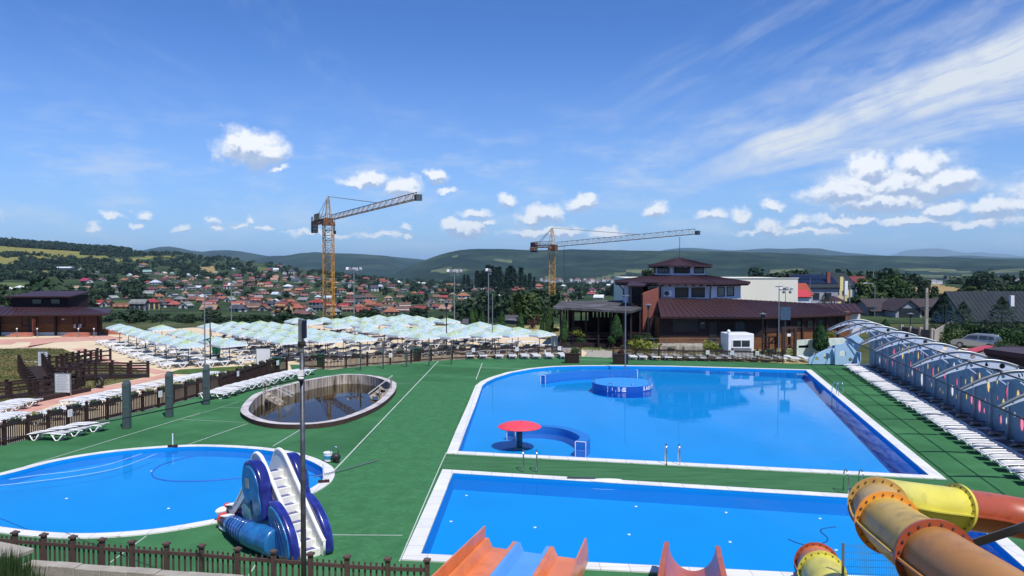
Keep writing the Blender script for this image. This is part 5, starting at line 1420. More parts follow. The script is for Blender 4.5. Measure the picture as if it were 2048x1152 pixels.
# lower hall
A, B_, C_, D_ = at(1322,633.5,76), at(1523,634.5,76), at(1430,596,82), at(1314,596,82)
slab_roof(MB(), [rel(A), rel(B_), rel(C_), rel(D_)], .2, .62).build('hall_roof', M['roofbr'], rest)
E_, F_ = at(1702,627.5,81.3), at(1617,606,86)
slab_roof(MB(), [rel(B_+Vector((.02,0,0))), rel(E_), rel(F_), rel(C_+Vector((.02,0,0)))], .2, .62).build('wing_roof', M['roofbr'], rest)
G_ = [at(1640,625,93), at(1728,625,93), at(1711,607,97), at(1610,606,97)]
slab_roof(MB(), [rel(p) for p in G_], .18, .62).build('rear_wing_roof', M['roofbr'], rest)
wx0, wx1 = at(1318,660,77).x, at(1527,660,77).x
MB().prism([xy([rel((wx0,77,0))])[0], xy([rel((wx1,77,0))])[0], xy([rel(at(1690,650,82))])[0], xy([rel(at(1700,640,90))])[0], xy([rel((wx0,90,0))])[0]], .0, 3.1).build('log_wall', M['logs'], rest)
st_ = mat('shade_toned_boards', lin((74,46,38)))  # wood tone darkened to carry painted eave shade
MB().box2((rel((wx0,77,0)).x+.02,-88.3+76.95,1.3), (rel((wx1,77,0)).x-.02,-88.3+77.04,3.05)).build('eave_shade_boards', M['darkwood'], rest)  # dark stain stands in for the deep eave shadow on the front wall
mbg = MB(); q0, q1 = rel(at(1650,640,95)), rel(at(1718,640,95)); mbg.box2((q0.x,q0.y-.3,0), (q1.x,q1.y+3,2.5)); mbg.build('rear_wall', M['plaster'], rest)
mbd = MB(); d0 = rel((wx0,77,0)); 
for (x0, x1, z0, z1, nm, mm) in ((1418,1433,.1,2.3,'door','black'),(1438,1454,.1,2.3,'door','darkwood'),(1400,1409,1.5,2.2,'window','glass'),(1345,1395,1.2,2.6,'window','black'),(1470,1490,1.3,2.3,'window','glass')):
    a, b = rel(at(x0,650,77)), rel(at(x1,650,77)); MB().box2((a.x,-88.3+76.88,z0+.6), (b.x,-88.3+77.02,z1+.5)).build(nm, M[mm], rest)
rw0, rw1 = rel(at(1527,650,77)), rel(at(1690,650,82)); rwd = (rw1-rw0); rwd.z = 0; rL = rwd.length; rwd.normalize(); rrz = math.atan2(rwd.y, rwd.x)
ub = MB(); e0_ = Vector((rw0.x,rw0.y,0))+Vector((rwd.y,-rwd.x,0))*.03; ub.bar(e0_+Vector((0,0,2.35)), e0_+rwd*rL+Vector((0,0,2.35)), .06, 1.4); ub.build('eave_shade_boards', M['darkwood'], rest)  # eave shade of the wing put into darker board colour
for f_ in (.42, .55, .68): win(rest, Vector((rw0.x, rw0.y, 2.35))+Vector((rwd.y,-rwd.x,0))*.06+rwd*rL*f_, rrz, .9, .8, gm='glass')
pb = MB()
for f_ in (.02, .16, .30, .45, .6, .75, .9): q = Vector((rw0.x, rw0.y, 0))+rwd*rL*f_+Vector((rwd.y,-rwd.x,0))*.12; pb.box((q.x,q.y,1.5), (.18,.18,3.0), rrz)
pb.build('wall_posts', M['darkwood'], rest)
# brick stair tower, balcony, dark base
a, b = rel(at(1286,600,81)), rel(at(1317,600,81)); mbt = MB(); mbt.prism([(a.x,a.y),(b.x,b.y),(b.x,b.y+4),(a.x,a.y+4)], .0, lambda p: 5.35+(p[0]-a.x)/(b.x-a.x)*.75); mbt.build('brick_tower', M['brickred'], rest)
a, b = rel(at(1238,640,83)), rel(at(1320,640,83)); MB().box2((a.x,a.y,0), (b.x-1.7,b.y+4,2.9)).build('dark_base', M['darkwood'], rest)
MB().box2((b.x-1.75,-88.3+79.5,.0), (b.x+.4,-88.3+81.0,2.95)).build('entrance', M['darkwood'], rest)
slab_roof(MB(), [rel(at(1253,571,81)), rel(at(1288,571,81)), rel(at(1300,563,84)), rel(at(1260,563,84))], .12).build('balcony_roof', M['roofbr'], rest)
bl = MB(); a, b = rel(at(1265,600,82)), rel(at(1285,600,82))
for x in (a.x, b.x): bl.bar((x,a.y,2.8), (x,a.y,6.1), .14)
bl.bar((a.x,a.y,4.2), (b.x,a.y,5.9), .1); bl.bar((b.x,a.y,4.2), (a.x,a.y,5.9), .1)
for z in (4.15, 3.8, 3.5, 3.2): bl.bar((a.x,a.y,z), (b.x,a.y,z), .12)
bl.build('balcony_frame', M['darkwood'], rest)
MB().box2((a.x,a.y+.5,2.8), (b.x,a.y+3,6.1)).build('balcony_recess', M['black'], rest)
a, b = rel(at(1303,690,74)), rel(at(1450,690,74)); MB().box2((a.x,a.y,-.1), (b.x,a.y+2.9,.62)).build('stone_terrace', M['stone'], rest)
rl = MB()
for z in (1.0, 1.35):
    rl.bar((a.x-1,a.y+.2,z), (b.x+2,a.y+.2,z), .04)
for i in range(9): x = a.x-1+(b.x-a.x+3)*i/8; rl.bar((x,a.y+.2,.5), (x,a.y+.2,1.4), .04)
rl.build('terrace_railing', M['greymetal'], rest)
# open pavilion
pv = empty('pavilion', at(1195,670,80).xy.to_3d(), 0, 'open dark timber pavilion with a low grey shingle roof beside the restaurant', 'pavilion'); po_ = pv.location.copy()
def rp(p): return Vector(p)-po_
rpts = [at(1106,613.5,78), at(1262,622.5,77), at(1284,615,81), at(1247,600.5,89), at(1122,602.5,88)]
mb = MB(); mb.slab([rp(p) for p in rpts], .22); mb.build('roof', M['roofdk'], pv)
for px, Y in ((1121,79),(1128,80.5),(1133,82),(1138,83.5),(1147,79),(1172,79),(1197,78.6),(1222,78.4),(1247,78.2),(1262,78.2),(1280,80.5)):
    q = rp(at(px,650,Y)); MB().box((q.x,q.y,1.9), (.18,.18,3.8)).build('post', M['darkwood'], pv)
q0, q1 = rp(at(1141,650,86.5)), rp(at(1284,650,86.5)); W_ = q1.x-q0.x
hl = [[(.3,2.25),(1.1,2.25),(1.1,3.2),(.3,3.2)], [(1.3,2.25),(2.0,2.25),(2.0,3.2),(1.3,3.2)]]
for k in range(6): x = 2.5+k*.42; hl.append([(x,2.6),(x+.12,2.6),(x+.12,3.2),(x,3.2)])
o = obj('back_wall', curve_mesh('back_wall', [[(-.2,.3),(W_,.3),(W_,3.7),(-.2,3.7)]]+hl, M['darkwood'], .06), pv); o.matrix_local = Matrix.Translation(q0.xy.to_3d()) @ Matrix.Rotation(PI/2, 4, 'X')
MB().box2((q0.x-1.4,q0.y-7.6,-.1), (q1.x,q1.y,.55)).build('floor', M['darkwood'], pv)
rl = MB()
for z in (.9, 1.2, 1.5): rl.bar((q0.x-1.4,q0.y-7.6,z), (q1.x-.2,q0.y-8.0,z), .07, .16)
rl.build('balustrade', M['darkwood'], pv)
# big cream hall behind
a, b = at(1257,556,112), at(1596,556.5,108)
hall = empty('hall', (a.x,a.y,0), 0, 'large windowless cream hall behind the restaurant', 'building'); n_ = Vector((0,1,0))
MB().prism([(0,0),(b.x-a.x,b.y-a.y),(b.x-a.x,b.y-a.y+16),(0,16)], -.5, a.z).build('wall', M['board'], hall)
MB().prism([(-.1,-.1),(b.x-a.x+.1,b.y-a.y-.1),(b.x-a.x+.1,b.y-a.y+.1),(-.1,.1)], a.z, a.z+.1).build('coping', M['cream'], hall)
# kiosk
q = at(1483,705,69); kk = empty('kiosk', (q.x,69,0), .05, 'small white kiosk with a wide window by the restaurant fence', 'kiosk')
MB().box((0,1.2,1.12), (2.35,2.2,2.24)).build('cabin', M['white'], kk, bevel=.06)
win(kk, Vector((0,.1,1.35)), 0, 1.7, .75, fm='white', mull=1)
MB().box((0,.0,.88), (1.9,.12,.06)).build('sill', M['greymetal'], kk)
MB().ell((-1.05,.4,2.42), (.16,.16,.18)).build('ball_lamp', M['white'], kk, True)
# white retaining wall with slots
a, b = at(1592,690,71), at(1706,690,71); lw = empty('retaining_wall', (a.x,71,0), 0, 'low white retaining wall with dark openings below the wooden wing', 'wall')
w_ = b.x-a.x; hl = [[(x,.75),(x+1.0,.78),(x+1.0,1.05),(x,1.0)] for x in (.2, 1.5, 3.3, 4.3) if x+1 < w_]
o = obj('wall', curve_mesh('wall', [[(0,0),(w_,0),(w_,1.75),(0,1.5)]]+hl, mat('mint_white', lin((206,220,212)), .8, .2), .12), lw); o.matrix_local = Matrix.Rotation(PI/2, 4, 'X')
MB().box2((0,.4,0), (w_,.6,1.4)).build('backing', M['darkwood'], lw)
# wooden play frame
q = at(1568,700,70); pf = empty('play_structure', (q.x,70,0), .1, 'rust brown timber play structure with an arched top in front of the wing', 'play structure')
fm = MB()
for x in (-.1, 1.05): fm.bar((x,0,0), (x,0,2.75), .22)
fm.bar((-.25,0,2.7), (1.2,0,2.7), .2)
fm.build('gate_posts', M['umbpole'], pf)
f2 = MB()
for x in (-1.9, -1.3, -.7): f2.bar((x,.3,0), (x,.3,1.9), .12)
for z in (.7, 1.3, 1.85): f2.bar((-2.0,.3,z), (-.5,.3,z), .1)
f2.bar((-1.9,.3,.4), (-.7,.3,1.8), .08); f2.build('climbing_frame', M['darkwood'], pf)
MB().box((.45,-.02,2.05), (.34,.03,.26)).build('notice', M['white'], pf)
MB().tube([(0,0,.2),(.15,0,.8),(.5,0,1.1),(.9,0,.8),(1.0,0,.3)], .1, 8).build('arch_bar', M['umbpole'], pf)
# display panel on a pole
q = at(1571,627,69); t = empty('display_panel', (q.x,69,0), -.2, 'tilted dark blue display panel on a pole before the restaurant wing', 'panel')
MB().box((0,0,q.z), (.85,.08,1.15)).build('screen', mat('dark_panel', lin((70,92,116)), .25, .5), t); MB().cyl((0,.1,0), (0,.1,q.z+.4), .05).build('pole', M['darkmetal'], t)
# ---- log cabin at the left
q = at(212,676,93); cb_ = empty('log_cabin', (q.x,93,0), 0, 'log cabin with a brown roof and raised dark top storey', 'cabin'); xl = at(-120,676,93).x-q.x
def cpx(px, Y=93): return at(px,676,Y).x-q.x
MB().prism([(xl,0),(cpx(205),0),(at(196,676,102).x-q.x,9),(xl,9)], .35, 2.5).build('log_wall', M['logs'], cb_)
MB().prism([(xl,-.03),(cpx(203),-.03),(cpx(203),.03),(xl,.03)], 1.35, 2.45).build('eave_shade_boards', mat('shade_toned_boards', lin((74,46,38)), .75, .2, var=.2, stretch=(1,1,8)), cb_)  # overhang shadow painted as a darker band across the upper logs
MB().box2((xl,-.05,-.1), (cpx(200),.02,.36)).build('plinth', M['cream'], cb_)
rz0, rz1 = at(100,628,91).z, at(60,612,97).z
slab_roof(MB(), [(xl,-1.9,at(0,630,91).z), (cpx(216,91),-1.9,at(210,628,91).z), (cpx(160,97),4.5,at(160,614,97).z), (xl,4.5,at(0,612,97).z)], .2, .7).build('roof', M['roofbr'], cb_)
slab_roof(MB(), [(cpx(216,91)+.02,-1.9,at(210,628,91).z), (cpx(214,101)+.02,9.5,at(210,628,91).z), (cpx(160,97)+.02,4.5,at(160,614,97).z)], .2).build('roof_side', M['roofbr'], cb_)
x0, x1 = cpx(27,97), cpx(139,97); zt0, zt1 = at(80,614,97).z-.4, at(80,592,97).z
MB().box2((x0,3.9,zt0), (x1,8.5,zt1)).build('top_storey', M['darkwood'], cb_)
slab_roof(MB(), [(x0-.5,3.2,zt1), (x1+.6,3.2,zt1), (x1+.1,9,zt1+.5), (x0+.3,9,zt1+.5)], .16).build('top_roof', M['roofbr'], cb_)
for px in (75, 112): win(cb_, Vector((cpx(px,96.9),3.9,(zt0+zt1)/2+.2)), 0, 1.3, .7)
for px, w in ((55,1.3),(66,1.0),(154,.85),(164,.85)):
    win(cb_, Vector((cpx(px),0,1.75)), 0, w, 1.35 if px < 100 or px > 0 else 1, gm='black')
MB().box((cpx(64.5),-.03,1.15), (.95,.06,1.75)).build('door', M['black'], cb_); MB().box((cpx(71.5),-.3,1.2), (.12,.6,1.7)).build('door_leaf', M['pinkstep'], cb_)
for px in (3, 115, 200): o = MB().box((cpx(px),-.35,1.3), (.22,.22,2.6)).build('post', M['darkwood'], cb_)
MB().tube([(cpx(213),-1.7,2.55),(cpx(207),-.6,2.1),(cpx(206),-.2,1.6),(cpx(206),-.2,.1)], .06, 6).build('downpipe', M['black'], cb_)
for px0, px1 in ((32,81), (140,192)):
    st = MB()
    for k in range(3): st.box2((cpx(px0)+.18*k,-1.9+.45*k,-.05), (cpx(px1)-.18*k,-1.45+.45*k+(.0 if k < 2 else .55),.15+.14*k))
    st.build('steps', M['pinkstep'], cb_)
nb = MB()
for px, z in ((150,1.1),(160.5,1.15),(127,1.95)): nb.box((cpx(px),-.04,z), (.26 if px < 155 else .36,.03,.4 if px > 130 else .1))
nb.build('notices', M['white'], cb_)
for px, Y in ((34,90.5),(74.5,90.5),(157,90.5),(188,90.5)):
    p = at(px,676,Y); t = empty('bollard_lamp', (p.x,Y,0), 0, None, 'bollard lamp', 'bollard lamps at the cabin steps'); MB().cyl((0,0,0),(0,0,.9),.04,n=8).build('post', M['greymetal'], t); MB().ell((0,0,.98),(.1,.1,.1)).build('globe', M['white'], t, True)
rank([o for o in COL.objects if o.name.startswith('bollard_lamp')], 'small globe bollard lamp at the log cabin steps, # from the left', lambda o: o.location.x)
pl = MB(); p = at(218,675,95); pl.box((0,0,.3), (3.2,1.2,.6)); o = pl.build('brick_planter', M['pinkstep'], bevel=.05); o.location = (p.x+1.2,95,0); tag(o, 'low pink brick planter right of the log cabin', 'planter')
# ---- sheds and road side on the right
rs = empty('shed', (0,0,0), 0, 'grey sided shed with a bright red roof behind the blue wall', 'shed')
r0 = [at(1918.5,702,57), at(1936,705.5,55), at(1986,691.5,61), at(1969,690,63)]
MB().slab(r0, .12).build('roof', mat('red_sheet_roof', lin((176,52,66)), .5, .4, var=.08, scale=1), rs)
MB().prism([xy([r0[0]])[0], xy([r0[1]])[0], xy([r0[2]])[0], xy([r0[3]])[0]], -.1, lambda p: 1.75).build('wall', mat('grey_siding', lin((128,120,124)), .7, .3, var=.1, stretch=(1,1,6)), rs)
r1 = [at(1968,697,47), at(2110,716,43), at(2130,697,50), at(2010,693,52)]
ds = empty('shed', (0,0,0), 0, 'dark open timber shed with a brown roof behind the blue wall', 'shed')
MB().slab(r1, .28).build('roof', M['roofbr'], ds); c_ = sum((p for p in r1), Vector())/4
MB().prism([tuple((p.xy*.97+c_.xy*.03)) for p in r1], -.1, 2.95).build('wall', M['darkwood'], ds)
cf = empty('concrete_fence', (0,0,0), 0, 'dark panel fence with pale concrete posts beside the road', 'fence')
ln = [at(1802,690,82), at(1850,690,78), at(1868,690,77), at(1905,690,92)]; ln = [Vector((p.x,p.y,0)) for p in ln]
for a, b in zip(ln, ln[1:]): MB().bar(a+Vector((0,0,.95)), b+Vector((0,0,.95)), .12, 1.9).build('panel', M['darkmetal'] if a is not ln[2] else M['concrete'], cf)
for p in resample(ln[:3], 1.6): MB().box((p.x,p.y-.1,1.05), (.3,.3,2.1)).build('post', M['concrete'], cf)
# ---- parked car
def car():
    t = empty('parked_car', at(1953,696,78).xy.to_3d(), 0, 'silver hatchback estate car parked on the gravel road', 'car')
    t.rotation_euler.z = math.atan2(.72, -.70)                                     # nose away from us
    sv = mat('silver_paint', lin((150,156,160)), .3, .5, metal=.5, var=.03, coat=.6)
    prof = [(2.1,.35),(2.13,.62),(1.95,.80),(1.1,.93),(.55,1.38),(.2,1.47),(-1.3,1.46),(-1.75,1.36),(-2.02,.95),(-2.08,.55),(-2.05,.32)]
    def sect(x, z): return .84-(.20*max(0, z-.9)/.57)-(.05 if x > 1.9 or x < -2 else 0)
    mb = MB(); n = len(prof)
    mb.add([(x, sect(x, z), z) for x, z in prof]+[(x, -sect(x, z), z) for x, z in prof], [tuple(range(n)), tuple(reversed(range(n, 2*n)))]+[(i, (i+1) % n, (i+1) % n+n, i+n) for i in range(n)])
    mb.build('body', sv, t, bevel=.05)
    gw = MB()
    for sy in (1, -1):
        pts = [(.98,.98),(.52,1.33),(-.30,1.38),(-.30,.97)]; pts2 = [(-.38,.97),(-.38,1.38),(-1.15,1.37),(-1.15,.97)]; pts3 = [(-1.22,.97),(-1.22,1.36),(-1.62,1.30),(-1.8,.98)]
        for P_ in (pts, pts2, pts3): gw.add([(x, sy*(sect(x, z)+.012), z) for x, z in P_], [(0,1,2,3) if sy < 0 else (3,2,1,0)])
    gw.build('side_windows', M['glass'], t)
    MB().add([(-1.80,.56,1.33),(-1.80,-.56,1.33),(-2.03,-.68,.97),(-2.03,.68,.97)], [(0,1,2,3)], Matrix.Translation((-.02,0,0))).build('rear_window', M['glass'], t)
    MB().add([(1.05,.62,.97),(1.05,-.62,.97),(.58,-.55,1.36),(.58,.55,1.36)], [(0,1,2,3)], Matrix.Translation((.02,0,.01))).build('windscreen', M['glass'], t)
    for sy in (1, -1):
        MB().box((-2.07,sy*.68,.80), (.05,.2,.22)).build('tail_light', mat('red_lens', (.4,.02,.02), .3, .5), t)
        MB().box((2.02,sy*.6,.68), (.12,.3,.14)).build('headlight', M['steel'], t)
        for x in (1.3, -1.3):
            w = MB().cyl((x,sy*.68,.31), (x,sy*.86,.31), .31, n=20).build('wheel', M['black'], t); MB().cyl((x,sy*.85,.31), (x,sy*.875,.31), .19, n=14).build('rim', M['greymetal'], w)
    MB().box((-2.09,0,.42), (.1,1.5,.2)).build('bumper', M['darkmetal'], t)
    return t
car()
# ---- houses on the right
M['roofch'] = mat('charcoal_roof', lin((50,56,62)), .85, .15, metal=.1, var=.1, scale=.5); M['roofgr'] = mat('dark_brown_tile', lin((64,56,60)), .8, .3, var=.15, scale=1)
M['roofred'] = mat('red_tile', lin((150,72,58)), .85, .2, var=.15, scale=.8); M['wallgr'] = mat('grey_plaster', lin((150,152,160)), .85, .2, var=.06)
M['solar'] = mat('solar_panel', lin((30,38,58)), .15, .6, var=.1)
def gable(t, x0, x1, y0, y1, z0, ze, zr, axis, wm, rm, over=.45, th=.16, seams=0):
    """house body and gable roof in local coordinates; ridge along axis"""
    w = MB()
    if axis == 'x':
        ym = (y0+y1)/2; w.add([(x0,y0,z0),(x1,y0,z0),(x1,y1,z0),(x0,y1,z0),(x0,y0,ze),(x1,y0,ze),(x1,y1,ze),(x0,y1,ze),(x0,ym,zr),(x1,ym,zr)], [(0,1,5,4),(2,3,7,6),(1,2,6,9,5),(3,0,4,8,7)])
        k = (zr-ze)/(ym-y0); eo = over*k
        r = MB(); slab_roof(r, [(x0-over,y0-over,ze-eo+.05),(x1+over,y0-over,ze-eo+.05),(x1+over,ym,zr+.05),(x0-over,ym,zr+.05)], th, seams); slab_roof(r, [(x1+over,y1+over,ze-eo+.05),(x0-over,y1+over,ze-eo+.05),(x0-over,ym+.01,zr+.05),(x1+over,ym+.01,zr+.05)], th, 0)
    else:
        xm = (x0+x1)/2; w.add([(x0,y0,z0),(x1,y0,z0),(x1,y1,z0),(x0,y1,z0),(x0,y0,ze),(x1,y0,ze),(x1,y1,ze),(x0,y1,ze),(xm,y0,zr),(xm,y1,zr)], [(0,1,5,8,4),(2,3,7,9,6),(1,2,6,5),(3,0,4,7)])
        k = (zr-ze)/(xm-x0); eo = over*k
        r = MB(); slab_roof(r, [(x0-over,y1+over,ze-eo+.05),(x0-over,y0-over,ze-eo+.05),(xm,y0-over,zr+.05),(xm,y1+over,zr+.05)], th, seams); slab_roof(r, [(x1+over,y0-over,ze-eo+.05),(x1+over,y1+over,ze-eo+.05),(xm+.01,y1+over,zr+.05),(xm+.01,y0-over,zr+.05)], th, seams)
    w.build('wall', wm, t); return r.build('roof', rm, t)
# charcoal barn-like house, far right
a = at(1936,640,108); h1 = empty('house', (a.x,108,0), .0, 'large dark grey standing seam house with steep gable at the right edge', 'house')
gable(h1, 0, 17, 0, 9.4, -.5, at(1990,636,108).z, at(1990,583,113).z, 'x', M['wallgr'], M['roofch'], .7, .2, .62)
MB().box((3.0,-.05,.1), (2.4,.1,1.0)).build('window', M['glass'], h1); MB().box((7.5,2.2,at(1990,605,110).z), (.5,.5,2.0)).build('chimney', M['cream'], h1)
MB().box((8,-.05,.1), (3,.1,1.0)).build('window', M['glass'], h1)
# grey bungalow
a = at(1757,640,128); h2 = empty('house', (a.x,128,0), 0, 'grey bungalow with dark roof and front gable behind the trees', 'house')
W2 = at(1990,640,128).x-a.x
gable(h2, 0, W2, 2, 10, -1, at(1800,621,128).z, at(1800,598,133).z, 'x', M['wallgr'], M['roofgr'], .6)
gable(h2, at(1790,640,126).x-a.x, at(1842,640,126).x-a.x, -2.2, 4, -1, at(1800,619,126).z, at(1815,599,126).z, 'y', M['wallgr'], M['roofgr'], .35)
for px, w in ((1765,1.6),(1808,1.8),(1828,1.6),(1880,2.2)): MB().box((at(px,640,126).x-a.x,-2.25 if 1790 < px < 1842 else 1.95,.6), (w,.1,1.9)).build('window', M['glass'], h2)
# solar house cluster
a = at(1600,600,150); h3 = empty('house', (a.x,150,0), .05, 'dark roofed house with rows of solar panels and an orange chimney', 'house')
W3 = at(1678,600,150).x-a.x
rf3 = gable(h3, 0, W3, 0, 9, -1, at(1640,573,150).z, at(1640,549,154).z, 'x', M['wallgr'], M['roofch'], .5)
y0, z0, y1, z1 = .2, at(1640,572,150).z+.05, 4.3, at(1640,550,154).z+.12
pn = MB()
for i in range(8):
    for j in range(2):
        xx = -.2+i*1.02; t0, t1 = .12+.42*j, .12+.42*j+.38
        pn.slab([(xx,y0+(y1-y0)*t0,z0+(z1-z0)*t0+.12),(xx+.96,y0+(y1-y0)*t0,z0+(z1-z0)*t0+.12),(xx+.96,y0+(y1-y0)*t1,z0+(z1-z0)*t1+.12),(xx,y0+(y1-y0)*t1,z0+(z1-z0)*t1+.12)], .05)
pn.build('solar_panels', M['solar'], rf3); MB().box((at(1659,560,151).x-a.x,1.2,at(1659,555,151).z), (.6,.6,2.2)).build('chimney', M['brickred'], h3)
for x in (1.2, 3.2, 5.6): MB().box((x,-.06,2.6), (1.2,.1,1.3)).build('window', M['glass'], h3)
MB().box((W3*.45,-.5,1.3), (W3*.9,1.0,.12)).build('balcony', M['wallgr'], h3)
a = at(1664,600,158); h3b = empty('house', (a.x,158,0), 0, 'tall house with dark roof, cream gable and tiled ridge right of the solar panels', 'house')
gable(h3b, 0, at(1704,600,158).x-a.x, 0, 8, -1, at(1680,570,158).z, at(1680,546,161).z, 'x', mat('cream_plaster', lin((214,200,160)), .85, .2), M['roofch'], .4)
for x in (1.0, 2.6): MB().box((x,-.06,3.4), (.9,.1,1.6)).build('window', M['glass'], h3b)
a = at(1597,605,140); h4 = empty('house', (a.x,140,0), 0, 'red roofed house with white gable beside the cream hall', 'house')
gable(h4, 0, at(1622,605,140).x-a.x, 0, 7, -1, at(1610,588,140).z, at(1610,567,143).z, 'x', M['plaster'], M['roofred'], .4)
MB().box((1.2,-.06,1.4), (.9,.1,1.2)).build('window', M['glass'], h4)
a = at(1600,612,132); h4b = empty('house', (a.x,132,0), 0, 'small house with bright red front roof and curved porch', 'house')
gable(h4b, -.6, at(1618,605,132).x-a.x, 0, 4, -1, at(1610,592,132).z, at(1610,580,134).z, 'x', M['plaster'], mat('crimson_roof', lin((178,60,68)), .6, .3), .4)
MB().box((.7,-.05,1.2), (.8,.1,1.1)).build('window', M['glass'], h4b)
a = at(1712,580,190); h5 = empty('house', (a.x,190,0), 0, 'house with a broad maroon roof among the trees at the right', 'house')
gable(h5, 0, at(1738,580,190).x-a.x, 0, 7, -2, at(1720,565,190).z, at(1720,553,194).z, 'x', M['plaster'], mat('maroon_roof', lin((112,54,56)), .7, .3), .4)
a = at(1666,612,138); gz = empty('gazebo', (a.x,138,0), 0, 'small dark gazebo with pale roof below the solar house', 'gazebo')
MB().lathe([(2.3,2.2),(1.2,2.7),(.1,3.1)], 8).build('roof', M['roofbr'], gz)
for k in range(6): t = 2*PI*k/6; MB().bar((1.8*math.cos(t),1.8*math.sin(t),-.5), (1.8*math.cos(t),1.8*math.sin(t),2.3), .14).build('post', M['darkwood'], gz)
# long low shed behind the beach, centre
for (px0, px1, py0, py1, Y, lb) in ((926,962,641,651,113,'grey shed roof behind the parasols left of the thujas'),(1010,1034,633,650,113,'grey shed with a small pale hood among the thujas')):
    a, b = at(px0,py1,Y), at(px1,py1,Y); t = empty('shed', (a.x,Y,0), 0, lb, 'shed'); zt = at(px0,py0,Y).z
    MB().box2((0,.2,-.2), (b.x-a.x,3.6,zt-.5)).build('wall', M['wallgr'], t); MB().slab([(-.3,-.3,zt-.6),(b.x-a.x+.3,-.3,zt-.6),(b.x-a.x+.3,4,zt),(-.3,4,zt)], .1).build('roof', M['roofdk'], t)
# ================================================================ CRANES
def lattice(mb, p0, p1, w, h, bays, up=(0,0,1), ch=.12, br=.07, tri=False):
    p0, p1 = Vector(p0), Vector(p1); d = (p1-p0).normalized(); u = Vector(up); r = d.cross(u).normalized(); u = r.cross(d)
    cs = [r*-w/2-u*h/2, r*w/2-u*h/2, u*h/2] if tri else [r*-w/2-u*h/2, r*w/2-u*h/2, r*w/2+u*h/2, r*-w/2+u*h/2]
    for c in cs: mb.bar(p0+c, p1+c, ch, up=tuple(u))
    n = len(cs); L_ = (p1-p0).length
    for i in range(bays):
        a, b = p0+d*L_*i/bays, p0+d*L_*(i+1)/bays
        for k in range(n):
            c0, c1 = cs[k], cs[(k+1) % n]
            if i % 2: c0, c1 = c1, c0
            mb.bar(a+c0, b+c1, br); mb.bar(a+cs[k], a+cs[(k+1) % n], br)
    return mb
M['cyel'] = mat('crane_yellow', lin((206,152,62)), .5, .4, metal=.1, var=.15, col2=lin((150,96,44)), c2scale=1.5)
M['cwht'] = mat('crane_grey_white', lin((196,160,118)), .5, .4, var=.15, col2=lin((150,104,70)), c2scale=1.2)
M['cdark'] = mat('crane_dark_steel', lin((112,76,54)), .6, .4, var=.15)
M['cballast'] = mat('crane_ballast', lin((78,84,92)), .9, .2, var=.1); M['cblue'] = mat('crane_blue_ballast', lin((28,44,88)), .7, .3, var=.08)
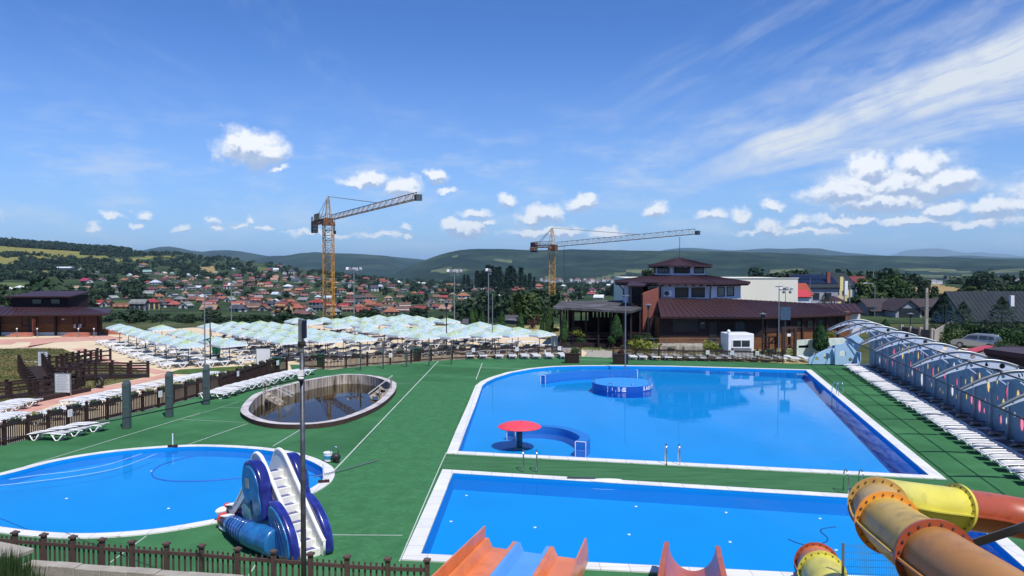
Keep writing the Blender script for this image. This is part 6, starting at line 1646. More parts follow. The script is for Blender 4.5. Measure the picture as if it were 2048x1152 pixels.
def crane(label, base, z_slew, z_apex, jib_tip, jib_root_off, mast_w, counter_len, ballast, signs, jw=.8, jh=1.1):
    t = empty('tower_crane', base, 0, label, 'crane'); B = Vector(base)
    lattice(MB(), (0,0,0), (0,0,z_slew-B.z-1.0), mast_w, mast_w, int((z_slew-B.z)/1.05), (0,1,0), .17, .085).build('mast', M['cyel'], t)
    jd = Vector(jib_tip)-Vector((B.x, B.y, jib_tip[2])); jd.z = 0; jd.normalize(); zz = z_slew-B.z
    s_ = Vector((-jd.y, jd.x, 0))
    MB().lathe([(0,zz-1.1),(mast_w*.8,zz-1.0),(mast_w*.7,zz-.4),(mast_w*.5,zz),(0,zz)], 12).build('slewing_ring', M['cdark'], t)
    root = jd*jib_root_off+Vector((0,0,zz+.5)); tip = Vector(jib_tip)-B
    jl = (tip-root).length
    jb = lattice(MB(), root, tip, jw, jh, int(jl/1.6), (0,0,1), .10, .045, True).build('jib', M['cwht'], t)
    lo = MB(); 
    dn = Vector((0,0,-jh/2)); lo.bar(root+dn+s_*jw*.5, tip+dn+s_*jw*.5, .10); lo.bar(root+dn-s_*jw*.5, tip+dn-s_*jw*.5, .10); lo.bar(root-dn, tip-dn, .10); lo.build('chords', M['cdark'], jb)
    MB().box(tip+jd*.5+Vector((0,0,-.3)), (.9,.9,.9), math.atan2(jd.y, jd.x)).build('tip_frame', M['cballast'], t)
    ap = Vector((0,0,z_apex-B.z)); tw = MB()
    for a in (-1, 1):
        for b in (-1, 1): tw.bar(jd*a*.8+s_*b*.55+Vector((0,0,zz)), ap+jd*a*.12+s_*b*.12, .15)
    for k in (.3, .55, .8):
        q = [ (jd*a*.8+s_*b*.55+Vector((0,0,zz))).lerp(ap+jd*a*.12+s_*b*.12, k) for a, b in ((-1,-1),(1,-1),(1,1),(-1,1))]
        for i in range(4): tw.bar(q[i], q[(i+1) % 4], .08)
    tw.build('tower_head', M['cwht'], t)
    cj = -jd*counter_len+Vector((0,0,zz+.1))
    lattice(MB(), jd*1.2+Vector((0,0,zz+.1)), cj, 1.3, .7, 9, (0,0,1), .16, .08).build('counter_jib', M['cdark'], t)
    rl = MB()
    for b in (-1, 1):
        for z in (.9, 1.35): rl.bar(s_*b*.7+Vector((0,0,zz+z)), cj+s_*b*.7+Vector((0,0,z-.1)), .05)
        for i in range(8): q = (cj*i/7); q.z = zz; rl.bar(q+s_*b*.7, q+s_*b*.7+Vector((0,0,1.35)), .05)
    rl.build('walkway_rails', M['cdark'], t)
    st = MB(); st.cyl(ap, root+(tip-root)*.62+Vector((0,0,jh/2)), .055, n=6)
    for b in (-.5, .5): st.cyl(ap, cj*.82+Vector((0,0,zz*.18))+s_*b+Vector((0,0,.4)), .05, n=6)
    st.build('tie_bars', M['cdark'], t)
    bo = MB().box((0,0,0), (1.5,1.2,ballast[0])).build('ballast', M[ballast[1]], t); bo.location = cj+Vector((0,0,ballast[2])); bo.rotation_euler.z = math.atan2(jd.y, jd.x)
    cab = MB().box((0,0,0), (1.2,1.1,1.5)).build('cab', M['cdark'], t, bevel=.05); cab.location = jd*1.7-s_*1.0*(1 if s_.y > 0 else -1)+Vector((0,0,zz-.4)); cab.rotation_euler.z = math.atan2(jd.y, jd.x)
    hk = root.lerp(tip, .06); hm = MB(); hm.cyl(hk+Vector((0,0,-.6)), hk+Vector((0,0,-ballast[3])), .05, n=6); hm.box(hk+Vector((0,0,-ballast[3])), (.4,.4,.7)); hm.build('hook', M['black'], t)
    sv = s_ if s_.y < 0 else -s_                                                   # side facing the viewer
    for (u, z, w, h, mm, txt, size, tm) in signs:
        c = -jd*u+sv*.85+Vector((0,0,zz+z)); rz = math.atan2(sv.y, sv.x)+PI/2
        o = MB().box((0,0,0), (w,.06,h)).build('sign_board', M[mm], t); o.location = c; o.rotation_euler.z = rz
        if txt:
            tx = obj('lettering', text_mesh('lettering', txt, size, M[tm]), o); tx.matrix_local = Matrix.Translation((0,-.045,0)) @ Matrix.Rotation(PI/2, 4, 'X')
    return t
b1 = at(658,641,160); crane('yellow tower crane on the left with a tall lattice mast and raised looking jib', (b1.x,160,b1.z-2), at(658,441,160).z, at(655,393,160).z, at(834,391.5,113), 2.2, 1.85, 12.5, (2.6,'cballast',-.9,3.2), [(7.6,1.4,4.2,2.1,'cwht','TCS',1.5,'cdark'),(11.6,1.0,1.4,1.3,'yelpl','',0,'')] if False else [(6.6,1.15,5.2,1.35,'cwht','TCS',1.25,'cdark'),(11.0,.9,1.5,1.0,'plaster','',0,'')], .75, 1.0)
b2 = at(1104,622,200); crane('second tower crane behind the beach with a long pale jib reaching right', (b2.x,200,b2.z-2), at(1104,493,200).z, at(1101,456,200).z, at(1391,463,172), 1.6, 1.5, 6.2, (2.6,'cblue',-.2,9.5), [(5.6,-.5,2.6,.9,'cwht','SEMATIN',.62,'cdark'),(4.6,.9,.9,.9,'cwht','',0,'')], .85, 1.15)
# ================================================================ LIGHT MASTS AND LAMPS
def flood(px, y0, y1, Y, lamps, label, r=.09):
    b, tp = at(px,y1,Y), at(px,y0,Y); t = empty('floodlight_mast', (b.x,Y,b.z), 0, label, 'light mast'); h = tp.z-b.z
    MB().cyl((0,0,0), (0,0,h), r, r*.7, 8).build('pole', M['greymetal'], t)
    if lamps:
        w = lamps*.42; MB().bar((-w/2-.1,0,h), (w/2+.1,0,h), .08).build('crossbar', M['greymetal'], t)
        for i in range(lamps if lamps > 1 else 0):
            l = MB().box((0,-.12,.22), (.34,.16,.34)).build('floodlight', M['wallgr'] if i % 3 else M['plaster'], t); l.location = (-w/2+.42*(i+.5),0,h); l.rotation_euler = (.35*(1 if i % 2 else -1),0,(.5 if i > lamps*.7 else -.15))
            if i % 2: l2 = MB().box((0,.15,-.3), (.3,.14,.3)).build('floodlight', M['greymetal'], t); l2.location = (-w/2+.42*(i+.5),0,h)
    return t
flood(708.5,541,664,100,5,'slim floodlight mast with clustered lamps right of the left crane')
flood(909,545,652,105,5,'slim floodlight mast with white lamps behind the parasols')
flood(977,543,655,106,2,'slim floodlight mast with a single short crossbar behind the thujas')
flood(985,588,707,74,0,'thin grey pole standing among the front parasols',.05)
flood(463,572,660,104,2,'thin tall light mast left of the left crane',.07)
flood(410.5,590,760,56,0,'thin grey pole beside the path lamp at the left parasols',.06)
flood(1250.5,591,740,62,1,'pale pole with a small crosspiece before the thuja by the pavilion',.06)
flood(1557,573,716,68,1,'grey pole with a camera before the wooden wing',.055)
flood(1571,580,612,100,4,'short floodlight mast in front of the cream hall',.05)
def lamp(px, y0, y1, Y, label, dark=True):
    b, tp = at(px,y1,Y), at(px,y0,Y); t = empty('path_lamp', (b.x,Y,b.z), 0, label, 'lamp', 'path lamps'); h = tp.z-b.z; m = M['black'] if dark else M['darkmetal']
    MB().cyl((0,0,0), (0,0,h-.5), .06, .045, 8).build('post', m, t); MB().lathe([(.05,h-.55),(.15,h-.5),(.19,h-.1),(.0,h-.1)], 12).build('lantern', M['glass'], t)
    MB().lathe([(.34,h-.1),(.10,h+.02),(0,h+.04),(0,h-.12),(.34,h-.12)], 14).build('lamp_shade', M['greymetal'], t)
for a in ((322,601,664,101,'black path lamp with a wide shade behind the leftmost parasols'),(421,612,724,66,'black path lamp with a wide shade at the left parasols'),(893,603,702,75,'black path lamp with a wide shade among the right parasols'),(1296,608,697,73,'black path lamp beside the brick stair tower'),(1525,626,700,74,'black path lamp at the corner of the restaurant wing'),(1820,626,690,82,'black path lamp before the concrete fence')): lamp(*a)
def curved_lamp(px, y0, y1, Y, dx, label):
    b, tp = at(px,y1,Y), at(px,y0,Y); t = empty('street_lamp', (b.x,Y,b.z), 0, label, 'street lamp'); h = tp.z-b.z
    MB().tube([(0,0,0),(0,0,h-.2),(dx*.15,0,h),(dx,0,h+.15)], [.1,.07,.06,.045], 8).build('pole', M['greymetal'], t); MB().box((dx*1.1,0,h+.15), (.7,.22,.1)).build('lamp_head', M['white'], t)
curved_lamp(1749,568,650,128,-1.5,'concrete street lamp with a curved arm beside the trees')
b, tp = at(1852,692,79), at(1852,576,79); t = empty('utility_pole', (b.x,79,b.z), 0, 'pale concrete utility pole with a pierced upper half by the road', 'pole'); h = tp.z-b.z
MB().box((0,0,h/2), (.34,.30,h), taper=.6).build('post', M['concrete'], t)
mb = MB()
for k in range(10): mb.box((0,-.155+.004*k,h*.50+k*h*.045), (.09,.02,.12))
mb.build('slots', M['darkmetal'], t)
for k, (px, y0, y1, Y) in enumerate(((1688,556,620,130),(1699,566,622,130))):
    b, tp = at(px,y1,Y), at(px,y0,Y); t = empty('sign_pole', (b.x,Y,b.z), 0, ['pole with a tall yellow banner before the dark roofed house','pole with a white banner before the dark roofed house'][k], 'banner pole'); MB().cyl((0,0,0),(0,0,tp.z-b.z),.1,n=8).build('pole', M['greymetal'], t)
    o = MB().box((-.45 if k == 0 else -.6,0,(tp.z-b.z)*.82), (.55,.05,2.4)).build('banner', mat('yellow_banner', lin((226,206,140)), .8) if k == 0 else M['white'], t)
flood(1747,533,556,200,0,'white pole above the trees at the right',.14); flood(1620,556,602,0+115,0,'thin pole beside the cream hall',.04)
# ================================================================ DECK POSTS, BINS, BOARDS
def bollard(px, yb, yt, w, label, group, dia=True):
    b = g(px, yb); Y = b.y; h = at(px,yt,Y).z; t = empty('shower_post', b, .1, label, 'post', group)
    MB().box((0,0,h/2-.1), (w,w,h-.2)).build('column', M['greenpost'], t, bevel=.02); MB().box((0,0,h-.1), (w,w,.2), taper=.55).build('cap', M['greenpost'], t)
    m = MB()
    for z in (h-.3, h*.45): m.box((0,-w/2-.008,z), (w*.7,.016,.04))
    m.build('fittings', M['steel'], t); return t
A_ = [bollard(x, yb, yt, .34, None, 'thick grey posts on the deck') for x, yb, yt in ((254,857,760),(339,834,743),(413,809,731))]
rank(A_, 'thick dark grey square post near the left fence, # from the left', lambda o: proj(o.location)[0])
A_ = [bollard(x, yb, yt, .11, None, 'slim grey posts on the deck') for x, yb, yt in ((721,740,685),(766.5,737.5,681),(813,734.5,684),(858,732,676),(902.6,728.8,680))]
rank(A_, 'slim grey post on the deck behind the plunge pool, # from the left', lambda o: proj(o.location)[0])
def bin_(px, yb, label, s=1.0):
    b = g(px, yb); t = empty('wheelie_bin', b, .3, label, 'bin'); MB().box((0,0,.5*s), (.5*s,.55*s,.9*s), taper=1.2).build('body', M['bin'], t); MB().box((0,0,1.0*s), (.64*s,.7*s,.1*s)).build('lid', mat('dark_bin_lid', lin((16,60,46)), .4), t)
    for x in (-.2, .2): MB().cyl((x*s-.04,.25*s,.1*s), (x*s+.04,.25*s,.1*s), .1*s, n=10).build('wheel', M['black'], t)
bin_(553,744,'large green wheelie bin beside the white board at the deck gate',1.1); bin_(433,715,'green wheelie bin under the front left parasol',1.2); bin_(641,733,'dark green wheelie bin behind the deck gate fence',1.0); bin_(834,722,'dark green wheelie bin behind the middle picket fence',1.1); bin_(662,688,'small green bin among the front parasols',.7)
def board(px0, px1, y0, y1, yb, label, txt=True, rz=0.0, dark=False):
    b = g((px0+px1)/2, yb); Y = b.y; p0, p1 = at(px0,y0,Y), at(px1,y1,Y); w, h = p1.x-p0.x, p0.z-p1.z; t = empty('notice_board', b, rz, label, 'notice board'); zc = (p0.z+p1.z)/2
    MB().box((0,0,zc), (w,.05,h)).build('board', mat('dark_board', lin((74,88,100)), .3, .5) if dark else mat('board_white', (.62,.64,.65), .4, .4, var=.05, scale=3), t)
    f = MB()
    for sx in (-1, 1): f.bar((sx*w/2,0,0), (sx*w/2,0,zc+h/2), .06)
    f.bar((-w/2,0,zc+h/2), (w/2,0,zc+h/2), .06); f.build('legs', M['greymetal'], t)
    if txt:
        m = MB(); n = 10
        for k in range(n):
            ww = w*(.78 if k else .5)*(1-.25*((k*7) % 3)/3); m.box((-(w*.78-ww)/2 if k else 0,-.028,zc+h*.42-h*.84*k/n), (ww,.006,h*.022))
        m.build('lettering', M['label'], t)
    if dark: MB().add([(-w*.1,-.03,zc-h*.35),(w*.3,-.03,zc-h*.35),(w*.15,-.03,zc+h*.05),(-.02*w,-.03,zc+h*.2)], [(0,1,2,3)]).build('picture', M['label'], t)
board(513,541,697,735,747,'blank white board in a grey frame at the deck gate',False,.1); board(75,98,703,732,737,'white information board on the dry lawn behind the walkway',True,-.15); board(109,143,747,785,792,'white information board in front of the timber walkway',True,-.12); board(1103,1114,672,704,709,'tall dark information board at the end of the right parasols',False,0,True)
for px, yb in ((549,741),(291,712),(739,709),(1090,716)):
    b = g(px, yb); t = empty('marker_post', b, 0, None, 'marker post', 'small white marker posts'); MB().cyl((0,0,0),(0,0,.75),.05,n=8).build('post', M['white'], t); MB().ell((0,0,.85),(.07,.07,.1),None,8,6).build('knob', M['black'], t)
rank([o for o in COL.objects if o.name.startswith('marker_post')], 'small white marker post with dark knob on the beach, # from the left', lambda o: proj(o.location)[0])
# ---- timber walkway on the left
def walkway(label, pts, width, z0, z1, rail=(1, 1)):
    P = [Vector((*p.xy, 0)) for p in pts]; t = empty('timber_walkway', P[0], 0, label, 'walkway'); o_ = P[0]; L_ = sum((b-a).length for a, b in zip(P, P[1:])); acc = 0; R_ = resample(P, 1.25)
    if (R_[-1]-P[-1]).length > .3: R_.append(P[-1])
    n = len(R_); zz = [z0+(z1-z0)*i/(n-1) for i in range(n)]; dk = MB(); side = []
    for i in range(n):
        d = (R_[min(i+1, n-1)]-R_[max(i-1, 0)]).normalized(); side.append(Vector((-d.y, d.x, 0)))
    for i in range(n-1):
        a, b = R_[i]-o_+Vector((0,0,zz[i])), R_[i+1]-o_+Vector((0,0,zz[i+1])); m = 8
        for k in range(m):
            q = a.lerp(b, (k+.5)/m); s1 = side[i].lerp(side[i+1], (k+.5)/m).normalized(); dk.bar(q-s1*width/2, q+s1*width/2, (b-a).length/m*.92, .05)
        for sg in (-1, 1): dk.bar(a+side[i]*sg*width/2-Vector((0,0,.12)), b+side[i+1]*sg*width/2-Vector((0,0,.12)), .08, .2)
    dk.build('deck', M['wood'], t)
    for sg in (-1, 1):
        if not rail[(sg+1)//2]: continue
        rl = MB()
        for i in range(n):
            q = R_[i]-o_+side[i]*sg*width/2; po = MB().box((0,0,.1), (.15,.15,1.7)).build('post', M['wood'], t); po.location = q+Vector((0,0,zz[i])); cp = obj('cap', CAPM, po); cp.location = (0,0,.97)
            if i < n-1:
                q2 = R_[i+1]-o_+side[i+1]*sg*width/2
                for h in (.4, .8): rl.bar(q+Vector((0,0,zz[i]+h)), q2+Vector((0,0,zz[i+1]+h)), .08, .12)
        rl.build('rails', M['wood'], t)
CAPM = MB().box((0,0,0), (.22,.22,.05)).mesh('cap', M['wood'])
walkway('dark timber walkway running level toward the parasols', G([(296,752),(262,754),(225,755),(180,758),(150,762)]), 1.5, .08, .35)
walkway('dark timber ramp climbing from the brick path at the upper right', G([(208,720),(190,722),(165,730),(140,738),(100,744)]), 1.4, .05, .3)
walkway('dark timber ramp descending towards the left foreground', G([(62,742),(70,756),(86,772),(104,792)]), 1.6, .35, .05)
walkway('dark timber landing with railings at the far left', G([(-30,800),(10,797),(45,792),(100,790),(150,772)]), 1.2, .08, .3, (1, 1))
b0, b1_ = g(60,806), g(176,782); tag(MB().bar(b0+Vector((0,0,.12)), b1_+Vector((0,0,.12)), .5, .24).build('edging_beam', M['wood']), 'long dark timber beam edging the brick path', 'beam')
for x, y, n, sx in ((178,765,'tyre',.4),):
    b = g(199, 776); o = MB().lathe([(.24,-.09),(.34,-.11),(.4,-.06),(.4,.06),(.34,.11),(.24,.09),(.24,-.09)], 24).build('tyre', M['black'], None, True); o.location = (b.x,b.y,.4); o.rotation_euler = (PI/2,0,-.4); tag(o, 'old black tyre leaning under the timber walkway', 'tyre')
hs_ = MB().tube(catm([g(x, y, -.0) for x, y in ((34,711),(37,717),(48,722),(72,724),(100,725))], 5), .03, 6); tag(hs_.build('garden_hose', M['cream'], None, True), 'pale garden hose lying on the dry lawn', 'hose')
# ---- cable, near pole, kerb, mesh fence in the foreground
Yp = 15.4; zb = slope_z(at(606,1100,Yp).x, Yp); xp = at(608,1152,Yp).x; xt = at(603,640,Yp).x; zt_ = at(603,635,Yp).z
pl = empty('solar_lamp_pole', (xp,Yp,zb), 0, 'dark grey pole with a solar panel strip and dome camera rising in the left foreground', 'lamp pole')
lean = (xt-xp)/(zt_-zb)
def pz(py): return at(604,py,Yp).z-zb
MB().cyl((0,0,-.2), (lean*pz(705),0,pz(705)), .056, .048, 14).build('pole', M['darkmetal'], pl, True)
zc = (pz(637)+pz(690))/2; o = MB().box((0,0,0), (.10,.10,pz(637)-pz(705))).build('lamp_column', M['greymetal'], pl, bevel=.02); o.location = (lean*pz(670)-.01,0,(pz(637)+pz(705))/2)
o = MB().box((0,0,0), (.05,.16,pz(640)-pz(676))).build('solar_strip', mat('solar_dark', lin((26,34,64)), .2, .6), pl); o.location = (lean*pz(658)+.065,-.02,(pz(640)+pz(676))/2)
o = MB().lathe([(.075,-.05),(.085,0),(.075,.05)], 14).build('clamp', M['black'], pl); o.location = (lean*pz(690),0,pz(688))
o = MB().box((0,0,0), (.115,.10,.115)).build('junction_box', M['white'], pl); o.location = (lean*pz(745)-.005,-.06,pz(745))
cm_ = MB().ell((0,0,0), (.055,.055,.055)).build('camera_dome', M['black'], pl, True); cm_.location = (lean*pz(757),-.09,pz(758))
o = MB().lathe([(.0,.04),(.062,.03),(.062,-.0),(.0,0)], 14).build('camera_base', M['white'], cm_); o.location = (0,0,.02)
cab_ = [at(599,758,Yp-.05)]; e_ = at(-60,886,26)
cable = MB().tube([cab_[0].lerp(e_, k/16)+Vector((0,0,-.55*math.sin(PI*k/16)*.25)) for k in range(17)], .017, 6); tag(cable.build('cable', M['black'], None, True), 'black cable sagging from the near pole to the left edge', 'cable')
# kerb and slab
k0, k1 = g(62,1119,.8), g(600,1159,.8); kd = (k1-k0); kd.z = 0
kb = MB(); nseg = 10
for i in range(nseg):
    a, b = k0.lerp(k1, i/nseg), k0.lerp(k1, (i+1)/nseg); m_ = (a+b)/2; kb.box((m_.x, m_.y-.16, .38+.012*math.sin(i*2.1)), ((b-a).length-.012, .32, .85), math.atan2(kd.y, kd.x))
t = empty('retaining_kerb', k0, 0, 'weathered concrete kerb wall below the foreground fence', 'kerb')
for i in range(1):
    o = kb.build('kerb_blocks', M['concrete'], None, bevel=.02); o.parent = t; o.location = -k0
q = g(22,1098,1.1); o = MB().box((0,0,0), (1.6,1.1,.14)).build('concrete_slab', M['concrete'], None, bevel=.03); o.location = (q.x-.35,q.y-.25,1.08); o.rotation_euler = (0,.02,-.35); tag(o, 'loose concrete slab at the bottom left corner by the kerb', 'slab')
q = g(1686,1152,0); mfx = at(1686,1110,18.3)
mf = empty('mesh_fence', (mfx.x,18.3,-.05), -.08, 'thin grey wire mesh fence panel between the tube slides', 'fence'); mh = at(1686,1086,18.3).z+.05
for x in (0, 2.5): MB().box((x,0,mh/2), (.05,.05,mh)).build('post', M['greymetal'], mf)
mm = MB()
for k in range(50): mm.bar((.05+k*.05,0,.05), (.05+k*.05,0,mh-.03), .005)
for k in range(10): mm.bar((0,0,.06+k*(mh-.12)/9), (2.5,0,.06+k*(mh-.12)/9), .006)
mm.build('wire_mesh', M['greymetal'], mf)
# ================================================================ TREES AND SHRUBS NEAR THE DECK
rt = random.Random(33)
def grid_mesh(name, m, V, Fc):
    mb = MB(); mb.v, mb.f = V, Fc; return mb.mesh(name, m)
def thuja_mesh(h, r, seed, m='leaf_thuja', n=1500):
    q = random.Random(seed); V, Fc = [], []
    for i in range(n):
        t = q.random()**.85; z = h*(.03+.97*t); rr = r*min(1, (t+.06)*5)*max(.06, (1-t**3.2))*(1+.14*noise.noise((t*7, seed, 0))); th = q.random()*2*PI
        rr *= (.72+.3*q.random()**.5)*(1+.10*math.sin(3*th+seed+4*t)); p = Vector((rr*math.cos(th), rr*math.sin(th), z)); nrm = Vector((math.cos(th)+q.gauss(0,.4), math.sin(th)+q.gauss(0,.4), .25+q.gauss(0,.3))).normalized()
        a = Vector((0,0,1)); a = (a-nrm*a.dot(nrm)).normalized(); b = nrm.cross(a); s1, s2 = .16*(.6+.8*q.random()), .07*(.6+.8*q.random()); k = len(V)
        V += [tuple(p-a*s1), tuple(p+b*s2), tuple(p+a*s1), tuple(p-b*s2)]; Fc.append((k, k+1, k+2, k+3))
    return grid_mesh('crown', M[m], V, Fc)
def thuja(px, yb, yt, w, Y, label, m='leaf_thuja'):
    b = at(px,yb,Y); h = at(px,yt,Y).z-b.z; r = w/2/FPX*Y; t = empty('thuja', b, rt.random()*6, label, 'tree', 'clipped thujas'); obj('crown', thuja_mesh(h, r, int(px), m), t); MB().cyl((0,0,-.1), (0,0,h*.8), .09, .03, 6).build('trunk', M['bark'], t)
th = [(945,652,618,14,108,'thuja behind the parasols, leftmost of the row'),(952,651,617,11,110,None),(965,652,619,11,107,None),(1004,656,620,13,103,None),(1041,662,624,14,98,None),(1084,666,641,9,93,None),(1098,668,611,17,88,'tall slim thuja left of the pavilion'),(1128,684,630,15,76,'thuja before the corner of the pavilion'),(1233,678,629,22,77,'broad thuja in front of the pavilion at the pale pole'),(1641,702,648,30,70,'thick dark thuja between the wooden wing and the shade wall'),(1770,672,640,22,100,'green thuja beside the concrete fence')]
T_ = [thuja(*a) for a in th]
rank([o for o in COL.objects if o.name.startswith('thuja') and 'label' not in o.keys()], 'slender thuja behind the parasols, # of the unnumbered row from the left'.replace('of the unnumbered row ', ''), lambda o: proj(o.location)[0])
def bush(px, yc, w, h, Y, m, label, n=500, size=.10, flat=.5, cat='shrub', group='garden shrubs'):
    r = w/2/FPX*Y; hz = h/FPX*Y; b = at(px, yc, Y); z0 = max(b.z, 0) if Y < 110 else b.z; t = empty('shrub', (b.x,Y,z0), rt.random()*6, label, cat, group)
    obj('foliage', cloud_mesh('foliage', M[m], n, r*.85, r*.8, hz*.55, size*max(.7, r), rt, z0=hz*.45, lumps_=7, hollow=.55, flat=flat), t)
    st = MB()
    for k in range(4): st.cyl((0,0,-.1), (r*.4*math.cos(k*1.6), r*.4*math.sin(k*1.6), hz*.55), .03, .015, 5)
    st.build('stems', M['bark'], t); return t
for a in ((1162,684,18,9,76.5,'leaf_thuja','round clipped bush near the thujas'),(1176,676,12,9,80,'leaf_thuja','small round bush at the pavilion corner'),(1156,672,38,16,79,'leaf_yel','yellow green spreading juniper before the pavilion'),(1108,664,18,9,86,'leaf_yel','small yellow juniper left of the pavilion'),(1223,685,18,12,76,'leaf_thuja','round green bush left of the broad thuja'),
 (1262,675,16,10,79,'leaf_thuja','dark bush at the pavilion steps'),(1278,681,22,11,77,'leaf_thuja','clipped bush below the brick tower'),(1297,684,20,16,76.5,'leaf_thuja','tiered clipped bush by the stone terrace'),(1290,697,66,18,71,'leaf_yel','wide yellow green juniper in the dry lawn'),(1428,701,44,18,71,'leaf_yel','yellow green juniper left of the kiosk'),
 (1065,655,20,18,95,'leaf_red','copper red bush behind the parasols'),(1074,648,12,16,96,'leaf_red','round copper topped bush behind the parasols'),(1240,712,18,14,66,'leaf_red','reddish planter bush at the path corner'),(1148,707,20,11,66.5,'leaf','planter greenery at the left path corner'),(1660,672,22,12,74,'leaf_yel','bright bush above the white retaining wall'),(1450,688,12,12,73,'leaf_dark','small dark shrub at the restaurant door')): bush(*a)
for px, Y in ((1144,66),(1241,65.5)):
    b = at(px,716,Y); t = empty('planter', (b.x,Y,0), 0, 'dark slatted planter at the %s side of the concrete path' % ('left' if px < 1200 else 'right'), 'planter'); m_ = MB()
    for k in range(9): m_.box((-.55+.138*k,0,.42), (.11,.62,.8))
    m_.box((0,0,.8), (1.3,.7,.06)); m_.build('box', M['wood'], t)
def tree_mesh(rx, rz, seed, m, n, size, lumps_=9):
    return cloud_mesh('crown', M[m], n, rx, rx*.95, rz, size, random.Random(seed), lumps_=lumps_, hollow=.5, flat=.55)
def tree(px, yb, yt, w, Y, m, label, n=2600, size=.34, group='broadleaf trees', zb=None):
    b = at(px,yb,Y); h = at(px,yt,Y).z-b.z; r = w/2/FPX*Y*.80; t = empty('broadleaf_tree', b, rt.random()*6, label, 'tree', group)
    rz = h*.42; c = obj('crown', tree_mesh(r, rz*.9, int(px*7+yb), m, n, size), t); c.location = (0,0,h-rz*1.05)
    tr = MB(); tr.tube([(0,0,-.4),(.1,.05,h*.3),(0,.1,h*.7)], [.05*h*.6,.035*h*.6,.01*h], 8)
    for k in range(5): a = k*1.3; tr.tube([(.05,.05,h*.3),(r*.4*math.cos(a),r*.4*math.sin(a),h*.55),(r*.65*math.cos(a),r*.65*math.sin(a),h*.72)], [.02*h*.6,.012*h*.6,.005*h], 6)
    tr.build('trunk', M['bark'], t); return t
tree(1063,664,586,62,112,'leaf','large dark green tree between the thujas and the right crane',4200,.36)
tree(1030,655,612,34,122,'leaf_far','round tree left of the large dark green tree',1800,.4)
for a in ((1735,648,556,60,150,'leaf','broad green tree behind the street lamp, left of its group'),(1775,650,546,78,158,'leaf','tallest broad tree behind the street lamp'),(1808,648,560,54,162,'leaf_far','tree right of the tallest broad tree'),(1745,655,585,70,140,'leaf','low front tree at the street lamp foot'),(1705,650,596,44,148,'leaf_far','low tree between banner poles and street lamp'),(1838,640,586,30,170,'leaf_far','small tree at the edge of the stubble field'),(1868,628,572,26,190,'leaf_far','slim tree on the stubble field'),(1848,615,560,24,200,'leaf_far','small tree on the top of the stubble field'),(1950,605,574,40,210,'leaf','bushy tree behind the charcoal house'),(1990,600,566,44,230,'leaf_far','round tree behind the charcoal house, middle'),(2030,600,566,46,230,'leaf','round tree behind the charcoal house, right'),(1920,610,578,30,220,'leaf_far','low tree left of the charcoal house gable')): tree(*a)
def conifer_mesh(h, r, seed, m='leaf_dark', n=1300, size=.16):
    q = random.Random(seed); V, Fc = [], []; tiers = max(7, int(h*1.6))
    for i in range(n):
        t = q.random()**.75; k = math.floor((1-t)*tiers)/tiers; fr_ = (1-t)*tiers-math.floor((1-t)*tiers); z = h*(.08+.92*t)
        rr = r*(1-t)**.9*(.55+.5*fr_)*(.45+.6*q.random()**.6); th = q.random()*2*PI; rr *= 1+.15*math.sin(5*th+seed+k*9); p = Vector((rr*math.cos(th), rr*math.sin(th), z-.12*rr)); d = Vector((math.cos(th), math.sin(th), -.35)).normalized()
        s1, s2 = size*h/6*(.7+.8*q.random()), size*h/14*(.6+.8*q.random()); b = Vector((-d.y, d.x, q.gauss(0,.5))).normalized(); kk = len(V)
        V += [tuple(p-d*s1), tuple(p+b*s2), tuple(p+d*s1), tuple(p-b*s2)]; Fc.append((kk, kk+1, kk+2, kk+3))
    return grid_mesh('crown', M[m], V, Fc)
def conifer(px, yb, yt, w, Y, label, m='leaf_dark', n=2600):
    b = at(px,yb,Y); h = at(px,yt,Y).z-b.z; t = empty('conifer', b, rt.random()*6, label, 'tree', 'conifers'); obj('crown', conifer_mesh(h, w/2/FPX*Y*2.0, int(px), m, n), t); MB().cyl((0,0,-.3), (0,0,h*.9), .02*h, .005*h, 6).build('trunk', M['bark'], t)
for a in ((1888,674,590,52,86,'dark spruce left of the charcoal house'),(1926,672,603,54,88,'dark spruce before the gable of the charcoal house'),(2003,670,593,60,82,'dark spruce in front of the charcoal roof'),(1650,622,585,26,125,'blue green spruce below the solar house')): conifer(*a)
sg_ = []
for i in range(34):
    px = 1848+(i % 12)*18+rt.uniform(-8,8); row = i//12; Y = (84, 80, 76)[row]; w = rt.uniform(30,46); h = rt.uniform(20,32)-row*3; yc = (676, 686, 697)[row]+rt.uniform(-2,3)
    if px < 1862 or (row == 2 and px < 1990) or (row == 1 and px < 1890): continue
    if 1925 < px < 1990 and row > 0: continue
    t = bush(px, yc, w, h, Y, rt.choice(['leaf','leaf','leaf_far','leaf_thuja']), None, 420, .12, .6, 'shrub', 'wild shrubs by the gravel road'); sg_.append(t)
for px in (1905,1925,1945,1965,1985,2008,2030,2052): sg_.append(bush(px, 676+rt.uniform(-3,2), 40, 26, 87, 'leaf', None, 420, .12, .6, 'shrub', 'wild shrubs by the gravel road'))
rank(sg_, 'wild green shrub in the thicket behind the parked car, # from the left', lambda o: proj(o.location)[0])
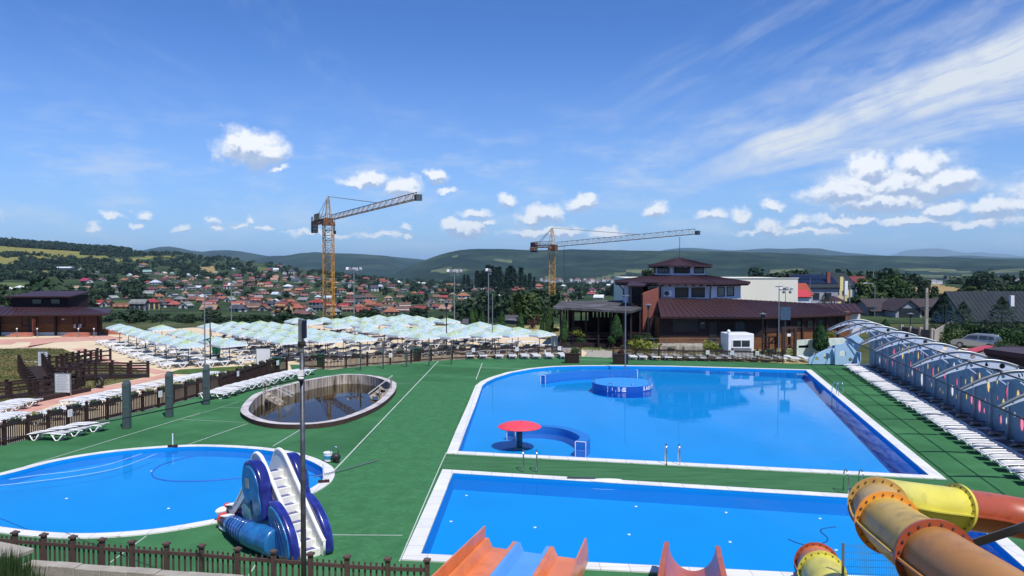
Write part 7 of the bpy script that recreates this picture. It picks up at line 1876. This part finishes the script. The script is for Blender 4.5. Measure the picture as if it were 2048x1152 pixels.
def tufts(name, poly_px, n, h, m, label, seed):
    q = random.Random(seed); V, Fc = [], []; P = G(poly_px); xs = [p.x for p in P]; ys = [p.y for p in P]
    while len(Fc) < n:
        x, y = q.uniform(min(xs), max(xs)), q.uniform(min(ys), max(ys))
        if not inpoly(x, y, [(p.x, p.y) for p in P]): continue
        a = q.random()*PI; w = .05+.05*q.random(); hh = h*(.5+q.random()); k = len(V); dx, dy = math.cos(a)*w, math.sin(a)*w; lx, ly = q.gauss(0,.3)*hh, q.gauss(0,.3)*hh
        V += [(x-dx,y-dy,-.02),(x+dx,y+dy,-.02),(x+lx,y+ly,hh)]; Fc.append((k,k+1,k+2))
    o = obj(name, grid_mesh(name, M[m], V, Fc)); tag(o, kind='stuff'); return o
tufts('grass', [(1780,690),(1862,676),(1900,686),(1990,700),(2060,690),(2060,660),(1860,660)], 5000, .5, 'drygrass', '', 3)
tufts('grass', [(-60,705),(0,698),(86,697),(126,698),(144,706),(169,720),(223,730),(290,743),(203,772),(90,798),(-60,840)], 7000, .10, 'drygrass', '', 4)
tufts('grass', [(1180,704),(1226,700),(1353,706),(1480,710),(1617,716),(1500,668),(1130,664)], 5000, .10, 'lawn', '', 5)
q_ = random.Random(9); V, Fc = [], []
for i in range(5200):
    x = q_.uniform(-14.5,-9.5) if i % 2 else q_.uniform(-12.2,-10.75); y = q_.uniform(15,18.2) if i % 2 else q_.uniform(16.9,17.9); z = slope_z(x,y); hh = (.12+.3*q_.random()) if i % 2 else (.3+1.15*q_.random()*max(0,min(1,(-10.6-x)/.7))); k = len(V); a = q_.random()*PI
    V += [(x-.03*math.cos(a),y-.03*math.sin(a),z-.02),(x+.03*math.cos(a),y+.03*math.sin(a),z-.02),(x+q_.gauss(0,.12),y+q_.gauss(0,.12),z+hh)]; Fc.append((k,k+1,k+2))
tag(obj('weeds', grid_mesh('weeds', M['leaf'], V, Fc)), kind='stuff')
# ================================================================ THE VILLAGE ON THE HILLSIDE
ROOFC = {'r':('red',(124,72,64)),'R':('bright red',(146,56,60)),'m':('maroon',(100,52,58)),'o':('pale orange',(154,124,106)),'O':('orange',(146,94,74)),'b':('brown',(104,80,72)),'g':('grey',(126,128,126)),'d':('dark grey',(70,72,82)),'l':('light grey',(176,184,196)),'t':('grey green',(120,146,142)),'w':('white',(206,210,214)),'c':('cream',(196,182,152))}
WALLC = {'W':('white',(206,206,202)),'Y':('yellow',(214,186,128)),'P':('pink',(204,162,140)),'B':('brown',(136,110,92)),'G':('grey',(150,150,150)),'K':('beige',(190,170,142))}
for k, (n_, c) in ROOFC.items(): M['vr'+k] = mat('village_roof_'+n_.replace(' ', '_'), lin(c), .75, .25, var=.14, scale=.5, rnd=.10)
for k, (n_, c) in WALLC.items(): M['vw'+k] = mat('village_wall_'+n_, lin([v*.90 for v in c]), .9, .15, var=.06, scale=.4, rnd=.08)
VILLAGE = """104 557 13 m W|130 539 34 w W 1|161 540 9 w W|142 559 13 g B|173 567 26 R W|191 547 13 g W|215 547 20 r W|149 579 12 o W|174 580 16 o W|204 562 16 b W|252 563 19 O K|259 553 7 w W|272 557 16 o K|286 533 18 O W|164 616 31 d W|197 613 18 R W|213 612 14 b K|245 617 20 r P|279 621 23 g G 2|304 618 29 R Y 2|
295 548 18 t G|315 550 11 m W|328 550 13 c W|344 549 10 t W|296 567 15 R W|331 565 23 m W|311 569 22 l W|355 559 16 o K|370 565 15 o K|384 560 15 o P|398 557 13 l W 2|413 558 12 o W|376 552 9 w W|438 560 20 r W|466 540 13 l W|303 583 24 m W|322 591 20 d W 2|297 591 19 g W|354 579 17 m W|370 580 17 d W|384 579 13 d W|397 577 14 w W|411 580 15 r W|419 576 17 o K|438 578 15 d K|455 578 13 R W 2|472 576 21 b K|436 593 22 r W|336 608 20 r P|349 613 22 O B|325 614 18 d W|372 616 22 g W|419 612 28 r W|420 623 18 o B|476 623 17 d W|
560 534 13 r W|580 535 15 r W|543 541 15 d W|536 544 17 r W|552 544 12 w W 2|584 548 13 d W 2|568 549 15 d W|609 539 13 t W|628 540 9 o W|475 556 19 m W|521 559 23 m W|547 559 21 o W|587 557 18 r W|610 555 15 m W|622 558 16 o W|635 559 13 r W|482 565 15 O W|502 565 18 b B|522 574 14 o Y 2|548 563 16 o W|567 564 13 O K|592 566 19 d W|602 566 10 d W|476 575 23 b B|538 576 17 o K|555 575 14 b K|576 576 19 w W|610 577 22 m K|620 576 17 b K|600 583 20 O K|646 579 13 b W|580 596 25 g B|608 602 25 g G|636 598 20 l W|515 608 17 r Y 2|537 603 14 b Y|551 604 14 w W|567 604 18 r P|634 610 32 R W|566 609 20 d B|567 625 18 r Y 2|556 632 30 O W|610 621 15 b K|640 621 25 d W|507 620 13 b K|477 621 17 d W|490 609 17 d K|601 635 13 b B|
693 556 18 r P|732 560 19 r P|702 567 15 O W|690 566 16 o W|694 576 18 d W 2|761 566 20 r W|772 568 18 r W|797 569 17 w W|747 566 14 b W|748 582 19 d W 2|760 577 16 l W|782 576 18 m W|792 582 16 o P|809 582 13 d W|818 582 14 d W|683 585 22 r W|676 594 20 d W|728 589 24 m B|699 607 26 b W|690 617 18 R P|739 600 28 b W|718 599 20 d B|777 600 20 o W|772 607 14 r K|788 615 17 o W|809 618 20 b W|821 607 16 b P|718 618 19 O W|743 613 20 O B|758 616 14 r W|727 628 24 r B|782 629 25 O K|834 624 23 m W|
842 588 13 R P|858 586 20 d W|884 584 18 r P|842 625 28 r B|872 619 17 r W|861 604 16 d W|883 604 18 g K|927 598 30 O W|924 604 13 r W|962 582 32 m W 3|1000 578 27 w W 2|950 583 15 b K|978 584 21 m W|924 583 12 w W|917 570 9 o W|996 594 13 w W|838 567 8 w W|848 568 8 w W|880 568 8 w W|934 570 7 w W|899 604 15 b W|
1030 578 15 r P|1043 581 15 r W|1027 588 28 r B|1077 580 25 O P 2|1115 584 17 r W|1127 574 12 w W|1142 585 19 b W|1130 592 15 b K|1184 591 18 R W|1185 584 20 m W|1224 591 15 o P|1198 598 12 w W|1135 602 17 b K|1090 590 16 r W|1160 598 14 g W|1205 580 12 r W|1216 572 10 w W|1105 566 9 w W|
18 584 24 w W|40 578 20 w W|600 548 11 r W|655 567 12 r W|664 561 11 o W|668 578 13 b W|665 606 14 d W|770 590 15 r K|800 598 15 b K|850 577 11 r W|905 590 13 o W|870 575 10 d W|815 572 10 r W|640 588 14 r W|500 595 14 b K|530 590 13 r W|460 603 13 g W|395 590 12 b W|346 594 12 d W|755 627 15 d K|805 627 14 b W|700 590 13 o W|655 590 14 b K|590 588 12 r K|625 567 12 o W|430 546 10 o W|500 548 11 b W|526 549 10 r W|455 560 12 o K|240 585 11 b W|262 600 12 r W|225 600 11 g W|228 575 10 o W"""
HL = []; hw_ = random.Random(77)
def hip_or_gable(w, d, h, rh, hip, m_roof):
    o = .07*w; r = MB(); z = h
    if hip:
        k = min(.42*w, d*.5); V = [(-w/2-o,-d/2-o,z-.2),(w/2+o,-d/2-o,z-.2),(w/2+o,d/2+o,z-.2),(-w/2-o,d/2+o,z-.2),(-w/2+k,0,z+rh),(w/2-k,0,z+rh)]
        r.add(V, [(0,1,5,4),(1,2,5),(2,3,4,5),(3,0,4),(3,2,1,0)])
    else:
        V = [(-w/2-o,-d/2-o,z-.35),(w/2+o,-d/2-o,z-.35),(w/2+o,0,z+rh),(-w/2-o,0,z+rh),(-w/2-o,d/2+o,z-.35),(w/2+o,d/2+o,z-.35)]
        T = [(x,y,zz-.22) for x,y,zz in V]; r.add(V+T, [(0,1,2,3),(3,2,5,4),(6,9,8,7),(9,10,11,8),(0,6,7,1),(4,5,11,10),(0,3,9,6),(3,4,10,9),(1,7,8,2),(2,8,11,5)])
    return r.mesh('roof', m_roof)
PANE = MB().box((0,0,0), (1.15,.12,1.25)).mesh('window', M['glass']); CHIM = MB().box((0,0,0), (.6,.6,1.6)).mesh('chimney', M['brickred'])
def village_house(px, py, wpx, rc, wc, fl=1):
    D = terr_hit(px, py) or 600; b = terr(px, D); w = max(5.0, wpx/FPX*D*.82); w = min(w, 24); d = w*hw_.uniform(.62,.8) if w < 14 else w*.55; h = min(2.9, .26*w)*fl*hw_.uniform(.9,1.1); rh = d*hw_.uniform(.26,.38); hip = hw_.random() < .45
    if rc == 'w' and wpx > 30: rh = 1.2
    yaw = hw_.uniform(-.55,.55)+(PI/2 if hw_.random() < .28 else 0); t = empty('village_house', b, yaw, None, 'house', 'houses of the village on the hillside')
    if abs(yaw) > 1: w, d = w*.9, d
    w_ = MB(); w_.box((0,0,h/2-1.2), (w,d,h+2.4))
    if not hip: w_.add([(-w/2,-d/2,h),(-w/2,d/2,h),(-w/2,0,h+rh-.3),(w/2,-d/2,h),(w/2,d/2,h),(w/2,0,h+rh-.3)], [(0,2,1),(3,4,5),(0,3,5,2),(1,2,5,4)])
    o = obj('wall', w_.mesh('wall', M['vw'+wc]), t); ro = obj('roof', hip_or_gable(w, d, h+.02, rh, hip, M['vr'+rc]), t)
    if wpx >= 13:
        n = 2 if wpx < 22 else 3
        for f in range(fl):
            for i in range(n):
                q = obj('window', PANE, t); q.location = (-w/2+w*(i+.5)/n,-d/2-.03,(h/fl)*(f+.55))
            for sx in (-1, 1): q = obj('window', PANE, t); q.location = (sx*(w/2+.03),0,(h/fl)*(f+.55)); q.rotation_euler.z = PI/2
        if hw_.random() < .6: c = obj('chimney', CHIM, ro); c.location = (w*.2,d*.12,h+rh*.85)
    HL.append((t, px, py, wpx, rc, wc, fl, D)); return t
for e in VILLAGE.replace('\n', '').split('|'):
    a = e.split(); 
    if len(a) >= 5: village_house(float(a[0]), float(a[1]), float(a[2]), a[3], a[4], int(a[5]) if len(a) > 5 else 1)
xh = random.Random(91); n_x = 0
while n_x < 80:
    px = xh.gauss(560, 190); py = xh.uniform(553, 634); 
    if not 300 < px < 905: continue
    if py < interp(px, [300,450,560,700,900], [548,548,545,560,572]): continue
    if py > interp(px, [300,480,560,900], [600,615,632,626]): continue
    w = interp(py, [545,570,600,635], [11,14,17,22])*xh.uniform(.75,1.15)
    if any(abs(px-h[1]) < (w+h[3])*.42 and abs(py-h[2]) < 5.5 for h in HL): 
        n_x += .02; continue
    village_house(px, py, w, xh.choice('rrmobbgdoOdlR'), xh.choice('WWWKPGB')); n_x += 1
bk_ = {}
for h in HL: bk_.setdefault(('two storey ' if h[6] == 2 else 'large three storey ' if h[6] == 3 else '', WALLC[h[5]][0], ROOFC[h[4]][0]), []).append(h)
for (st, wn_, rn_), l in bk_.items():
    if len(l) == 1: l[0][0]['label'] = 'only %svillage house with %s walls and a %s roof' % (st, wn_, rn_)
    else: rank([h[0] for h in l], '%svillage house, %s walls, %s roof, # from left of its kind' % (st, wn_, rn_), lambda o: proj(o.location)[0])
# far white blocks on the plain
for px0, px1, yb, yt, Y, lb in ((1862,1872,570,562,1500,'distant white block beyond the stubble field, left of two'),(1873,1885,570,562,1500,'distant white block beyond the stubble field, right of two'),(1966,2016,574,568,1900,'long pale factory hall on the distant plain'),(2020,2034,573,563,1900,'distant grey silo building at the right edge')):
    a, b = at(px0,yb,Y), at(px1,yb,Y); t = empty('distant_building', (a.x,Y,a.z-4), 0, lb, 'building'); z = at(px0,yt,Y).z-a.z+4; w = b.x-a.x
    MB().box2((0,0,-10), (w,12,z)).build('wall', M['vwW'], t); MB().box2((-.5,-.5,z), (w+.5,12.5,z+.8)).build('roof', M['vrl'], t)
tq = random.Random(8); mbt_ = MB(); mbr_ = MB()
for i in range(240):
    px = tq.uniform(1820,2300) if i < 190 else tq.uniform(1080,1320); D = tq.uniform(2300,4200) if i < 190 else tq.uniform(1700,2600); p = terr(px, D); w = tq.uniform(7,16); h = tq.uniform(4,9)
    mbt_.box((p.x,p.y,p.z+h/2), (w,w*.7,h+6), tq.random()*3); mbr_.box((p.x,p.y,p.z+h+4.2), (w*1.1,w*.8,2.4), 0, taper=.5)
tag(mbt_.build('distant_town', M['vwW']), kind='stuff'); tag(mbr_.build('distant_town', M['vrb']), kind='stuff')
# ---- village trees: the largest as things, the rest as one mass
tv = random.Random(5)
def blocked(px, py, hpx, wpx):
    for (t, hx, hy, w, *_r) in HL:
        if abs(px-hx) < w*.55+wpx*.45 and py > hy+.5 and py-hpx < hy-w*.22: return True
    return False
VT = [cloud_mesh('crown', M['leaf_far'], 170, .5, .5, .46, .13, random.Random(200+i), z0=.55, lumps_=6, hollow=.6, flat=.5) for i in range(7)]
VTR = MB().cyl((0,0,-.05), (0,0,.5), .035, .02, 5).mesh('trunk', M['bark'])
FIELDP = [p for p, k in FIELDS]
ntree = 0; cand = []
while len(cand) < 8000:
    px = tv.uniform(-160,1330); D = math.exp(tv.uniform(math.log(150), math.log(1900)))
    py = terr_py(px, D)
    if px > 1180 and D < 320: continue
    cand.append((px, D, py))
trees = []; mass = []
for px, D, py in cand:
    if any(inpoly(px, py, f) for f in FIELDP): continue
    dens = noise.noise((px*.012, D*.006, 3.3))*.5+.5
    if px < 330 and D > 500: dens *= .75
    if px < 300 and D < 480: dens *= .85
    if dens < .36 and tv.random() < .85: continue
    h = tv.uniform(3.5,8.5)*(1.15 if D < 350 else 1); hp = h/D*FPX; w = hp*tv.uniform(.8,1.25)
    if blocked(px, py, hp, w): continue
    if terr_hit(px, py+.01) and abs(terr_hit(px, py+.01)-D) > D*.12: continue
    trees.append((hp, px, D, h, w/hp))
trees.sort(reverse=True)
vt_objs = []; bv = []; bf = []
base_v = [np.array([v.co[:] for v in m.vertices]) for m in VT]; base_f = [np.array([p.vertices[:] for p in m.polygons]) for m in VT]
small = [cloud_mesh('crown', M['leaf_far'], 52, .5, .5, .46, .2, random.Random(300+i), z0=.5, lumps_=4, hollow=.6, flat=.5) for i in range(6)]
sv_ = [np.array([v.co[:] for v in m.vertices]) for m in small]; sf_ = [np.array([p.vertices[:] for p in m.polygons]) for m in small]
off_ = 0
def add_mass(p, sx, sz, big=False):
    global off_
    i = tv.randrange(6); V_, F_ = (base_v[i], base_f[i]) if big else (sv_[i], sf_[i]); a = tv.random()*6.28; c, s = math.cos(a), math.sin(a); R_ = np.array([[c,-s,0],[s,c,0],[0,0,1]])
    bv.append((V_@R_.T)*np.array([sx,sx,sz])+np.array(p)); bf.append(F_+off_); off_ += len(V_)
for i, (hp, px, D, h, k) in enumerate(trees):
    p = terr(px, D)
    if i < 290:
        t = empty('valley_tree', p, tv.random()*6, None, 'tree', 'trees of the valley'); c = obj('crown', VT[i % 7], t); c.scale = (h*k,h*k,h); tr = obj('trunk', VTR, t); tr.scale = (h,h,h); vt_objs.append(t)
    else: add_mass((p.x,p.y,p.z-.2), h*k*1.15, h, D < 420)
rank(vt_objs, 'green broadleaf valley tree beyond the beach, # from the left', lambda o: proj(o.location)[0])
# forest along the left ridge, hedges, fringe below the umbrellas
for i in range(2600):
    px = tv.uniform(-320,262); u = tv.random(); y1 = interp(px, [-320,0,90,158,203,237,262], [493,493,499.5,503,506.5,509,510]); y0 = interp(px, [-320,0,90,158,203,237,262], [480,481,487,492,497,500,505]); D = terr_hit(px, y1+(y0-y1)*u) or 2000; D = min(D, 2080)
    p = terr(px, D); h = tv.uniform(9,13); add_mass((p.x,p.y,p.z-1), h*.95, h)
for seg in ([(0,512),(60,510),(150,520),(215,524)],[(10,514),(40,512)],[(35,528),(100,526),(150,528),(220,524)],[(-40,541),(60,541),(110,536)],[(-40,556),(70,561),(150,556)],[(160,509),(240,513),(340,511)]):
    for i in range(90):
        t_ = tv.random()*(len(seg)-1); k = int(t_); f = t_-k; px = seg[k][0]*(1-f)+seg[k+1][0]*f+tv.gauss(0,3); py = seg[k][1]*(1-f)+seg[k+1][1]*f+tv.gauss(0,.9); D = terr_hit(px, py) or 1200; p = terr(px, D); h = tv.uniform(5,9); add_mass((p.x,p.y,p.z-.5), h, h)
for i in range(430):
    px = tv.uniform(-60,1090); D = 113.5*math.exp(tv.uniform(0,.42)); p = terr(px, D); h = tv.uniform(.5,1.7)*(1.5 if noise.noise((px*.02,0,0)) > .15 else .8); add_mass((p.x,p.y,p.z-.3), h*1.3, h, True)
for i in range(380):                                                   # right-hand plain
    px = tv.uniform(1500,2400); D = math.exp(tv.uniform(math.log(230), math.log(2200))); p = terr(px, D); py = terr_py(px, D)
    if any(inpoly(px, py, f) for f in FIELDP) or (px < 1720 and D < 260): continue
    h = tv.uniform(3.5,8); add_mass((p.x,p.y,p.z-.3), h*1.2, h, D < 420)
me = bpy.data.meshes.new('valley_woods'); VV = np.concatenate(bv); FF = np.concatenate(bf)
me.vertices.add(len(VV)); me.vertices.foreach_set('co', VV.astype(np.float32).ravel()); me.loops.add(FF.size); me.loops.foreach_set('vertex_index', FF.astype(np.int32).ravel()); me.polygons.add(len(FF)); me.polygons.foreach_set('loop_start', np.arange(0, FF.size, 4, dtype=np.int32)); me.materials.append(M['leaf_far']); me.update(calc_edges=True); me.validate()
tag(obj('valley_woods', me), kind='stuff'); print('woods faces', len(FF), 'trees', len(trees))
# spruce grove on the knoll
gv = []
SPM = [conifer_mesh(1.0, .17, 40+i, 'leaf_dark', 320, .9) for i in range(5)]
for i in range(50):
    px = tv.uniform(922,1074); y0 = interp(px, [925,950,1070], [568,575,576]); D = tv.uniform(620,760); b = at(px, y0-tv.uniform(0,5), D); h = (interp(px, [920,945,975,1015,1050,1072], [5,11,14,15,12,6])+tv.uniform(-5,3))*D/690
    t = empty('spruce', (b.x,D,b.z-1), tv.random()*6, None, 'tree', 'spruces of the grove'); c = obj('crown', SPM[i % 5], t); c.scale = (h,h,h+2); tr = obj('trunk', VTR, t); tr.scale = (h,h,h); gv.append(t)
rank(gv, 'dark spruce in the grove behind the big white house, # from the left', lambda o: proj(o.location)[0])
for o in list(COL.objects):
    if o.type == 'EMPTY' and o.parent is None and 'label' not in o.keys(): print('NOLABEL', o.name)
